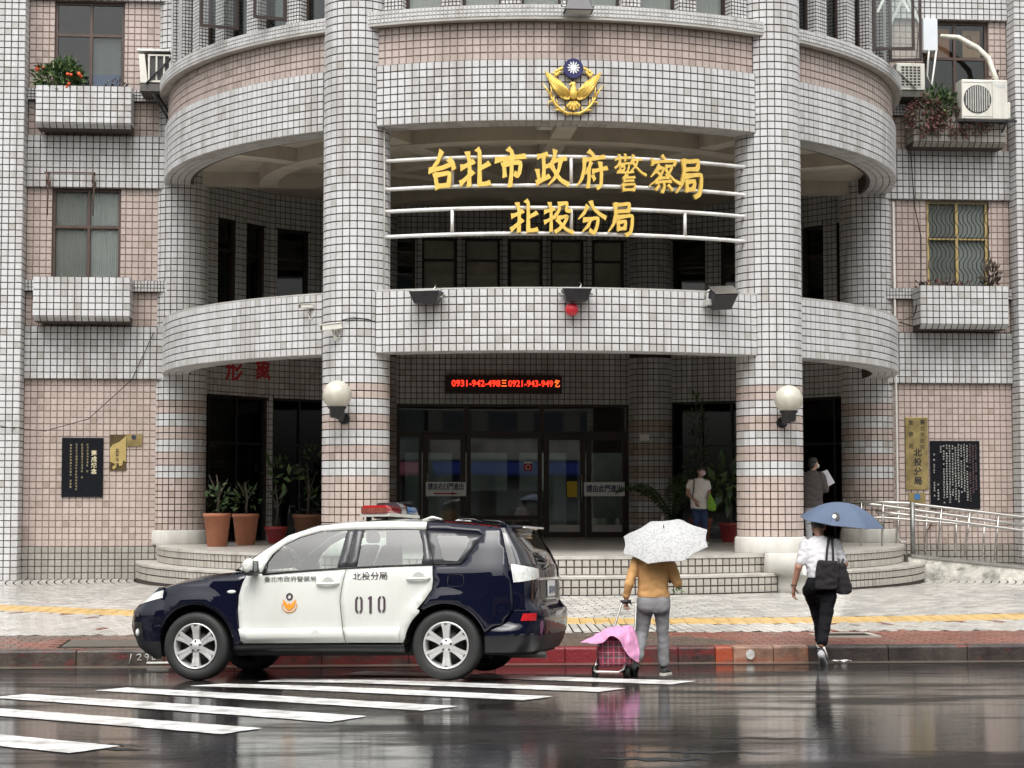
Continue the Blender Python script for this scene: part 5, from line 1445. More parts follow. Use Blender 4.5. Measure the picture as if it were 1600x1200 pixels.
# ================================================================== far side of the street (behind the camera; seen in glass, paint and wet road)
def far_house(x0, x1, y, h, col, label, aw):
    t = thing('street_building', label, 'building', ((x0 + x1) / 2, y, 0.3), 0, 'buildings across the street')
    w = x1 - x0
    MB().box(-w / 2, w / 2, -8, 0, 0, h).build('wall', mat('far_wall_' + label.split()[1], col, 0.8, var=0.2, scale=1), t)
    mb = MB()
    for k in range(int(h // 3.2)):
        for i in range(int(w // 2.4)):
            x = -w / 2 + 0.7 + i * 2.4; mb.box(x, x + 1.5, 0.002, 0.04, 0.9 + k * 3.2, 2.5 + k * 3.2)
    mb.build('window', mat('far_glass', (0.05, 0.06, 0.07), 0.1), t)
    MB().box(-w / 2 + .05, w / 2 - .05, 0.05, 0.3, 3.25, 4.3).build('fascia', mat('far_fascia_' + label.split()[1], tuple(min(.6, c * 3) for c in col), 0.6, var=.5, scale=.8), t)
    mb = MB()
    for i in range(int(w // 3)): mb.box(-w / 2 + .5 + i * 3, -w / 2 + 2.6 + i * 3, 0.002, 0.06, 0.1, 2.4)
    mb.build('shopfront', mat('far_shop', (0.35, 0.36, 0.34), 0.4, var=.7, scale=.5), t)
    mb = MB(); mb.rings([[(-w / 2 + .1, 0.04, 3.05), (-w / 2 + .1, 1.7, 2.45), (-w / 2 + .1, 1.7, 2.60), (-w / 2 + .1, 0.04, 3.2)], [(w / 2 - .1, 0.04, 3.05), (w / 2 - .1, 1.7, 2.45), (w / 2 - .1, 1.7, 2.60), (w / 2 - .1, 0.04, 3.2)]], smooth=False); mb.build('awning', mat('awning_' + label.split()[1], aw, 0.6), t, fixn=True)
for a in ((-44, -22, -15, 15, (0.12, 0.11, 0.10), 'dim grey low shop building with blue awning across the street', (0.03, 0.07, 0.35)), (-21.8, -8, -14.6, 19, (0.16, 0.14, 0.12), 'drab beige shop building with blue awning across the street', (0.02, 0.05, 0.30)),
          (-7.8, 5, -15, 14, (0.09, 0.11, 0.10), 'dark slate shop building with pink awning across the street', (0.50, 0.15, 0.22)), (5.2, 19, -14.8, 18, (0.17, 0.155, 0.13), 'dull cream shop building with blue awning across the street', (0.02, 0.05, 0.33)), (19.2, 44, -15, 16, (0.06, 0.065, 0.07), 'bluish dark shop building with yellow awning across the street', (0.55, 0.40, 0.05))):
    far_house(*a)

# litter in the gutter and a weed at the foot of the steps
mb = MB(); rl = random.Random(3); n = 7
vs_ = [(i * .05 - .15 + rl.uniform(-.01, .01), j * .035 - .04, rl.uniform(0.004, .03)) for i in range(n) for j in range(3)]
mb.add(vs_, [(i * 3 + j, (i + 1) * 3 + j, (i + 1) * 3 + j + 1, i * 3 + j + 1) for i in range(n - 1) for j in range(2)])
o = mb.build('paper_scrap', mat('paper_white', (0.62, 0.62, 0.60), 0.7)); o.location = along(3.80, -0.22, 0.014); o.rotation_euler = (0, 0, kang); tag(o, 'crumpled white paper scrap in the gutter right of the stepping man', 'litter')
t = thing('weed', 'small green weed growing at the foot of the lower step', 'plant', Lw(1.55, -7.50, 0.39), PHI)
leafset(16, (0, 0, .07), (.05, .02, .07), .09, rg, up=1.2).build('leaves', [M_leaf, M_leaf2], t)

# short cracks in the asphalt
def crack(pts, w, label):
    mb = MB(); rr = []
    for i, (x, y) in enumerate(pts):
        k = w * (1 - abs(2 * i / (len(pts) - 1) - 1)) + 0.004; rr.append([(x, y - k, road_z(x, y) + .004), (x, y + k, road_z(x, y) + .004)])
    mb.rings(rr, closed=False, cap0=False, cap1=False); o = mb.build('crack', mat('crack_dark', (0.008, 0.008, 0.008), 0.8)); tag(o, label, kind='structure')
for (x0, y0, L, w) in ((-3.55, 14.05, .95, .05), (-2.95, 12.55, .45, .05), (-2.75, 12.30, .35, .06), (0.62, 12.1, 1.2, .05), (0.5, 11.75, .8, .07), (1.0, 12.9, 1.5, .03), (4.2, 13.6, 1.8, .02)):
    rk = random.Random(int(x0 * 100)); crack([(x0 + L * i / 14, y0 + rk.uniform(-.04, .04) - .1 * i / 14) for i in range(15)], w, 'dark crack in the wet asphalt')
# ================================================================== POLICE CAR
def carpaint(name, c, coat=1.0):
    m = mat(name, c, 0.5, var=0.04, scale=2, coat=coat, spec=0.0)
    m.node_tree.nodes['Principled BSDF'].inputs['Coat Roughness'].default_value = 0.015
    return m
M_cnavy = carpaint('paint_navy', (0.003, 0.004, 0.013))
M_cwhite = mat('paint_white', (0.60, 0.61, 0.575), 0.35, var=0.03, scale=2, coat=1.0, dirt=0.10)
M_ctrim = mat('trim_black', (0.014, 0.014, 0.015), 0.38, var=0.15)
M_cpil = mat('pillar_grey', (0.035, 0.036, 0.040), 0.35, var=0.15, coat=0.4)
M_crub = mat('tyre_rubber', (0.016, 0.016, 0.016), 0.62, var=0.25, bump=0.15)
M_alloy = mat('alloy_silver', (0.66, 0.655, 0.64), 0.34, metal=0.55, var=0.08)
M_cglass = glass('car_glass', (0.70, 0.79, 0.76), 1.25)
M_bglass = glass('car_rear_glass', (0.10, 0.12, 0.11), 1.2)
M_lens_c = mat('lamp_clear', (0.62, 0.63, 0.60), 0.12, var=0.25, scale=22, coat=1.0)
M_chrome = mat('chrome', (0.75, 0.75, 0.75), 0.12, metal=1.0, var=0.05)
M_redlens = mat('red_lens', (0.42, 0.012, 0.015), 0.12, var=0.1, coat=1.0)
CAR = thing('police_car', 'white and dark blue police SUV with number 010, parked at the kerb on the crosswalk', 'police car')
# orient on the sloping road
org = Vector((-0.4577, 19.137)); yaw = R_(167)
up = Vector((-0.0023, 0.035, 1)).normalized()
fw = Vector((math.cos(yaw), math.sin(yaw), 0)); fw = (fw - up * fw.dot(up)).normalized()
lf_ = up.cross(fw)
rot = Matrix((fw, lf_, up)).transposed()
CAR.rotation_euler = (rot @ Matrix.Rotation(0.012, 3, 'Y')).to_euler()
CAR.location = (org.x, org.y, road_z(org.x, org.y) + 0.012)

AF, AR, RA = (2.67, 0.353), (0.0, 0.345), 0.425
def wid(x, z):
    a = 0.885
    if z <= 1.08: a -= 0.055 * ((z - 0.72) / 0.5) ** 2
    else: a -= 0.0285 + 0.36 * (z - 1.08) + 0.10 * max(0, z - 1.35)
    if x < -0.30: a -= 0.17 * ((-0.30 - x) / 0.65) ** 2
    if x > 2.75: a -= 0.20 * ((x - 2.75) / 0.60) ** 2
    for c in (AF, AR):
        d = math.hypot(x - c[0], z - c[1])
        if z < 0.95 and d < 0.66:
            t = max(0, min(1, (0.62 - d) / 0.17)); a += 0.030 * t * t * (3 - 2 * t)
    if 0.38 < z < 0.545 and 0.45 < x < 2.2: a += 0.012 * min(1, (0.545 - z) / 0.02)
    return a
def arc_pts(c, a0, a1, n, r=RA): return [(c[0] + r * math.cos(R_(a0 + (a1 - a0) * i / n)), c[1] + r * math.sin(R_(a0 + (a1 - a0) * i / n))) for i in range(n + 1)]
def panel(name, outline, m, parent, side=1, off=0.0, step=0.06, thick=0.010, wf=wid):
    # densify outline
    pl = []
    n = len(outline)
    for i in range(n):
        a = Vector(outline[i]); b = Vector(outline[(i + 1) % n]); k = max(1, int((b - a).length / step))
        pl += [a.lerp(b, j / k) for j in range(k)]
    nb = len(pl)
    xs = [p.x for p in pl]; zs = [p.y for p in pl]
    def inside(x, z):
        c = False
        for i in range(nb):
            a, b = pl[i], pl[i - 1]
            if (a.y > z) != (b.y > z) and x < (b.x - a.x) * (z - a.y) / (b.y - a.y) + a.x: c = not c
        return c
    pts = list(pl)
    gx = int((max(xs) - min(xs)) / step) + 1; gz = int((max(zs) - min(zs)) / step) + 1
    for i in range(1, gx + 1):
        for j in range(1, gz + 1):
            x, z = min(xs) + i * step, min(zs) + j * step
            if inside(x, z) and min((Vector((x, z)) - p).length for p in pl) > step * 0.55: pts.append(Vector((x, z)))
    v, e, f, *_ = delaunay_2d_cdt(pts, [(i, (i + 1) % nb) for i in range(nb)], [], 1, 1e-5)
    vs = [(p.x, side * (wf(p.x, p.y) + off), p.y) for p in v]
    fs = []
    for t in f:
        a, b, c = [Vector(vs[i]) for i in t[:3]]
        nrm = (b - a).cross(c - a)
        fs.append(tuple(t) if nrm.y * side > 0 else tuple(t)[::-1])
    mb = MB(); mb.add(vs, fs, 0, True)
    o = mb.build(name, m, parent)
    if thick:
        s = o.modifiers.new('thick', 'SOLIDIFY'); s.thickness = thick; s.offset = -1
    return o
g = 0.004
belt = [(1.911, 1.075), (1.04, 1.128), (0.149, 1.152)]
dfront = [(2.106, 1.100), (2.153, 0.993), (2.190, 0.864), (2.196, 0.701), (2.177, 0.538), (2.151, 0.407), (2.138, 0.381)]
dgap = [(1.047, 1.122), (1.088, 0.924), (1.103, 0.796), (1.079, 0.547), (1.048, 0.383)]
drear = [(0.138, 1.145), (0.124, 1.004), (0.132, 0.909), (0.198, 0.805), (0.290, 0.700)]
fender = [(2.118, 1.098), (2.30, 1.068), (2.60, 1.032), (2.85, 0.992), (3.03, 0.945), (3.035, 0.88), (3.06, 0.80), (3.065, 0.62)] + arc_pts(AF, 20, 180, 22) + [(2.246, 0.372), (2.146, 0.381)] + [(x + g + .004, z) for x, z in dfront[::-1][1:]]
fdoor = dfront + [(x + g, z) for x, z in dgap[::-1]] + [(1.5, 1.104), (1.911, 1.079)]
rdoor = [(x - g, z) for x, z in dgap] + [(0.437, 0.383)] + arc_pts(AR, 5, 58, 8)[1:-1] + [(0.262, 0.706 + .0)] + drear[::-1][0:0] + [(0.290 + .0, 0.712), (0.205, 0.81), (0.138, 0.912), (0.130, 1.004), (0.144, 1.143), (0.6, 1.142)]
quarter = [(0.130, 1.143), (0.116, 1.004), (0.124, 0.909), (0.190, 0.803), (0.250, 0.722)] + arc_pts(AR, 60, 165, 14) + [(-0.45, 0.50), (-0.60, 0.56), (-0.69, 0.70), (-0.668, 0.955), (-0.634, 1.146), (-0.547, 1.466), (-0.518, 1.520), (-0.24, 1.545), (0.236, 1.588), (0.235, 1.508), (-0.365, 1.448), (-0.155, 1.150)]
strip = [(2.16, 1.112), (2.205, 1.140), (1.968, 1.312), (1.713, 1.475), (1.405, 1.567), (1.1, 1.594), (0.726, 1.606), (0.246, 1.589), (0.246, 1.512), (0.60, 1.523), (1.083, 1.526), (1.37, 1.512), (1.587, 1.456), (1.746, 1.380), (1.86, 1.285), (1.925, 1.18), (1.95, 1.10)]
sill = [(2.255, 0.372), (2.262, 0.30), (1.04, 0.292), (0.43, 0.285), (0.44, 0.375)]
gF = [(1.907, 1.090), (1.895, 1.20), (1.840, 1.280), (1.740, 1.372), (1.585, 1.446), (1.37, 1.503), (1.090, 1.517), (1.150, 1.132)]
pB = [(1.083, 1.518), (0.995, 1.520), (1.045, 1.136), (1.143, 1.131)]
pB2 = [(0.990, 1.520), (0.906, 1.518), (0.943, 1.141), (1.038, 1.136)]
gR = [(0.900, 1.516), (0.323, 1.509), (0.275, 1.386), (0.252, 1.259), (0.262, 1.166), (0.938, 1.143)]
pC = [(0.318, 1.508), (0.246, 1.503), (0.148, 1.162), (0.257, 1.164), (0.246, 1.26), (0.270, 1.386)]
qf = [(0.238, 1.502), (-0.355, 1.446), (-0.150, 1.158), (0.140, 1.158)]
qg = [(0.124, 1.449), (-0.188, 1.438), (-0.225, 1.394), (-0.200, 1.320), (-0.115, 1.186), (0.027, 1.197)]
mirr_tri = [(1.945, 1.085), (1.925, 1.175), (1.902, 1.20), (1.912, 1.085)]
doors = {}
for s in (1, -1):
    panel('front_fender', fender, M_cnavy, CAR, s)
    fd = panel('front_door', fdoor, M_cwhite, CAR, s)
    rd = panel('rear_door', rdoor, M_cwhite, CAR, s)
    panel('rear_quarter', quarter, M_cnavy, CAR, s)
    panel('roof_side', strip, M_cwhite, CAR, s)
    panel('sill', sill, M_ctrim, CAR, s, -0.02)
    panel('door_moulding', [(2.158, 0.400), (2.182, 0.53), (1.086, 0.535), (1.060, 0.400)], M_cwhite, fd, s, 0.010, thick=0.012)
    panel('door_moulding', [(1.046, 0.400), (1.070, 0.535), (0.47, 0.54), (0.47, 0.400)], M_cwhite, rd, s, 0.010, thick=0.012)
    panel('window', gF, M_cglass, fd, s, -0.012, thick=0)
    panel('window', gR, M_cglass, rd, s, -0.012, thick=0)
    panel('pillar_trim', pB, M_cpil, fd, s); panel('pillar_trim', pB2, M_cpil, rd, s); panel('pillar_trim', pC, M_cpil, rd, s)
    panel('mirror_base', mirr_tri, M_ctrim, fd, s)
    q = panel('quarter_frame', qf, M_cpil, CAR, s, -0.004)
    panel('window', qg, M_cglass if False else M_bglass, q, s, 0.002, thick=0)
    # belt moulding
    mb = MB(); pts = [(x, s * (wid(x, z) + 0.004), z - 0.004 + 0.008) for x, z in [(1.94, 1.078), (1.5, 1.106), (1.04, 1.130), (0.6, 1.146), (0.149, 1.154)]]
    mb.tube(pts, 0.010, 6); mb.build('belt_moulding', M_ctrim, CAR)
    # arch lip liners
    for c, a0, a1 in ((AF, 15, 182), (AR, 3, 172)):
        mb = MB()
        rr = []
        for x, z in arc_pts(c, a0, a1, 28, RA - 0.003): rr.append([(x, s * (wid(x, z) - 0.004), z), (x, s * 0.60, z)])
        mb.rings(rr, closed=False, cap0=False, cap1=False); mb.build('wheel_arch', M_ctrim, CAR)
    doors[s] = (fd, rd)
    # door handles with recessed cup
    for d, x0, z0 in ((fd, 1.232, 0.978), (rd, 0.278, 1.018)):
        M = Matrix.Translation((x0, s * (wid(x0, z0) + 0.002), z0))
        mb = MB(); mb.tube([M @ Vector((-0.118, s * 0.004, 0.003)), M @ Vector((-0.10, s * 0.028, 0.002)), M @ Vector((0.0, s * 0.034, 0)), M @ Vector((0.10, s * 0.026, -0.002)), M @ Vector((0.118, s * 0.004, -0.004))], [0.012, 0.016, 0.017, 0.016, 0.011], 8, flat=0.75)
        mb.build('handle', M_cwhite, d)
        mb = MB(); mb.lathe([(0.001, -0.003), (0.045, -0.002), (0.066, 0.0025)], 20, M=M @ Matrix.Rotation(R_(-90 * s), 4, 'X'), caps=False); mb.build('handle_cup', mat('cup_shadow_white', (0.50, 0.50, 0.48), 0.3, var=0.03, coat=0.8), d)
# fuel flap outline and side marker (near side)
for s in (1, -1):
    mb = MB(); pts = [(x, s * (wid(x, z) + 0.0015), z) for x, z in ((-0.03, 1.05), (-0.16, 1.055), (-0.19, 1.03), (-0.19, 0.96), (-0.16, 0.935), (-0.05, 0.935), (-0.02, 0.96), (-0.03, 1.05))]
    mb.tube(pts, 0.0025, 4); mb.build('fuel_flap', M_ctrim, CAR)
    mb = MB(); mb.sphere((2.272, s * (wid(2.272, 0.905) - 0.004), 0.905), 0.05, 10, sc=(1.0, 0.3, 0.38)); mb.build('side_marker', M_lens_c, CAR)
    # mirror
    mb = MB(); mb.rings([[(2.03 + a * r, s * (0.86 + y), 1.165 + b * r2) for a, b in ((math.cos(t), math.sin(t)) for t in np.linspace(0, 2 * math.pi, 14, endpoint=False))] for y, r, r2 in ((0.02, 0.02, 0.03), (0.05, 0.055, 0.07), (0.14, 0.065, 0.085), (0.21, 0.055, 0.07), (0.235, 0.02, 0.03))]); mc = mb.build('mirror', M_cwhite, CAR)
    mb = MB(); mb.rings([[(2.03 + a * r, s * (0.86 + y), 1.105 + b * r2) for a, b in ((math.cos(t), math.sin(t)) for t in np.linspace(0, 2 * math.pi, 12, endpoint=False))] for y, r, r2 in ((-0.03, 0.045, 0.025), (0.05, 0.062, 0.035), (0.15, 0.068, 0.04), (0.215, 0.055, 0.03))]); mb.build('mirror_foot', M_ctrim, mc)
    mb = MB(); mb.box(1.958, 1.966, s * 0.92 if s > 0 else -1.06, s * 1.06 if s > 0 else -0.92, 1.11, 1.22); mb.build('mirror_glass', M_chrome, mc)

# ---- lofted front and rear ends: plan curve at each height
def lerp_tab(tab, z):
    tab = sorted(tab)
    if z <= tab[0][0]: return tab[0][1]
    for (a, va), (b, vb) in zip(tab, tab[1:]):
        if z <= b: return va + (vb - va) * (z - a) / (b - a)
    return tab[-1][1]
FX = [(0.22, 3.26), (0.28, 3.41), (0.34, 3.50), (0.42, 3.54), (0.55, 3.58), (0.70, 3.56), (0.78, 3.49), (0.86, 3.36), (0.93, 3.25), (0.96, 3.20)]
RX = [(0.28, -0.88), (0.36, -0.93), (0.45, -0.955), (0.60, -0.965), (0.685, -0.955), (0.71, -0.93), (0.76, -0.885), (0.95, -0.885), (1.08, -0.875), (1.14, -0.865), (1.28, -0.80), (1.42, -0.70), (1.50, -0.63)]
R0X = [(0.28, -0.40), (0.45, -0.405), (0.50, -0.46), (0.56, -0.61), (0.70, -0.695), (0.955, -0.672), (1.146, -0.638), (1.466, -0.550), (1.52, -0.520)]
def front_pt(z, q, off=0.0):
    """q in -1..1 across (1 = near side)"""
    x0 = 3.02 if z > 0.62 else (3.062 if z > .5 else AF[0] + math.sqrt(max(0, RA ** 2 - (z - AF[1]) ** 2)) - 0.0)
    x0 = min(x0, 3.07); w0 = wid(x0, z) - 0.001; xc = lerp_tab(FX, z)
    t = q * math.pi / 2; p = 2.0 / 2.7
    c, s_ = max(0.0, math.cos(t)), math.sin(t)
    return (x0 + (xc - x0) * c ** p + off * max(.3, c), math.copysign(abs(s_) ** p, s_) * (w0 + off), z)
def rear_pt(z, q, off=0.0):
    x0 = lerp_tab(R0X, z); w0 = wid(x0, z) - 0.001; xr = lerp_tab(RX, z)
    t = q * math.pi / 2; p = 2.0 / 3.8
    c, s_ = max(0.0, math.cos(t)), math.sin(t)
    return (x0 + (xr - x0) * c ** p - off * max(.3, c), math.copysign(abs(s_) ** p, s_) * (w0 + off), z)
def patch(name, fn, z0, z1, q0, q1, m, parent, off=0.0, nz=10, nq=26, rev=False, zf=None, thick=0.0):
    mb = MB(); vs = []
    for i in range(nz + 1):
        for j in range(nq + 1):
            q = q0 + (q1 - q0) * j / nq
            if zf: a, b = zf((q - q0) / (q1 - q0)); z = a + (b - a) * i / nz
            else: z = z0 + (z1 - z0) * i / nz
            vs.append(fn(z, q, off))
    k = nq + 1; fs = [(i * k + j, i * k + j + 1, (i + 1) * k + j + 1, (i + 1) * k + j) for i in range(nz) for j in range(nq)]
    if rev: fs = [f[::-1] for f in fs]
    mb.add(vs, fs, 0, True); o = mb.build(name, m, parent)
    if thick: s = o.modifiers.new('thick', 'SOLIDIFY'); s.thickness = thick; s.offset = -1
    return o
# front: q from -1 (far) to 1 (near) gives normals forward with increasing z
fb = patch('front_bumper', front_pt, 0.40, 0.955, -1, 1, M_cnavy, CAR, nz=16, nq=48)
patch('lower_valance', front_pt, 0.22, 0.40, -1, 1, M_ctrim, fb, nz=6, nq=48)
patch('grille', front_pt, 0.44, 0.82, -0.42, 0.42, M_ctrim, fb, 0.006, rev=False)
patch('grille_bar', front_pt, 0.655, 0.685, -0.70, 0.70, M_chrome, fb, 0.010, nz=2)
for s in (1, -1):
    a, b = (0.36, 0.985) if s > 0 else (-0.985, -0.36)
    zf = (lambda u: (0.745 + 0.105 * u, 0.85 + 0.08 * u)) if s > 0 else (lambda u: (0.85 - 0.105 * u, 0.93 - 0.08 * u))
    patch('headlight', front_pt, 0, 0, a, b, M_lens_c, CAR, 0.006, zf=zf, nz=6)
    a, b = (0.62, 0.80) if s > 0 else (-0.80, -0.62)
    patch('fog_lamp_recess', front_pt, 0.43, 0.60, a, b, M_ctrim, fb, 0.004, nz=6, nq=8)
    c = front_pt(0.49, s * 0.70, 0.006); mb = MB(); mb.sphere(c, 0.042, 8, sc=(.5, 1, 1)); mb.build('fog_lamp', M_lens_c, fb)
mb = MB(); c = front_pt(0.57, 0.0, 0.012); mb.box(c[0], c[0] + 0.012, -0.16, 0.16, 0.50, 0.64); mb.build('number_plate', mat('plate_white', (0.70, 0.70, 0.68), 0.5), CAR)
# rear
patch('tailgate', rear_pt, 0.685, 1.14, -1, 1, M_cnavy, CAR, nz=14, nq=48, rev=True)
tg = [o for o in CAR.children if o.name.startswith('tailgate')][0]
patch('rear_window', rear_pt, 1.143, 1.475, -1, 1, M_bglass, CAR, nz=10, nq=40, rev=True)
for s in (1, -1):
    q = (0.80, 0.93) if s > 0 else (-0.93, -0.80)
    patch('tailgate_pillar', rear_pt, 1.145, 1.475, *q, M_cnavy, tg, 0.003, nz=8, nq=5, rev=True)
patch('tailgate_header', rear_pt, 1.47, 1.515, -1, 1, M_cnavy, tg, 0.004, nz=3, nq=40, rev=True)
rb = patch('rear_bumper', rear_pt, 0.445, 0.69, -1, 1, M_cnavy, CAR, 0.012, nz=8, nq=48, rev=True)
patch('lower_valance', rear_pt, 0.28, 0.46, -1, 1, M_ctrim, rb, 0.006, nz=6, nq=48, rev=True)
mb = MB(); mb.rings([[(*rear_pt(0.688, q, 0.012)[:2], 0.690) for q in np.linspace(-1, 1, 49)], [(*rear_pt(0.71, q, -0.02)[:2], 0.70) for q in np.linspace(-1, 1, 49)]], closed=False, cap0=False, cap1=False); mb.build('bumper_shelf', M_ctrim, rb)
for s in (1, -1):
    a, b = (0.25, 0.995) if s > 0 else (-0.995, -0.25)
    zf = (lambda u: (1.0 - 0.03 * u, 1.10 + 0.05 * u)) if s > 0 else (lambda u: (0.97 + 0.03 * u, 1.15 - 0.05 * u))
    patch('tail_light', rear_pt, 0, 0, a, b, M_lens_c, CAR, 0.010, zf=zf, nz=8, rev=True)
    a, b = (0.58, 0.90) if s > 0 else (-0.90, -0.58)
    patch('reflector', rear_pt, 0.590, 0.662, a, b, M_redlens, rb, 0.018, nz=3, nq=8, rev=True)
patch('plate_recess', rear_pt, 0.80, 0.985, -0.22, 0.22, M_ctrim, tg, 0.004, nz=4, nq=8, rev=True)
patch('chrome_strip', rear_pt, 0.985, 1.008, -0.36, 0.36, M_chrome, tg, 0.018, nz=2, nq=14, rev=True)
pl = MB(); pl.box(-0.905, -0.897, -0.17, 0.17, 0.815, 0.975); pl = pl.build('number_plate', MAT['plate_white'], CAR)
# the plate is unreadable in the photo: only its worn dark strokes
mb = MB()
for y, z0, z1, w in ((0.12, .84, .92, .02), (0.08, .84, .92, .02), (0.04, .85, .92, .02), (-0.02, .84, .92, .02), (-0.07, .86, .91, .02), (-0.12, .84, .92, .02)): mb.box(-0.909, -0.9055, y - w, y + w * .4, z0, z1)
mb.build('plate_marks', mat('plate_ink', (0.10, 0.12, 0.16), 0.6, var=.5, scale=60), pl)
mb = MB(); mb.tube([(-0.80, 0.0, 1.10), (-0.85, 0.05, 1.16), (-0.86, 0.30, 1.20)], 0.012, 6); mb.tube([(-0.86, 0.02, 1.18), (-0.83, 0.38, 1.245)], 0.009, 5); mb.build('rear_wiper', M_ctrim, tg)
mb = MB(); mb.tube([(-0.55, 0.45, 0.24), (-0.93, 0.45, 0.235)], 0.035, 10); mb.build('exhaust', mat('exhaust', (0.10, 0.09, 0.085), 0.5, metal=.6), CAR)
# spoiler
mb = MB(); rr = []
for q in np.linspace(-1, 1, 21):
    y = 0.60 * q; e = 1 - 0.5 * abs(q) ** 6; x1 = -0.715 + 0.06 * q * q
    rr.append([(-0.48, y, 1.545), (x1 * e - .5 * (1 - e), y, 1.540), (x1 * e - .5 * (1 - e) - .004, y, 1.508), (-0.60, y, 1.498)])
mb.rings(rr); mb.build('spoiler', M_cnavy, CAR, fixn=True)
mb = MB(); mb.box(-0.735, -0.71, -0.45, 0.45, 1.512, 1.530); mb.build('brake_lamp', M_lens_c, CAR)

# ---- roof, windscreen, hood lofts
def cross(name, rows, m, parent, n=20, pz=2.0, px=2.4):
    """rows: (edge x, edge z, edge y, centre x, centre z)"""
    mb = MB(); rr = []
    for xe, ze, ye, xc, zc in rows:
        rr.append([(xe + (xc - xe) * (1 - abs(q) ** px), ye * q, ze + (zc - ze) * (1 - abs(q) ** pz)) for q in np.linspace(-1, 1, n + 1)])
    mb.rings(rr, closed=False, cap0=False, cap1=False); return mb.build(name, m, parent, fixn=False)
def rf(x, ze, zc): return (x, ze, wid(x, ze) - 0.0, x, zc)
cross('roof', [(1.52, 1.538, wid(1.52, 1.538), 1.62, 1.567), (1.40, 1.568, wid(1.4, 1.568), 1.46, 1.602), rf(1.25, 1.583, 1.622), rf(1.1, 1.594, 1.632), rf(.9, 1.601, 1.638), rf(.726, 1.606, 1.64), rf(.5, 1.600, 1.634), rf(.246, 1.589, 1.622)], M_cwhite, CAR)
cross('rear_roof', [rf(.240, 1.588, 1.621), rf(0.0, 1.569, 1.602), rf(-.24, 1.545, 1.577), rf(-.42, 1.528, 1.556), (-.515, 1.520, wid(-.515, 1.52), -.60, 1.535)], M_cnavy, CAR)
ws = [(2.205, 1.138, wid(2.205, 1.138), 2.46, 1.105), (2.10, 1.215, wid(2.1, 1.215), 2.32, 1.20), (1.968, 1.312, wid(1.968, 1.312), 2.13, 1.315), (1.84, 1.394, wid(1.84, 1.394), 1.97, 1.405), (1.713, 1.475, wid(1.713, 1.475), 1.82, 1.485), (1.53, 1.536, wid(1.53, 1.536), 1.63, 1.563)]
cross('windscreen', ws, M_cglass, CAR)
hood = []
for t in np.linspace(0, 1, 13):
    xe = 2.125 + (3.03 - 2.125) * t; ze = lerp_tab([(2.118, 1.100), (2.30, 1.070), (2.60, 1.034), (2.85, 0.994), (3.03, 0.948)], xe)
    xc = 2.46 + (3.22 - 2.46) * t; zc = 1.105 - 0.05 * t - 0.11 * t * t * t - 0.0
    hood.append((xe, ze, wid(xe, ze) - 0.002, xc, max(zc, ze + 0.004 - 0.02 * t)))
cross('hood', hood, M_cnavy, CAR, 24, 3.0)
mb = MB(); mb.rings([[(2.46 - .27 * abs(q) ** 2.4 + dx, 0.80 * q, 1.10 + dz) for q in np.linspace(-1, 1, 15)] for dx, dz in ((0.03, -0.01), (-.12, 0.01))], closed=False, cap0=False, cap1=False); mb.build('cowl', M_ctrim, CAR)
# roof rails and antenna
for s in (1, -1):
    mb = MB(); mb.tube([(-0.30, s * .52, 1.575), (-0.22, s * .53, 1.605), (-0.05, s * .55, 1.62)], [.012, .014, .01], 6)
    mb.build('roof_rack_foot', M_ctrim, CAR)
    mb = MB(); mb.tube([(0.30, s * .60, 1.60), (0.20, s * .60, 1.635), (0.10, s * .60, 1.61)], [.02, .018, .012], 6); mb.build('roof_rack_foot', M_cwhite, CAR)
# ---- underbody, wheel wells, interior
mb = MB()
mb.box(-0.80, 3.15, -0.62, 0.62, 0.24, 0.50); mb.box(0.45, 2.24, -0.80, 0.80, 0.27, 0.40)
mb.box(-0.62, 3.0, -0.60, 0.60, 0.40, 0.80)
mb.build('underbody', mat('underbody', (0.008, 0.008, 0.008), 0.8), CAR)
M_seat = mat('seat_fabric', (0.10, 0.10, 0.105), 0.8, var=0.15); M_dash = mat('dashboard', (0.045, 0.045, 0.048), 0.6, var=0.1)
mb = MB(); mb.box(-0.55, 2.1, -0.78, 0.78, 0.80, 0.84); mb.box(1.85, 2.35, -0.74, 0.74, 0.84, 1.07)
mb.box(2.0, 2.35, -0.70, 0.70, 1.05, 1.10); mb.build('dashboard', M_dash, CAR, bevel=0.02)
mb = MB(); R0_ = [(1.62 + .19 * math.sin(t) * .45, 0.36 + 0.185 * math.cos(t), 1.10 + 0.185 * math.sin(t)) for t in np.linspace(0, 2 * math.pi, 25)]
mb.tube(R0_, 0.016, 6); mb.tube([(1.62, 0.54, 1.10), (1.62, 0.18, 1.10)], 0.02, 6); mb.tube([(1.63, .36, 1.1), (1.9, .36, 1.0)], .04, 6); mb.build('steering_wheel', M_ctrim, CAR)
def seat(x, y, w, head=True):
    mb = MB()
    mb.rings([[(x + dx - .12, y + a * w, z) for a, dx in ((-1, -.06), (-1, .06), (1, .06), (1, -.06))] for z, dx in ((0.85, 0),)] + [[(x - t * .22 + dx - .1, y + a * w * (1 - .25 * t), 0.85 + t * 0.52) for a, dx in ((-1, -.06), (-1, .06), (1, .06), (1, -.06))] for t in (0.3, 0.7, 1.0)])
    if head: mb.rings([[(x - .34 + dx, y + a * 0.13, z) for a, dx in ((-1, -.05), (-1, .04), (1, .04), (1, -.05))] for z in (1.385, 1.50)])
    mb.box(x - .12, x + .38, y - w, y + w, 0.84, 0.93)
    return mb.build('seat', M_seat, CAR, bevel=0.03, fixn=True)
seat(1.25, 0.37, 0.24); seat(1.25, -0.37, 0.24); seat(0.25, 0.0, 0.62, False)
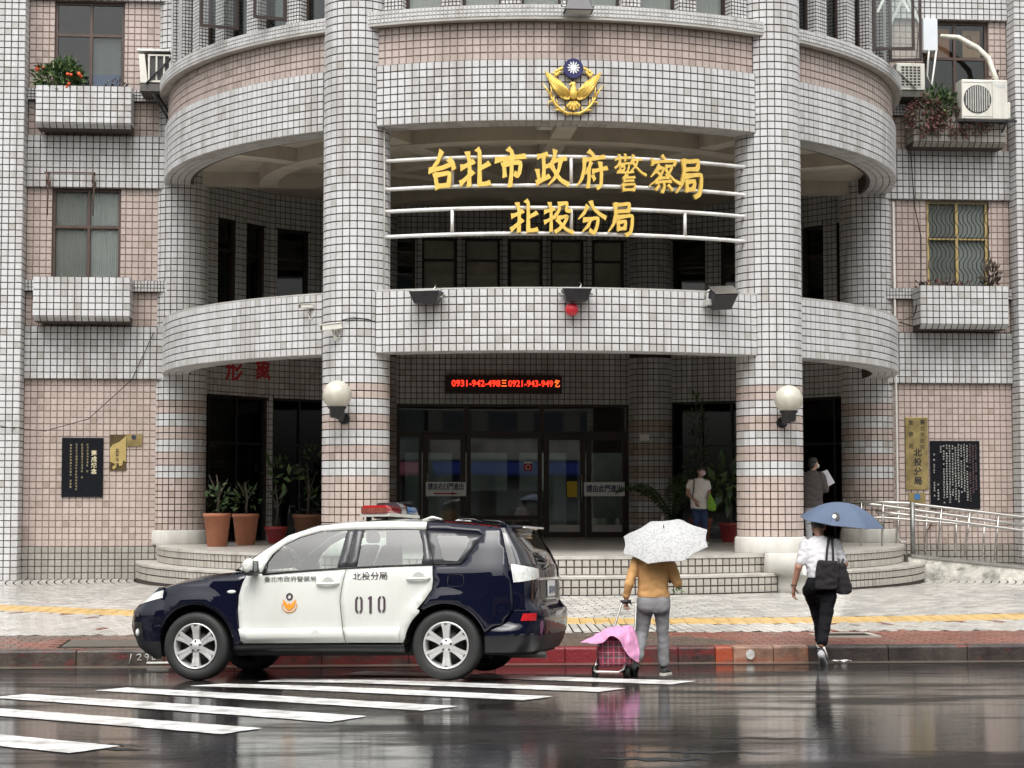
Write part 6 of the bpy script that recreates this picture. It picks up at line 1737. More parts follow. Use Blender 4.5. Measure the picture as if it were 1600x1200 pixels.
for y in (0.4, -0.4):
    mb = MB(); mb.box(-.14, -.05, y - .12, y + .12, 1.30, 1.44); mb.build('headrest', M_seat, CAR, bevel=0.03)

# ---- wheels
def wheel(x, y, s):
    w = bpy.data.objects.new('wheel', None); COL.objects.link(w); w.parent = CAR; w.location = (x, y, 0.353)
    w.rotation_euler = (R_(-90 * s), 0, 0) if s > 0 else (R_(90), 0, 0)
    mb = MB(); mb.lathe([(0.235, -0.195), (0.28, -0.205), (0.325, -0.20), (0.348, -0.18), (0.353, -0.15), (0.353, -0.055), (0.348, -0.025), (0.33, -0.006), (0.30, 0.003), (0.27, 0.0), (0.238, -0.012), (0.225, -0.03)], 56, caps=False)
    for k in range(3): mb.lathe([(0.3535, -0.075 - k * 0.035), (0.349, -0.08 - k * 0.035), (0.3535, -0.085 - k * .035)], 56, caps=False)
    ty = mb.build('tyre', M_crub, w)
    mb = MB(); mb.lathe([(0.236, -0.014), (0.232, -0.002), (0.224, -0.004), (0.214, -0.02), (0.205, -0.06), (0.198, -0.18)], 56, caps=False)
    for k in range(6):
        a = R_(90 + 60 * k)
        u = Vector((math.cos(a), math.sin(a), 0)); v = Vector((-math.sin(a), math.cos(a), 0))
        for sg in (-1, 1):
            pr = []
            for r, o, hw, zt in ((0.045, .014, .022, -.022), (0.12, .019, .018, -.020), (0.17, .025, .019, -.012), (0.222, .036, .022, -.006)):
                c = u * r + v * o * sg
                pr.append([tuple(c - v * hw + Vector((0, 0, zt - .03))), tuple(c + v * hw + Vector((0, 0, zt - .03))), tuple(c + v * hw * .75 + Vector((0, 0, zt))), tuple(c - v * hw * .75 + Vector((0, 0, zt)))])
            mb.rings(pr, smooth=False)
        pr = []
        for r, hw, zt in ((0.05, .03, -.025), (0.12, .022, -.024), (0.205, .034, -.014)):
            c = u * r; pr.append([tuple(c - v * hw + Vector((0, 0, zt - .02))), tuple(c + v * hw + Vector((0, 0, zt - .02))), tuple(c + v * hw + Vector((0, 0, zt))), tuple(c - v * hw + Vector((0, 0, zt)))])
        mb.rings(pr, smooth=False)
    mb.lathe([(0.001, -0.012), (0.025, -0.013), (0.034, -0.018), (0.066, -0.020), (0.075, -0.034)], 24, caps=False)
    rim = mb.build('rim', M_alloy, w, fixn=True)
    mb = MB()
    for k in range(5):
        a = R_(90 + 36 + 72 * k); mb.lathe([(0.011, -0.03), (0.011, -0.012), (0.006, -0.008)], 8, M=Matrix.Translation((0.052 * math.cos(a), 0.052 * math.sin(a), 0)))
    mb.build('lug_nuts', mat('lug_dark', (0.05, 0.05, 0.05), 0.4, metal=.7), rim)
    mb = MB(); mb.lathe([(0.001, -0.075), (0.15, -0.075), (0.15, -0.085), (0.205, -0.12)], 32, caps=False); mb.build('brake_disc', mat('brake_dark', (0.012, 0.012, 0.012), 0.5, metal=.3), rim)
for x in (0.0, 2.67):
    for s in (1, -1): wheel(x, s * 0.882, s)

# ---- light bar
LB = bpy.data.objects.new('light_bar', None); COL.objects.link(LB); LB.parent = CAR; LB.location = (0.82, 0.02, 1.655)
def lens(y0, y1, m, nm):
    mb = MB(); mb.rings([[(x * k, y, z) for x, z in ((-.145, .03), (-.15, .085), (-.12, .115), (.12, .115), (.15, .085), (.145, .03))] for y, k in ((y0, .93 if abs(y0) > .5 else 1), (y0 + .04 * (1 if y1 > y0 else -1), 1), (y1, 1))]); return mb.build(nm, m, LB, fixn=True)
lens(0.58, 0.12, M_redlens, 'red_lens'); lens(-0.58, -0.12, mat('blue_lens', (0.010, 0.055, 0.14), 0.12, var=0.1, coat=1.0), 'blue_lens')
mb = MB(); mb.rings([[(x, y, z) for x, z in ((-.15, .03), (-.15, .10), (-.10, .155), (.10, .155), (.15, .10), (.15, .03))] for y in (-.12, -.07, .07, .12)]); mb.build('centre_dome', mat('smoke_lens', (0.045, 0.04, 0.045), 0.15, coat=1.0), LB, fixn=True)
mb = MB(); mb.box(-0.155, 0.155, -0.575, 0.575, 0.0, 0.032); mb.build('base', mat('bar_base', (0.50, 0.49, 0.45), 0.4, var=.1), LB)
mb = MB(); mb.rings([[(x, y, z) for x, z in ((-.14, .035), (-.14, .09), (.14, .09), (.14, .035))] for y in (0.583, 0.590)], smooth=False); mb.build('end_lens', mat('end_lens', (0.20, 0.055, 0.04), 0.2, var=.3, scale=30, coat=1), LB, fixn=True)
mb = MB()
for y in (-0.45, 0.45):
    for x in (-0.10, 0.10): mb.box(x - .02, x + .02, y - .03, y + .03, -0.045, 0.0)
mb.box(-.03, .03, -.5, .5, -.02, 0); mb.build('foot', M_ctrim, LB)

# ---- lettering and badge on the near doors
fd, rd = doors[1]
def side_M(x, z, off=0.0035): return Matrix.Translation((x, wid(x, z) + off, z)) @ Matrix.Rotation(math.pi, 4, 'Z') @ Matrix.Rotation(R_(2 if z > .9 else -2), 4, 'X')
M_letter = mat('letter_grey', (0.16, 0.165, 0.16), 0.5, var=0.15)
M_letter2 = mat('letter_black', (0.05, 0.03, 0.04), 0.5, var=0.15)
text_obj('lettering', '臺北市政府警察局', 0.071, side_M(1.638, 1.024), M_letter, fd, depth=0.0025, spacing=1.0, bold=0.0)
text_obj('lettering', '北投分局', 0.094, side_M(0.785, 1.043), M_letter2, rd, depth=0.0025, spacing=0.98, bold=0.0006)
def stencil0(mb, M):
    for s in (-1, 1):
        P = [(s * .008, .085), (s * .028, .075), (s * .04, .05), (s * .04, -.05), (s * .028, -.075), (s * .008, -.085), (s * .008, -.062), (s * .018, -.05), (s * .018, .05), (s * .008, .062)]
        mb.prism(P, -0.003, 0.0, M=M)
mb = MB(); stencil0(mb, side_M(0.900, 0.762)); mb.build('digit', M_letter2, rd, fixn=True)
mb = MB(); mb.prism([(-.004, .085), (.016, .085), (.016, -.085), (-.010, -.085), (-.010, .055), (-.024, .055), (-.024, .07)], -0.003, 0, M=side_M(0.780, 0.762)); mb.build('digit', M_letter2, rd, fixn=True)
mb = MB(); stencil0(mb, side_M(0.660, 0.766)); mb.build('digit', M_letter2, rd, fixn=True)
bd = bpy.data.objects.new('door_badge', None); COL.objects.link(bd); bd.parent = fd; bd.matrix_local = side_M(1.640, 0.775)
M_or = mat('badge_orange', (0.72, 0.27, 0.02), 0.5, var=0.08)
mb = MB(); ring = [(0.036 * math.cos(a), 0.075 + 0.038 * math.sin(a)) for a in np.linspace(0, 2 * math.pi, 24, endpoint=False)]
inn = [(0.018 * math.cos(a), 0.075 + 0.02 * math.sin(a)) for a in np.linspace(0, 2 * math.pi, 24, endpoint=False)]
mb.rings([[(x, -0.003, z) for x, z in ring], [(x, -0.003, z) for x, z in inn], ], cap0=False, cap1=False, smooth=False); mb.build('roundel', M_letter2, bd)
mb = MB()
for s in (-1, 1):
    mb.prism([(s * .006, -.02), (s * .03, .012), (s * .07, .052), (s * .066, .005), (s * .05, -.03), (s * .025, -.052), (s * .006, -.056)], -0.003, 0)
mb.prism([(-.010, -.06), (-.012, .0), (0, .02), (.012, 0), (.010, -.06)], -0.004, 0)
arc = [(0.078 * math.cos(R_(a)), -0.012 + 0.068 * math.sin(R_(a)), 0.0) for a in range(165, 376, 7)]
mb.tube([(x, -0.001, z) for x, z, _ in arc], 0.0045, 5); mb.prism([(-.03, -.083), (.03, -.083), (.03, -.076), (-.03, -.076)], -0.004, 0)
mb.build('eagle', M_or, bd, fixn=True)
mb = MB()
rs2 = random.Random(8)
px, pz = 1.78, 0.455
for i in range(13):
    qx, qz = px - rs2.uniform(.02, .045), pz + rs2.uniform(-.012, .009)
    a, b = (px, wid(px, pz) + .002, pz), (qx, wid(qx, qz) + .002, qz); mb.tube([a, b], rs2.uniform(.0015, .004), 4); px, pz = qx, qz
mb.build('scratch', mat('scratch_dark', (0.12, 0.10, 0.08), .8), fd)
# ================================================================== PEOPLE
def cap(mb, p0, p1, r0, r1, fl=1.0, n=14):
    p0, p1 = Vector(p0), Vector(p1); d = (p1 - p0); L = max(d.length, 1e-4); d /= L
    pts = []; rs = []
    for k in range(4):
        a = math.pi / 2 * k / 4; pts.append(p0 - d * r0 * math.cos(a)); rs.append(max(1e-3, r0 * math.sin(a)))
    for k in range(5):
        a = math.pi / 2 * k / 4; pts.append(p1 + d * r1 * math.sin(a)); rs.append(max(1e-3, r1 * math.cos(a)))
    mb.tube(pts, rs, n, flat=fl)
def chain(mb, pts, rs):
    for a, b, r0, r1 in zip(pts, pts[1:], rs, rs[1:]): cap(mb, a, b, r0, r1)
def ell(mb, c, r, rot=None):
    mb.sphere((0, 0, 0), 1.0, 14, M=Matrix.Translation(c) @ (rot or Matrix.Identity(4)) @ Matrix.Diagonal((r[0], r[1], r[2], 1)))
def torso(mb, secs, n=20):
    """closed loft of elliptical sections (x, y, z, rx, ry)"""
    mb.rings([[(x + rx * math.copysign(abs(math.cos(t)) ** .85, math.cos(t)), y + ry * math.copysign(abs(math.sin(t)) ** .85, math.sin(t)), z) for t in np.linspace(0, 2 * math.pi, n, endpoint=False)] for x, y, z, rx, ry in secs])
def blob(mb, vox=0.011, smooth=4, wrinkle=0.0, wscale=9.0):
    o = mb.build('tmp', M_black)
    r = o.modifiers.new('r', 'REMESH'); r.mode = 'VOXEL'; r.voxel_size = vox; r.use_smooth_shade = True
    s = o.modifiers.new('s', 'SMOOTH'); s.iterations = smooth; s.factor = 0.5
    dg = bpy.context.evaluated_depsgraph_get()
    me = bpy.data.meshes.new_from_object(o.evaluated_get(dg))
    out = MB(); vs = [Vector(v.co) for v in me.vertices]
    if wrinkle:
        from mathutils import noise
        ns = [Vector(v.normal) for v in me.vertices]
        vs = [v + n * wrinkle * (noise.noise(Vector((v.x * wscale, v.y * wscale, v.z * wscale * 1.7))) + 0.5 * noise.noise(v * wscale * 2.3)) for v, n in zip(vs, ns)]
    out.add(vs, [tuple(p.vertices) for p in me.polygons], 0, True)
    bpy.data.objects.remove(o); bpy.data.meshes.remove(me)
    return out
def hand(mb, wrist, d, side, nrm, s=1.0, curl=0.25):
    """palm and five fingers: d along the hand, side towards the thumb, nrm towards the palm"""
    d = Vector(d).normalized(); side = Vector(side); side = (side - d * side.dot(d)).normalized(); nrm = d.cross(side) if Vector(nrm).dot(d.cross(side)) > 0 else -d.cross(side)
    w = Vector(wrist); pl = w + d * 0.085 * s
    pr = []
    for u, hw, th in ((-.01, .024, .018), (.02, .030, .017), (.055, .040, .015), (.088, .039, .012), (.098, .034, .008)):
        c = w + d * u * s; pr.append([c + (side * math.cos(t) * hw + nrm * math.sin(t) * th) * s for t in np.linspace(0, 2 * math.pi, 10, endpoint=False)])
    mb.rings(pr)
    for k, (off, L) in enumerate(((.029, .070), (.010, .078), (-.009, .073), (-.027, .057))):
        p = w + (d * .088 + side * off) * s; dd = d + side * off * 1.5
        pts = [p - dd.normalized() * .012 * s, p]; ang = 0
        for f, l in enumerate((.45, .32, .23)):
            ang += curl * (0.7 + 0.8 * f) + 0.05 * k
            v = (dd.normalized() * math.cos(ang) + nrm * math.sin(ang)); p = p + v * L * l * s; pts.append(p)
        mb.tube(pts, [.0085 * s, .0095 * s, .0085 * s, .0078 * s, .0055 * s], 8)
    b = w + (d * .022 + side * .026) * s
    v1 = (d * .6 + side * .75 + nrm * .25).normalized(); v2 = (d * .85 + side * .25 + nrm * (.3 + curl)).normalized()
    mb.tube([b - v1 * .012 * s, b, b + v1 * .034 * s, b + v1 * .034 * s + v2 * .026 * s, b + v1 * .034 * s + v2 * .046 * s], [.011 * s, .013 * s, .0105 * s, .009 * s, .006 * s], 8)
def head(mb, c, yaw=0.0, s=1.0, pitch=0.0):
    """skull, jaw, nose, ears; faces local -y turned by yaw"""
    Rm = Matrix.Translation(c) @ Matrix.Rotation(R_(yaw), 4, 'Z') @ Matrix.Rotation(R_(pitch), 4, 'X')
    def e(p, r): mb.sphere((0, 0, 0), 1.0, 12, M=Rm @ Matrix.Translation(Vector(p) * s) @ Matrix.Diagonal((r[0] * s, r[1] * s, r[2] * s, 1)))
    e((0, .01, .025), (.076, .092, .088)); e((0, -.025, -.03), (.062, .066, .075)); e((0, -.045, -.078), (.035, .036, .030))
    e((0, -.098, -.012), (.012, .016, .024)); e((0, -.108, -.026), (.015, .013, .011))
    for sx in (-1, 1): e((sx * .078, .006, -.012), (.010, .022, .033)); e((sx * .032, -.080, -.036), (.025, .020, .022))
    e((0, -.086, -.060), (.024, .014, .010))
    return Rm
def eyes(Rm, s, par):
    mb = MB()
    for sx in (-1, 1): mb.sphere((0, 0, 0), 1.0, 8, M=Rm @ Matrix.Translation(Vector((sx * .031, -.083, .012)) * s) @ Matrix.Diagonal((.012 * s, .008 * s, .006 * s, 1)))
    mb.build('eyes', mat('eye_dark', (0.03, 0.02, 0.018), 0.2), par)
def shoe(par, heel, toe, up=(0, 0, 1), w=0.045, h=0.075, m=None, sole=None, name='shoe'):
    heel, toe = Vector(heel), Vector(toe); d = (toe - heel); L = d.length; d.normalize(); u = Vector(up); u = (u - d * u.dot(d)).normalized(); sd = d.cross(u)
    mb = MB(); pr = []
    for t, hw, hh in ((-.02, .55, .55), (0.02, .85, 1.0), (.2, .85, 1.02), (.42, .85, .80), (.65, 1.05, .58), (.85, 1.0, .45), (.98, .6, .30)):
        c = heel + d * L * t; pr.append([c + sd * w * hw * math.cos(a) + u * (0.022 + max(0, h * hh * (0.5 + 0.5 * math.sin(a)) - .0)) for a in np.linspace(0, 2 * math.pi, 12, endpoint=False)])
    mb.rings(pr); o = mb.build(name, m, par)
    mb = MB(); pr = []
    for t, hw in ((-.03, .5), (0.0, .85), (.25, .92), (.45, .85), (.68, 1.1), (.88, 1.02), (1.0, .55)):
        c = heel + d * L * t; pr.append([c + sd * w * hw * a + u * b for a, b in ((-1, 0), (1, 0), (1, .026), (-1, .026))])
    mb.rings(pr, smooth=False); mb.build('sole', sole, o)
    return o
M_skin = mat('skin', (0.42, 0.25, 0.18), 0.5, var=0.10, scale=12)
M_skin2 = mat('skin_tan', (0.33, 0.17, 0.115), 0.5, var=0.12, scale=12)
M_hair = mat('hair_black', (0.012, 0.011, 0.010), 0.45, var=0.4, scale=40)
M_tan = mat('sweater_tan', (0.52, 0.29, 0.11), 0.85, var=0.08, scale=8, bump=0.15, bscale=180)
M_gtro = mat('trousers_grey', (0.205, 0.205, 0.212), 0.9, var=0.05, scale=30, bump=0.1, bscale=200)
M_wshirt = mat('shirt_white', (0.50, 0.495, 0.515), 0.85, var=0.04, scale=6)
M_btro = mat('trousers_black', (0.009, 0.009, 0.011), 0.95, var=0.25, scale=8, spec=0.15)
M_sole = mat('sole_white', (0.62, 0.60, 0.55), 0.6, var=0.1)
M_sole_d = mat('sole_dark', (0.03, 0.03, 0.03), 0.7)
M_shaft = mat('umbrella_shaft', (0.10, 0.10, 0.10), 0.4, metal=0.6)

# ---------- umbrella
def umbrella(name, label, parent_loc, ctr, axis, Rr, hgt, m, under, handle_len, grip_m, spin=0.0, droop=0.0):
    t = thing(name, label, 'umbrella', parent_loc)
    ax = Vector(axis).normalized(); ux = ax.cross(Vector((0, 1, 0))).normalized(); uy = ax.cross(ux)
    ctr = Vector(ctr); n = 8; sub = 6; rows = 7
    mb = MB(); rr = []
    for i in range(rows + 1):
        u = i / rows
        ring = []
        for j in range(n * sub):
            a = spin + 2 * math.pi * j / (n * sub); f = (j % sub) / sub
            sc = 4 * f * (1 - f)
            r = Rr * u * (1 - 0.115 * sc * u); z = hgt * (1 - u ** 2.1) - 0.018 * sc * u * (1 - u) * 2
            ring.append(ctr + ux * math.cos(a) * r + uy * math.sin(a) * r + ax * z)
        rr.append(ring)
    mb.rings(rr, cap0=False, cap1=False); o = mb.build('canopy', m, t)
    mb = MB(); mb.rings([[p - ax * 0.004 for p in r] for r in rr], cap0=False, cap1=False); mb.build('lining', under, o)
    mb = MB(); mb.tube([ctr + ax * (hgt + .035), ctr + ax * hgt], [.004, .008], 8); mb.tube([ctr + ax * hgt, ctr - ax * handle_len], 0.006, 8); mb.build('shaft', M_shaft, t)
    mb = MB()
    for j in range(n):
        a = spin + 2 * math.pi * j / n; e = ux * math.cos(a) + uy * math.sin(a)
        mb.tube([ctr + e * Rr * k + ax * (hgt * (1 - k ** 2.1) - .010) for k in (0.02, .25, .5, .75, 1.0)], .0025, 4)
        mb.tube([ctr + ax * (hgt - .2), ctr + e * Rr * .5 + ax * (hgt * (1 - .5 ** 2.1) - .012)], .002, 4)
    mb.build('ribs', M_shaft, t)
    mb = MB(); mb.tube([ctr - ax * (handle_len - .01), ctr - ax * (handle_len + .10)], [.011, .013], 10); mb.build('grip', grip_m, t)
    return t

# ---------- woman pulling a cart, seen from behind
WL_ = Vector((1.479, 19.16, 0)); WL_.z = road_z(WL_.x, WL_.y)
P1 = thing('person', 'woman in tan sweater and grey trousers walking away under a white umbrella', 'person', WL_)
mb = MB(); head(mb, (0.01, 0.10, 1.40), 180, 0.98, 8); cap(mb, (0, 0.06, 1.22), (0.01, 0.085, 1.32), .05, .048)
chain(mb, [(-.185, .02, 1.18), (-.245, -.03, .96), (-.285, .0, .80)], [.05, .042, .028])
chain(mb, [(.18, .03, 1.18), (.245, .02, .97), (.19, .26, 1.06)], [.05, .042, .028])
chain(mb, [(-.10, .03, .78), (-.114, .06, .46), (-.175, -.10, .17)], [.08, .055, .035]); chain(mb, [(.08, .03, .78), (.094, .05, .477), (.108, .06, .10)], [.08, .055, .034])
torso(mb, [(0, .03, .74, .14, .10), (0, .03, .95, .13, .095), (0, .04, 1.12, .15, .10), (0, .05, 1.21, .14, .075)])
cap(mb, (-.175, -.10, .16), (-.19, -.0, .07), .032, .026); cap(mb, (.108, .05, .10), (.13, .12, .05), .034, .028)
b = blob(mb, 0.011, 3)
hand(b, (-.285, .005, .80), (-.05, .1, -1), (.6, .7, 0), (0.7, -.5, 0), 0.95, 0.9)
hand(b, (.19, .26, 1.06), (-.1, .3, .9), (-.6, -.5, 0), (-.5, .6, 0), 0.95, 0.95)
b.build('body', M_skin, P1)
mb = MB()
torso(mb, [(0, .032, .815, .176, .135), (0, .033, .86, .170, .13), (-.0, .035, .93, .158, .12), (0, .04, 1.05, .165, .12), (0, .05, 1.16, .178, .112), (0, .06, 1.225, .165, .09), (0, .07, 1.265, .085, .065), (0, .075, 1.28, .06, .06)])
chain(mb, [(-.165, .035, 1.19), (-.215, .0, 1.08), (-.255, -.035, .955), (-.285, -.005, .835)], [.068, .058, .050, .038])
chain(mb, [(.165, .04, 1.19), (.215, .03, 1.08), (.25, .01, .965), (.20, .22, 1.04)], [.068, .058, .052, .038])
cap(mb, (0, .035, .83), (0, .035, .845), .1, .1)
sw = blob(mb, 0.012, 4, 0.010, 11).build('sweater', M_tan, P1)
mb = MB()
torso(mb, [(0, .03, .66, .165, .12), (0, .025, .74, .185, .135), (0, .025, .80, .180, .13), (0, .03, .87, .140, .105), (0, .03, .885, .13, .095)])
ell(mb, (-.075, -.035, .735), (.095, .09, .105)); ell(mb, (.08, -.035, .735), (.095, .09, .105))
chain(mb, [(-.085, .02, .72), (-.105, .045, .56), (-.118, .05, .45), (-.145, -.015, .32), (-.168, -.075, .205)], [.098, .078, .070, .064, .058])
chain(mb, [(.085, .02, .72), (.092, .035, .56), (.096, .045, .46), (.105, .05, .30), (.108, .055, .135)], [.098, .076, .070, .062, .058])
blob(mb, 0.011, 3, 0.007, 10).build('trousers', M_gtro, P1)
mb = MB(); ell(mb, (.01, .112, 1.425), (.086, .10, .088)); ell(mb, (.01, .075, 1.36), (.078, .06, .065)); blob(mb, .012, 3, .004, 30).build('hair', M_hair, P1)
M_sneak = mat('sneaker_dark', (0.05, 0.05, 0.052), 0.7, var=.2)
shoe(P1, (-.178, -.115, .135), (-.205, .015, -.005), (-.05, -.75, .6), .042, .075, M_sneak, M_sole_d)
shoe(P1, (.095, .035, 0.0), (.175, .195, 0.0), (0, 0, 1), .042, .07, M_sneak, M_sole)
# umbrella
M_uw = mat('umbrella_white', (0.42, 0.42, 0.415), 0.85, var=0.02, spec=0.2)
nt = M_uw.node_tree; bb = nt.nodes['Principled BSDF']; src = bb.inputs['Base Color'].links[0].from_socket
vo = nd(nt, 'ShaderNodeTexVoronoi'); vo.inputs['Scale'].default_value = 34
r_ = nd(nt, 'ShaderNodeMapRange'); r_.inputs[1].default_value = .2; r_.inputs[2].default_value = .55; r_.inputs[3].default_value = .7; r_.inputs[4].default_value = 0
tcn = nd(nt, 'ShaderNodeTexCoord'); nt.links.new(tcn.outputs['Object'], vo.inputs['Vector']); nt.links.new(vo.outputs['Distance'], r_.inputs[0])
mxn = nd(nt, 'ShaderNodeMix', data_type='RGBA'); mxn.inputs[7].default_value = (.25, .26, .27, 1)
nt.links.new(r_.outputs[0], mxn.inputs[0]); nt.links.new(src, mxn.inputs[6]); nt.links.new(mxn.outputs[2], bb.inputs['Base Color'])
umbrella('umbrella', 'small white umbrella with grey print held by the woman in tan', WL_, (.135, .10, 1.395), (-.13, -.44, .88), .480, .165, M_uw, mat('umbrella_lining', (.42, .42, .43), .7), .40, M_black, spin=0.25)

# ---------- shopping cart with pink cloth
CT = thing('shopping_cart', 'two-wheeled shopping cart with red plaid bag pulled by the woman', 'cart', WL_)
def plaid():
    m = mat('plaid_red', (0.20, 0.022, 0.045), 0.8, var=.1)
    nt = m.node_tree; b = nt.nodes['Principled BSDF']; src = b.inputs['Base Color'].links[0].from_socket
    tc = nd(nt, 'ShaderNodeTexCoord'); sp = nd(nt, 'ShaderNodeSeparateXYZ'); nt.links.new(tc.outputs['Object'], sp.inputs[0])
    last = src
    for ax, sc, col, wdt in (('X', 9, (.05, .04, .045), .32), ('Z', 9, (.05, .04, .045), .30), ('X', 18, (.40, .30, .32), .10), ('Z', 18, (.36, .28, .30), .08), ('X', 9, (.42, .03, .10), .12)):
        mu = nd(nt, 'ShaderNodeMath', operation='MULTIPLY'); mu.inputs[1].default_value = sc; nt.links.new(sp.outputs[ax], mu.inputs[0])
        fr = nd(nt, 'ShaderNodeMath', operation='FRACT'); nt.links.new(mu.outputs[0], fr.inputs[0])
        lt = nd(nt, 'ShaderNodeMath', operation='LESS_THAN'); lt.inputs[1].default_value = wdt; nt.links.new(fr.outputs[0], lt.inputs[0])
        mu2 = nd(nt, 'ShaderNodeMath', operation='MULTIPLY'); mu2.inputs[1].default_value = .7; nt.links.new(lt.outputs[0], mu2.inputs[0])
        mx = nd(nt, 'ShaderNodeMix', data_type='RGBA'); mx.inputs[7].default_value = (*col, 1); nt.links.new(mu2.outputs[0], mx.inputs[0]); nt.links.new(last, mx.inputs[6]); last = mx.outputs[2]
    nt.links.new(last, b.inputs['Base Color']); return m
mb = MB()
mb.rings([[(x + dx, -.28 + y + dy, z) for dx, dy in ((-.17 * k, -.11 * k), (-.06 * k, -.135 * k), (.06 * k, -.135 * k), (.17 * k, -.11 * k), (.18 * k, .10 * k), (-.18 * k, .10 * k))] for x, y, z, k in ((-.42, .0, .14, .86), (-.42, 0, .17, 1), (-.41, .02, .30, 1.08), (-.40, .04, .40, 1.0), (-.40, .06, .46, .72), (-.40, .06, .475, .4))])
bg = blob(mb, .012, 3, .012, 9).build('bag', plaid(), CT)
mb = MB()
mb.tube([(-.63, -.40, .14), (-.645, -.47, .105), (-.62, -.50, .095), (-.40, -.51, .09), (-.35, -.48, .11), (-.30, -.34, .22)], .012, 8)
mb.tube([(-.63, -.40, .14), (-.60, -.30, .20)], .012, 8)
mb.tube([(-.60, -.22, .10), (-.52, -.16, .30), (-.42, -.10, .50), (-.355, -.04, .70), (-.335, -.02, .755), (-.32, -.015, .765), (-.20, -.01, .768), (-.185, -.012, .76), (-.185, -.03, .72), (-.20, -.09, .50), (-.24, -.16, .30), (-.30, -.24, .10)], .011, 8)
mb.build('frame', M_steel, CT)
mb = MB(); mb.tube([(-.345, -.012, .768), (-.235, -.01, .772)], .020, 10); mb.build('grip', M_black, CT)
for x, y in ((-.625, -.27), (-.305, -.29)):
    w = bpy.data.objects.new('wheel', None); COL.objects.link(w); w.parent = CT; w.location = (x, y, .072); w.rotation_euler = (0, R_(90), R_(12))
    mb = MB(); mb.lathe([(.050, -.022), (.066, -.020), (.072, -.010), (.072, .010), (.066, .020), (.050, .022)], 28, caps=False); mb.build('tyre', M_crub, w)
    mb = MB(); mb.lathe([(.001, -.012), (.02, -.018), (.052, -.010), (.052, .010), (.02, .018), (.001, .012)], 24, caps=False); mb.build('rim', mat('wheel_dark', (.03, .03, .03), .5), w)
mb = MB(); mb.tube([(-.64, -.27, .072), (-.29, -.29, .072)], .009, 6); mb.build('axle', M_steel, CT)
# cloth
colz = [[(903, 998, -.52), (912, 995, -.46), (922, 991, -.40)], [(920, 1000, -.52), (926, 994, -.46), (932, 986, -.32)], [(936, 999, -.50), (940, 990, -.46), (944, 981, -.26)], [(950, 989, -.48), (953, 984, -.40), (957, 978, -.22)], [(962, 995, -.48), (967, 986, -.42), (972, 977, -.20)], [(970, 1009, -.46), (977, 994, -.42), (984, 978, -.18)], [(980, 1022, -.44), (986, 1003, -.38), (989, 984, -.16)], [(992, 1030, -.40), (994, 1012, -.34), (992, 993, -.16)]]
mb = MB(); grid = []
for c in colz: grid.append([Vector(((u - 1020) / 148.7, y, (1056 - v) / 148.7)) for u, v, y in c])
def cr(p, t):
    n = len(p) - 1; i = min(int(t * n), n - 1); f = t * n - i; a = p[max(i - 1, 0)]; b_ = p[i]; c_ = p[i + 1]; d_ = p[min(i + 2, n)]
    return 0.5 * ((2 * b_) + (c_ - a) * f + (2 * a - 5 * b_ + 4 * c_ - d_) * f * f + (3 * b_ - a - 3 * c_ + d_) * f ** 3)
NU, NV = 60, 24
rows_ = []
from mathutils import noise as mn
for i in range(NU + 1):
    cc = [cr([g[k] for g in grid], i / NU) for k in range(3)]
    row = []
    for j in range(NV + 1):
        p = cr(cc, j / NV); p = p + Vector((0, -1, .4)) * (0.020 * mn.noise(p * 14) + 0.010 * mn.noise(Vector((p.x * 40, p.y * 12, p.z * 12))) + .006 * math.sin(p.x * 55 + p.z * 9)); row.append(p)
    rows_.append(row)
mb.rings(rows_, closed=False, cap0=False, cap1=False)
o = mb.build('cloth', mat('cloth_pink', (0.58, 0.26, 0.43), 0.8, var=.05, scale=5)); s = o.modifiers.new('thick', 'SOLIDIFY'); s.thickness = .004
o.location = WL_; tag(o, 'bright pink cloth thrown over the red plaid cart bag', 'cloth')

# ---------- man stepping onto the kerb, seen from behind
ML = Vector((3.565, 20.95, 0)); ML.z = road_z(ML.x, ML.y)
P2 = thing('person', 'man in white short-sleeved shirt and black trousers stepping up the kerb', 'person', ML)
mb = MB(); head(mb, (0.0, .33, 1.565), 180, .98, 14); cap(mb, (0, .26, 1.40), (0, .30, 1.50), .055, .052)
chain(mb, [(-.175, .24, 1.37), (-.268, .14, 1.10), (-.32, .17, .875)], [.055, .046, .030]); chain(mb, [(.20, .25, 1.37), (.275, .20, 1.14), (.255, .40, 1.20)], [.055, .046, .030])
chain(mb, [(-.08, .12, .98), (-.04, .46, .70), (.035, .43, .24)], [.085, .055, .036]); chain(mb, [(.09, .12, .98), (.03, .04, .555), (-.05, -.09, .24)], [.09, .06, .04])
torso(mb, [(0, .11, .95, .15, .10), (0, .15, 1.15, .15, .10), (0, .22, 1.33, .16, .10), (0, .25, 1.41, .13, .075)])
b = blob(mb, .011, 3)
hand(b, (-.32, .17, .875), (-.02, .1, -1), (.5, .8, 0), (.8, -.4, 0), 1.0, .35)
hand(b, (.255, .40, 1.20), (-.1, .35, .75), (-.8, .1, .2), (0, .8, -.4), 1.0, 1.0)
b.build('body', M_skin2, P2)
mb = MB()
torso(mb, [(0, .10, .985, .172, .125), (0, .115, 1.05, .178, .128), (0, .15, 1.18, .185, .128), (0, .20, 1.30, .182, .118), (0, .235, 1.375, .180, .095), (0, .26, 1.425, .12, .075), (0, .28, 1.46, .066, .064)])
chain(mb, [(-.175, .235, 1.365), (-.212, .19, 1.24), (-.243, .155, 1.155)], [.066, .060, .056]); chain(mb, [(.185, .24, 1.365), (.222, .22, 1.25), (.255, .205, 1.18)], [.066, .060, .056])
blob(mb, .010, 3, .009, 14).build('shirt', M_wshirt, P2)
mb = MB()
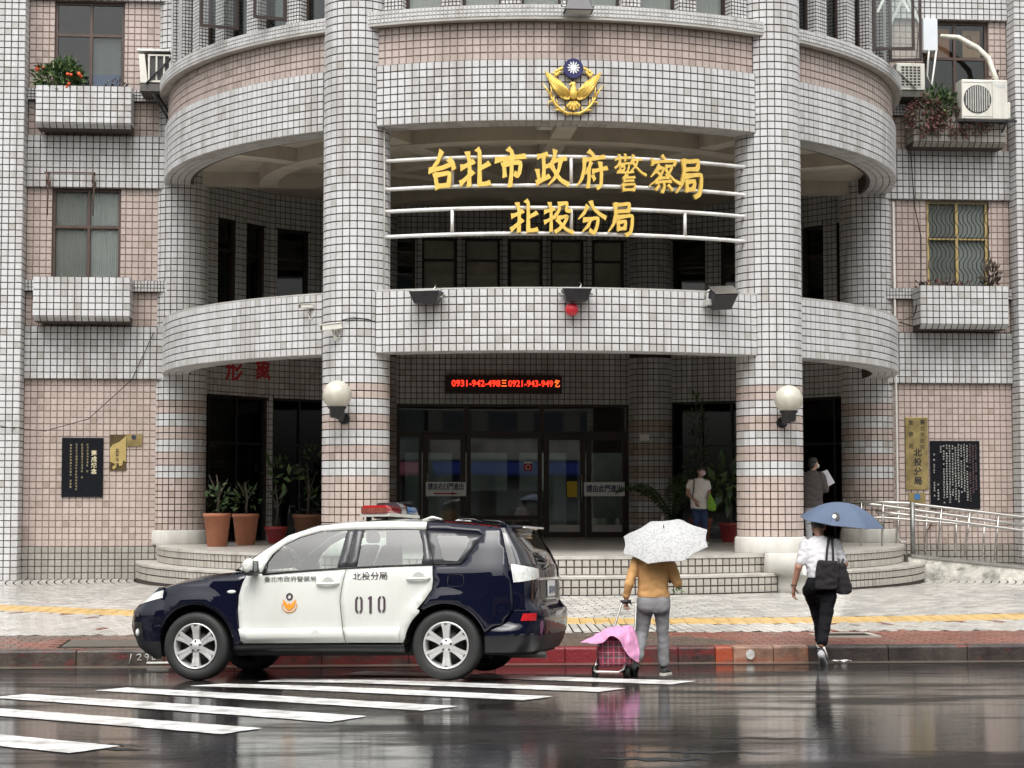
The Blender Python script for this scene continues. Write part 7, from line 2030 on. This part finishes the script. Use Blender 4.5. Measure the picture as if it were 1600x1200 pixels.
torso(mb, [(0, .11, .86, .165, .125), (0, .10, .93, .172, .135), (0, .11, 1.0, .165, .125), (0, .115, 1.03, .155, .115)])
ell(mb, (-.085, .09, .90), (.105, .115, .12)); ell(mb, (.085, .06, .91), (.10, .10, .12))
chain(mb, [(-.09, .12, .92), (-.105, .30, .82), (-.04, .46, .71), (.02, .46, .50), (.035, .43, .25)], [.108, .098, .09, .080, .068])
chain(mb, [(.085, .10, .92), (.06, .06, .74), (.03, .04, .57), (-.005, -.02, .40), (-.04, -.075, .265)], [.108, .092, .080, .070, .064])
blob(mb, .012, 3, .009, 12).build('trousers', M_btro, P2)
mb = MB(); ell(mb, (0, .335, 1.60), (.088, .104, .080)); blob(mb, .012, 2).build('cap_crown', M_hair, P2)
mb = MB(); ell(mb, (0, .31, 1.572), (.082, .075, .036)); blob(mb, .011, 2, .003, 30).build('hair', mat('hair_grey', (.05, .047, .045), .6, var=.4, scale=40), P2)
mb = MB(); mb.rings([[(r * math.cos(t), .335 + r * 1.15 * math.sin(t), 1.58 + .02 * math.sin(t)) for t in np.linspace(.25 * math.pi, .75 * math.pi, 12)] for r in (.085, .15)], closed=False, cap0=False, cap1=False); o = mb.build('cap_peak', M_hair, P2); s = o.modifiers.new('t', 'SOLIDIFY'); s.thickness = .006
mb = MB(); mb.tube([(-.318 + .034 * math.cos(t), .168 + .030 * math.sin(t), .90) for t in np.linspace(0, 2 * math.pi, 16)], .006, 5); mb.build('wristband', M_black, P2)
M_run = mat('runner_grey', (.34, .34, .35), .7, var=.25, scale=20)
sh = shoe(P2, (-.065, -.115, .19), (.0, .03, -.015), (-.25, -.75, .55), .047, .085, M_run, M_sole_d)
mb = MB(); mb.tube([(-.03, -.135, .215), (.005, -.10, .13), (.03, -.03, .055)], .012, 6); mb.build('stripe', M_sole, sh)
shoe(P2, (.02, .36, .165), (.06, .62, .165), (0, 0, 1), .047, .085, mat('runner_dark', (.05, .05, .052), .7), M_sole)
M_ub = mat('umbrella_blue', (0.075, 0.105, 0.165), 0.75, var=.06, scale=3)
U2 = umbrella('umbrella', 'large grey blue umbrella with a small round logo held by the man', ML, (.285, .40, 1.615), (.105, -.10, .99), .50, .235, M_ub, mat('umbrella_dark', (.05, .06, .08), .7), .36, M_black, spin=.39)
def on_canopy(u, a, R=.50, h=.235, c=(.285, .40, 1.615), ax=(.105, -.10, .99), spin=0):
    ax = Vector(ax).normalized(); ux = ax.cross(Vector((0, 1, 0))).normalized(); uy = ax.cross(ux)
    return Vector(c) + ux * math.cos(a) * R * u + uy * math.sin(a) * R * u + ax * (h * (1 - u ** 2.1) + .004)
# logo: a dark crescent round a pale dot on the near panel
cpt = min((on_canopy(.80, a) for a in np.linspace(0, 6.28, 200)), key=lambda p: abs(p.x - .150) + (5 if p.y > .4 else 0))
nrm = (cpt - Vector((.285, .40, 1.45))).normalized(); e1 = Vector((1, 0, 0)); e1 = (e1 - nrm * e1.dot(nrm)).normalized(); e2 = nrm.cross(e1); e2 = e2 if e2.z > 0 else -e2
def disc(r, ox, oz, lift): return [cpt + e1 * (ox + r * math.cos(t)) + e2 * (oz + r * 1.2 * math.sin(t)) + nrm * lift for t in np.linspace(0, 2 * math.pi, 16, endpoint=False)]
mb = MB(); mb.rings([disc(.046, 0, 0, .002), disc(.046, 0, 0, .008)]); mb.build('logo', M_ink, U2)
mb = MB(); mb.rings([disc(.022, -.012, .006, .007), disc(.022, -.012, .006, .011)]); mb.build('logo_dot', M_wht, U2)
mb = MB(); mb.rings([disc(.022, -.036, -.030, .007), disc(.022, -.036, -.030, .0105)]); mb.build('logo_gap', M_ub, U2)
# shoulder bags
M_bag = mat('bag_black', (.012, .010, .011), .9, var=.25, scale=9)
BG = thing('shoulder_bag', 'black tote bag hanging from the shoulder of the man in white', 'bag', ML)
mb = MB(); mb.rings([[(x + .125 * k * a, -.045 + .05 * b, z) for a, b in ((-1, -.6), (-.4, -1), (.4, -1), (1, -.6), (1, .8), (-1, .8))] for x, z, k in ((.02, .86, .85), (.02, .885, 1.0), (.03, 1.0, 1.05), (.035, 1.12, 1.0), (.04, 1.175, .92), (.04, 1.19, .8))])
blob(mb, .012, 3, .010, 10).build('bag_body', M_bag, BG)
mb = MB()
for dx in (-.03, .05): mb.tube([(.05 + dx, -.06, 1.17), (.075 + dx * .8, .05, 1.32), (.10 + dx * .5, .15, 1.42), (.115 + dx * .5, .235, 1.452), (.12, .30, 1.40)], .014, 6, flat=.5)
mb.build('strap', M_bag, BG)
BG2 = thing('cloth_bag', 'second black bag drooping at the right side of the man in white', 'bag', ML)
mb = MB(); mb.rings([[(x + hw * a, .02 + .07 * b, z) for a, b in ((-1, -.6), (-.4, -1), (.4, -1), (1, -.5), (1, .8), (-1, .8))] for x, z, hw in ((.23, .80, .05), (.225, .83, .095), (.215, .92, .10), (.20, 1.03, .085), (.20, 1.12, .06), (.21, 1.16, .04))])
blob(mb, .012, 3, .012, 9).build('bag_body', M_bag, BG2)
mb = MB(); mb.tube([(.21, .02, 1.15), (.24, .09, 1.20), (.262, .20, 1.18), (.26, .28, 1.15)], .010, 6); mb.build('strap', M_bag, BG2)

# ---------- woman in the porch facing the street
L3 = Vector((3.60, 35.2, F0))
P3 = thing('person', 'woman in white T-shirt, jeans and pink face mask standing in the porch', 'person', L3)
mb = MB(); Rm = head(mb, (.05, .0, 1.385), 14, .95, 4); cap(mb, (.0, .01, 1.20), (.035, .01, 1.30), .048, .045)
chain(mb, [(-.175, .0, 1.18), (-.215, -.01, .95), (-.08, -.12, .82)], [.05, .042, .028]); chain(mb, [(.165, .0, 1.18), (.19, .02, .97), (.19, -.10, .93)], [.05, .042, .028])
torso(mb, [(0, 0, .68, .14, .10), (0, 0, .95, .13, .095), (0, 0, 1.12, .15, .10), (0, 0, 1.2, .13, .075)])
chain(mb, [(-.07, 0, .72), (-.06, -.01, .42), (-.06, .0, .08)], [.08, .055, .04]); chain(mb, [(.09, 0, .72), (.10, -.02, .42), (.10, .0, .08)], [.08, .055, .04])
b = blob(mb, .012, 2)
hand(b, (-.08, -.12, .82), (.3, -.2, -.9), (.5, -.5, 0), (0, .8, 0), .95, .3); hand(b, (.19, -.10, .93), (.1, -.2, -1), (-.5, -.6, 0), (-.6, .4, 0), .95, .9)
b.build('body', M_skin, P3)
eyes(Rm, .95, P3)
mb = MB(); torso(mb, [(.015, 0, .66, .175, .125), (.01, 0, .75, .172, .125), (0, 0, .92, .165, .12), (0, 0, 1.08, .172, .12), (0, 0, 1.17, .18, .105), (.005, 0, 1.225, .12, .075), (.01, 0, 1.25, .07, .06)])
chain(mb, [(-.16, 0, 1.165), (-.198, .0, 1.07)], [.062, .056]); chain(mb, [(.155, 0, 1.165), (.188, .0, 1.07)], [.062, .056])
blob(mb, .013, 3, .010, 10).build('shirt', mat('tshirt_white', (.80, .75, .71), .8, var=.05), P3)
mb = MB(); torso(mb, [(.01, 0, .62, .155, .115), (.01, 0, .70, .165, .12), (.01, 0, .80, .15, .11)])
chain(mb, [(-.06, 0, .66), (-.055, -.01, .42), (-.058, .0, .10)], [.092, .072, .058]); chain(mb, [(.085, 0, .66), (.10, -.02, .42), (.10, .0, .10)], [.092, .072, .058])
blob(mb, .013, 3, .008, 12).build('jeans', mat('denim', (.025, .045, .11), .8, var=.2), P3)
mb = MB()
mb.sphere((0, 0, 0), 1.0, 12, M=Rm @ Matrix.Translation((0, .018, .038)) @ Matrix.Diagonal((.082, .095, .080, 1)))
mb.sphere((0, 0, 0), 1.0, 12, M=Rm @ Matrix.Translation((0, .05, -.03)) @ Matrix.Diagonal((.078, .06, .075, 1)))
mb.sphere((0, 0, 0), 1.0, 10, M=Rm @ Matrix.Translation((.01, -.06, .072)) @ Matrix.Diagonal((.060, .035, .028, 1)))
blob(mb, .011, 2, .003, 30).build('hair', M_hair, P3)
mb = MB(); mb.sphere((0, 0, 0), 1.0, 12, M=Rm @ Matrix.Translation((0, -.068, -.036)) @ Matrix.Diagonal((.062, .050, .050, 1))); mb.build('face_mask', mat('mask_pink', (.72, .55, .58), .8, var=.04), P3)
shoe(P3, (-.06, .03, 0), (-.10, -.20, 0), (0, 0, 1), .042, .065, M_sneak, M_sole); shoe(P3, (.10, .03, 0), (.135, -.20, 0), (0, 0, 1), .042, .065, M_sneak, M_sole)
o = MB(); o.tube([(-.06, .09, 1.23), (-.09, -.02, 1.26), (-.105, -.12, 1.15), (-.12, -.135, 1.0), (-.14, -.10, .88)], .011, 6, flat=.4); o = o.build('bag_strap', M_black, P3)
BG3 = thing('shopping_bag', 'bright green plastic bag held by the woman in the porch', 'bag', L3)
mb = MB(); mb.rings([[(x + hw * math.cos(t), -.12 + hw * .6 * math.sin(t), z) for t in np.linspace(0, 2 * math.pi, 14, endpoint=False)] for x, z, hw in ((.235, .62, .03), (.235, .64, .075), (.232, .72, .085), (.22, .82, .065), (.205, .90, .035), (.195, .95, .02))])
blob(mb, .011, 2, .014, 12).build('bag_body', mat('plastic_green', (.20, .42, .02), .35, var=.2, scale=8), BG3)
mb = MB(); mb.tube([(.195, -.12, .93), (.20, -.14, .90)], .012, 6); mb.build('handle', MAT['plastic_green'], BG3)

# ---------- man with papers by the right column
L4 = Vector((5.46, 33.0, F0))
P4 = thing('person', 'man in dark jacket holding papers, half hidden by the right column', 'person', L4)
mb = MB(); Rm = head(mb, (-.0, .03, 1.50), 125, .98, 6); cap(mb, (-.03, .02, 1.32), (-.01, .025, 1.42), .052, .05)
chain(mb, [(.13, -.02, 1.30), (.19, -.02, 1.03), (.25, .16, 1.10)], [.055, .048, .032]); chain(mb, [(-.18, .08, 1.30), (-.16, .22, 1.05), (.05, .30, 1.08)], [.055, .048, .032])
torso(mb, [(-.02, .02, .82, .15, .11), (-.02, .02, 1.1, .15, .11), (-.03, .02, 1.28, .16, .10), (-.03, .02, 1.34, .12, .08)])
chain(mb, [(-.10, .02, .85), (-.10, .02, .45), (-.10, .02, .08)], [.09, .06, .045]); chain(mb, [(.06, .02, .85), (.07, 0, .45), (.07, .02, .08)], [.09, .06, .045])
b = blob(mb, .012, 2); hand(b, (.25, .16, 1.10), (.0, .5, .5), (-.7, 0, .5), (-.5, .3, 0), 1.0, .6); hand(b, (.05, .30, 1.08), (.9, .1, .1), (0, 0, 1), (0, -1, 0), 1.0, .5)
b.build('body', M_skin, P4)
mb = MB(); torso(mb, [(-.03, .02, .70, .185, .14), (-.03, .02, .85, .185, .14), (-.03, .02, 1.10, .185, .14), (-.03, .02, 1.26, .195, .12), (-.03, .02, 1.34, .12, .085), (-.02, .025, 1.38, .07, .065)])
chain(mb, [(.12, -.01, 1.28), (.165, -.02, 1.16), (.195, -.02, 1.03), (.235, .10, 1.075)], [.082, .076, .066, .052]); chain(mb, [(-.19, .06, 1.27), (-.18, .2, 1.06), (-.02, .28, 1.08)], [.08, .066, .05])
blob(mb, .013, 3, .012, 9).build('jacket', mat('jacket_brown', (.060, .052, .048), .85, var=.15), P4)
mb = MB(); torso(mb, [(-.02, .02, .66, .15, .12), (-.02, .02, .78, .16, .125), (-.02, .02, .84, .15, .12)])
chain(mb, [(-.10, .02, .75), (-.10, .02, .45), (-.10, .02, .10)], [.09, .075, .062]); chain(mb, [(.06, .02, .75), (.07, 0, .45), (.07, .02, .10)], [.09, .075, .062])
blob(mb, .014, 3, .01, 10).build('trousers', mat('trousers_pale', (.42, .42, .44), .8, var=.1), P4)
mb = MB(); mb.sphere((0, 0, 0), 1.0, 12, M=Rm @ Matrix.Translation((0, .022, .036)) @ Matrix.Diagonal((.083, .096, .082, 1))); mb.sphere((0, 0, 0), 1.0, 10, M=Rm @ Matrix.Translation((0, .06, -.04)) @ Matrix.Diagonal((.075, .05, .06, 1)))
blob(mb, .012, 2, .004, 30).build('hair', M_hair, P4)
mb = MB(); mb.sphere((0, 0, 0), 1.0, 12, M=Rm @ Matrix.Translation((0, -.068, -.036)) @ Matrix.Diagonal((.060, .048, .048, 1))); mb.build('face_mask', mat('mask_pale', (.66, .66, .62), .8), P4)
shoe(P4, (-.10, -.05, 0), (-.06, .21, 0), (0, 0, 1), .045, .08, M_sneak, M_sole_d); shoe(P4, (.07, -.05, 0), (.12, .2, 0), (0, 0, 1), .045, .08, M_sneak, M_sole_d)
PA = thing('papers', 'sheaf of white papers held by the man in the dark jacket', 'papers', L4)
for k, (a, dx) in enumerate(((-25, 0), (-31, .02), (-20, -.02))):
    M = Matrix.Translation((.235 + dx, .12 + .006 * k, 1.23)) @ Matrix.Rotation(R_(a), 4, 'Y') @ Matrix.Rotation(R_(10), 4, 'X')
    mb = MB(); mb.box(-.085, .085, -.001, .001, -.14, .14, M=M); mb.build('sheet', mat('paper', (.62, .60, .66), .7), PA)
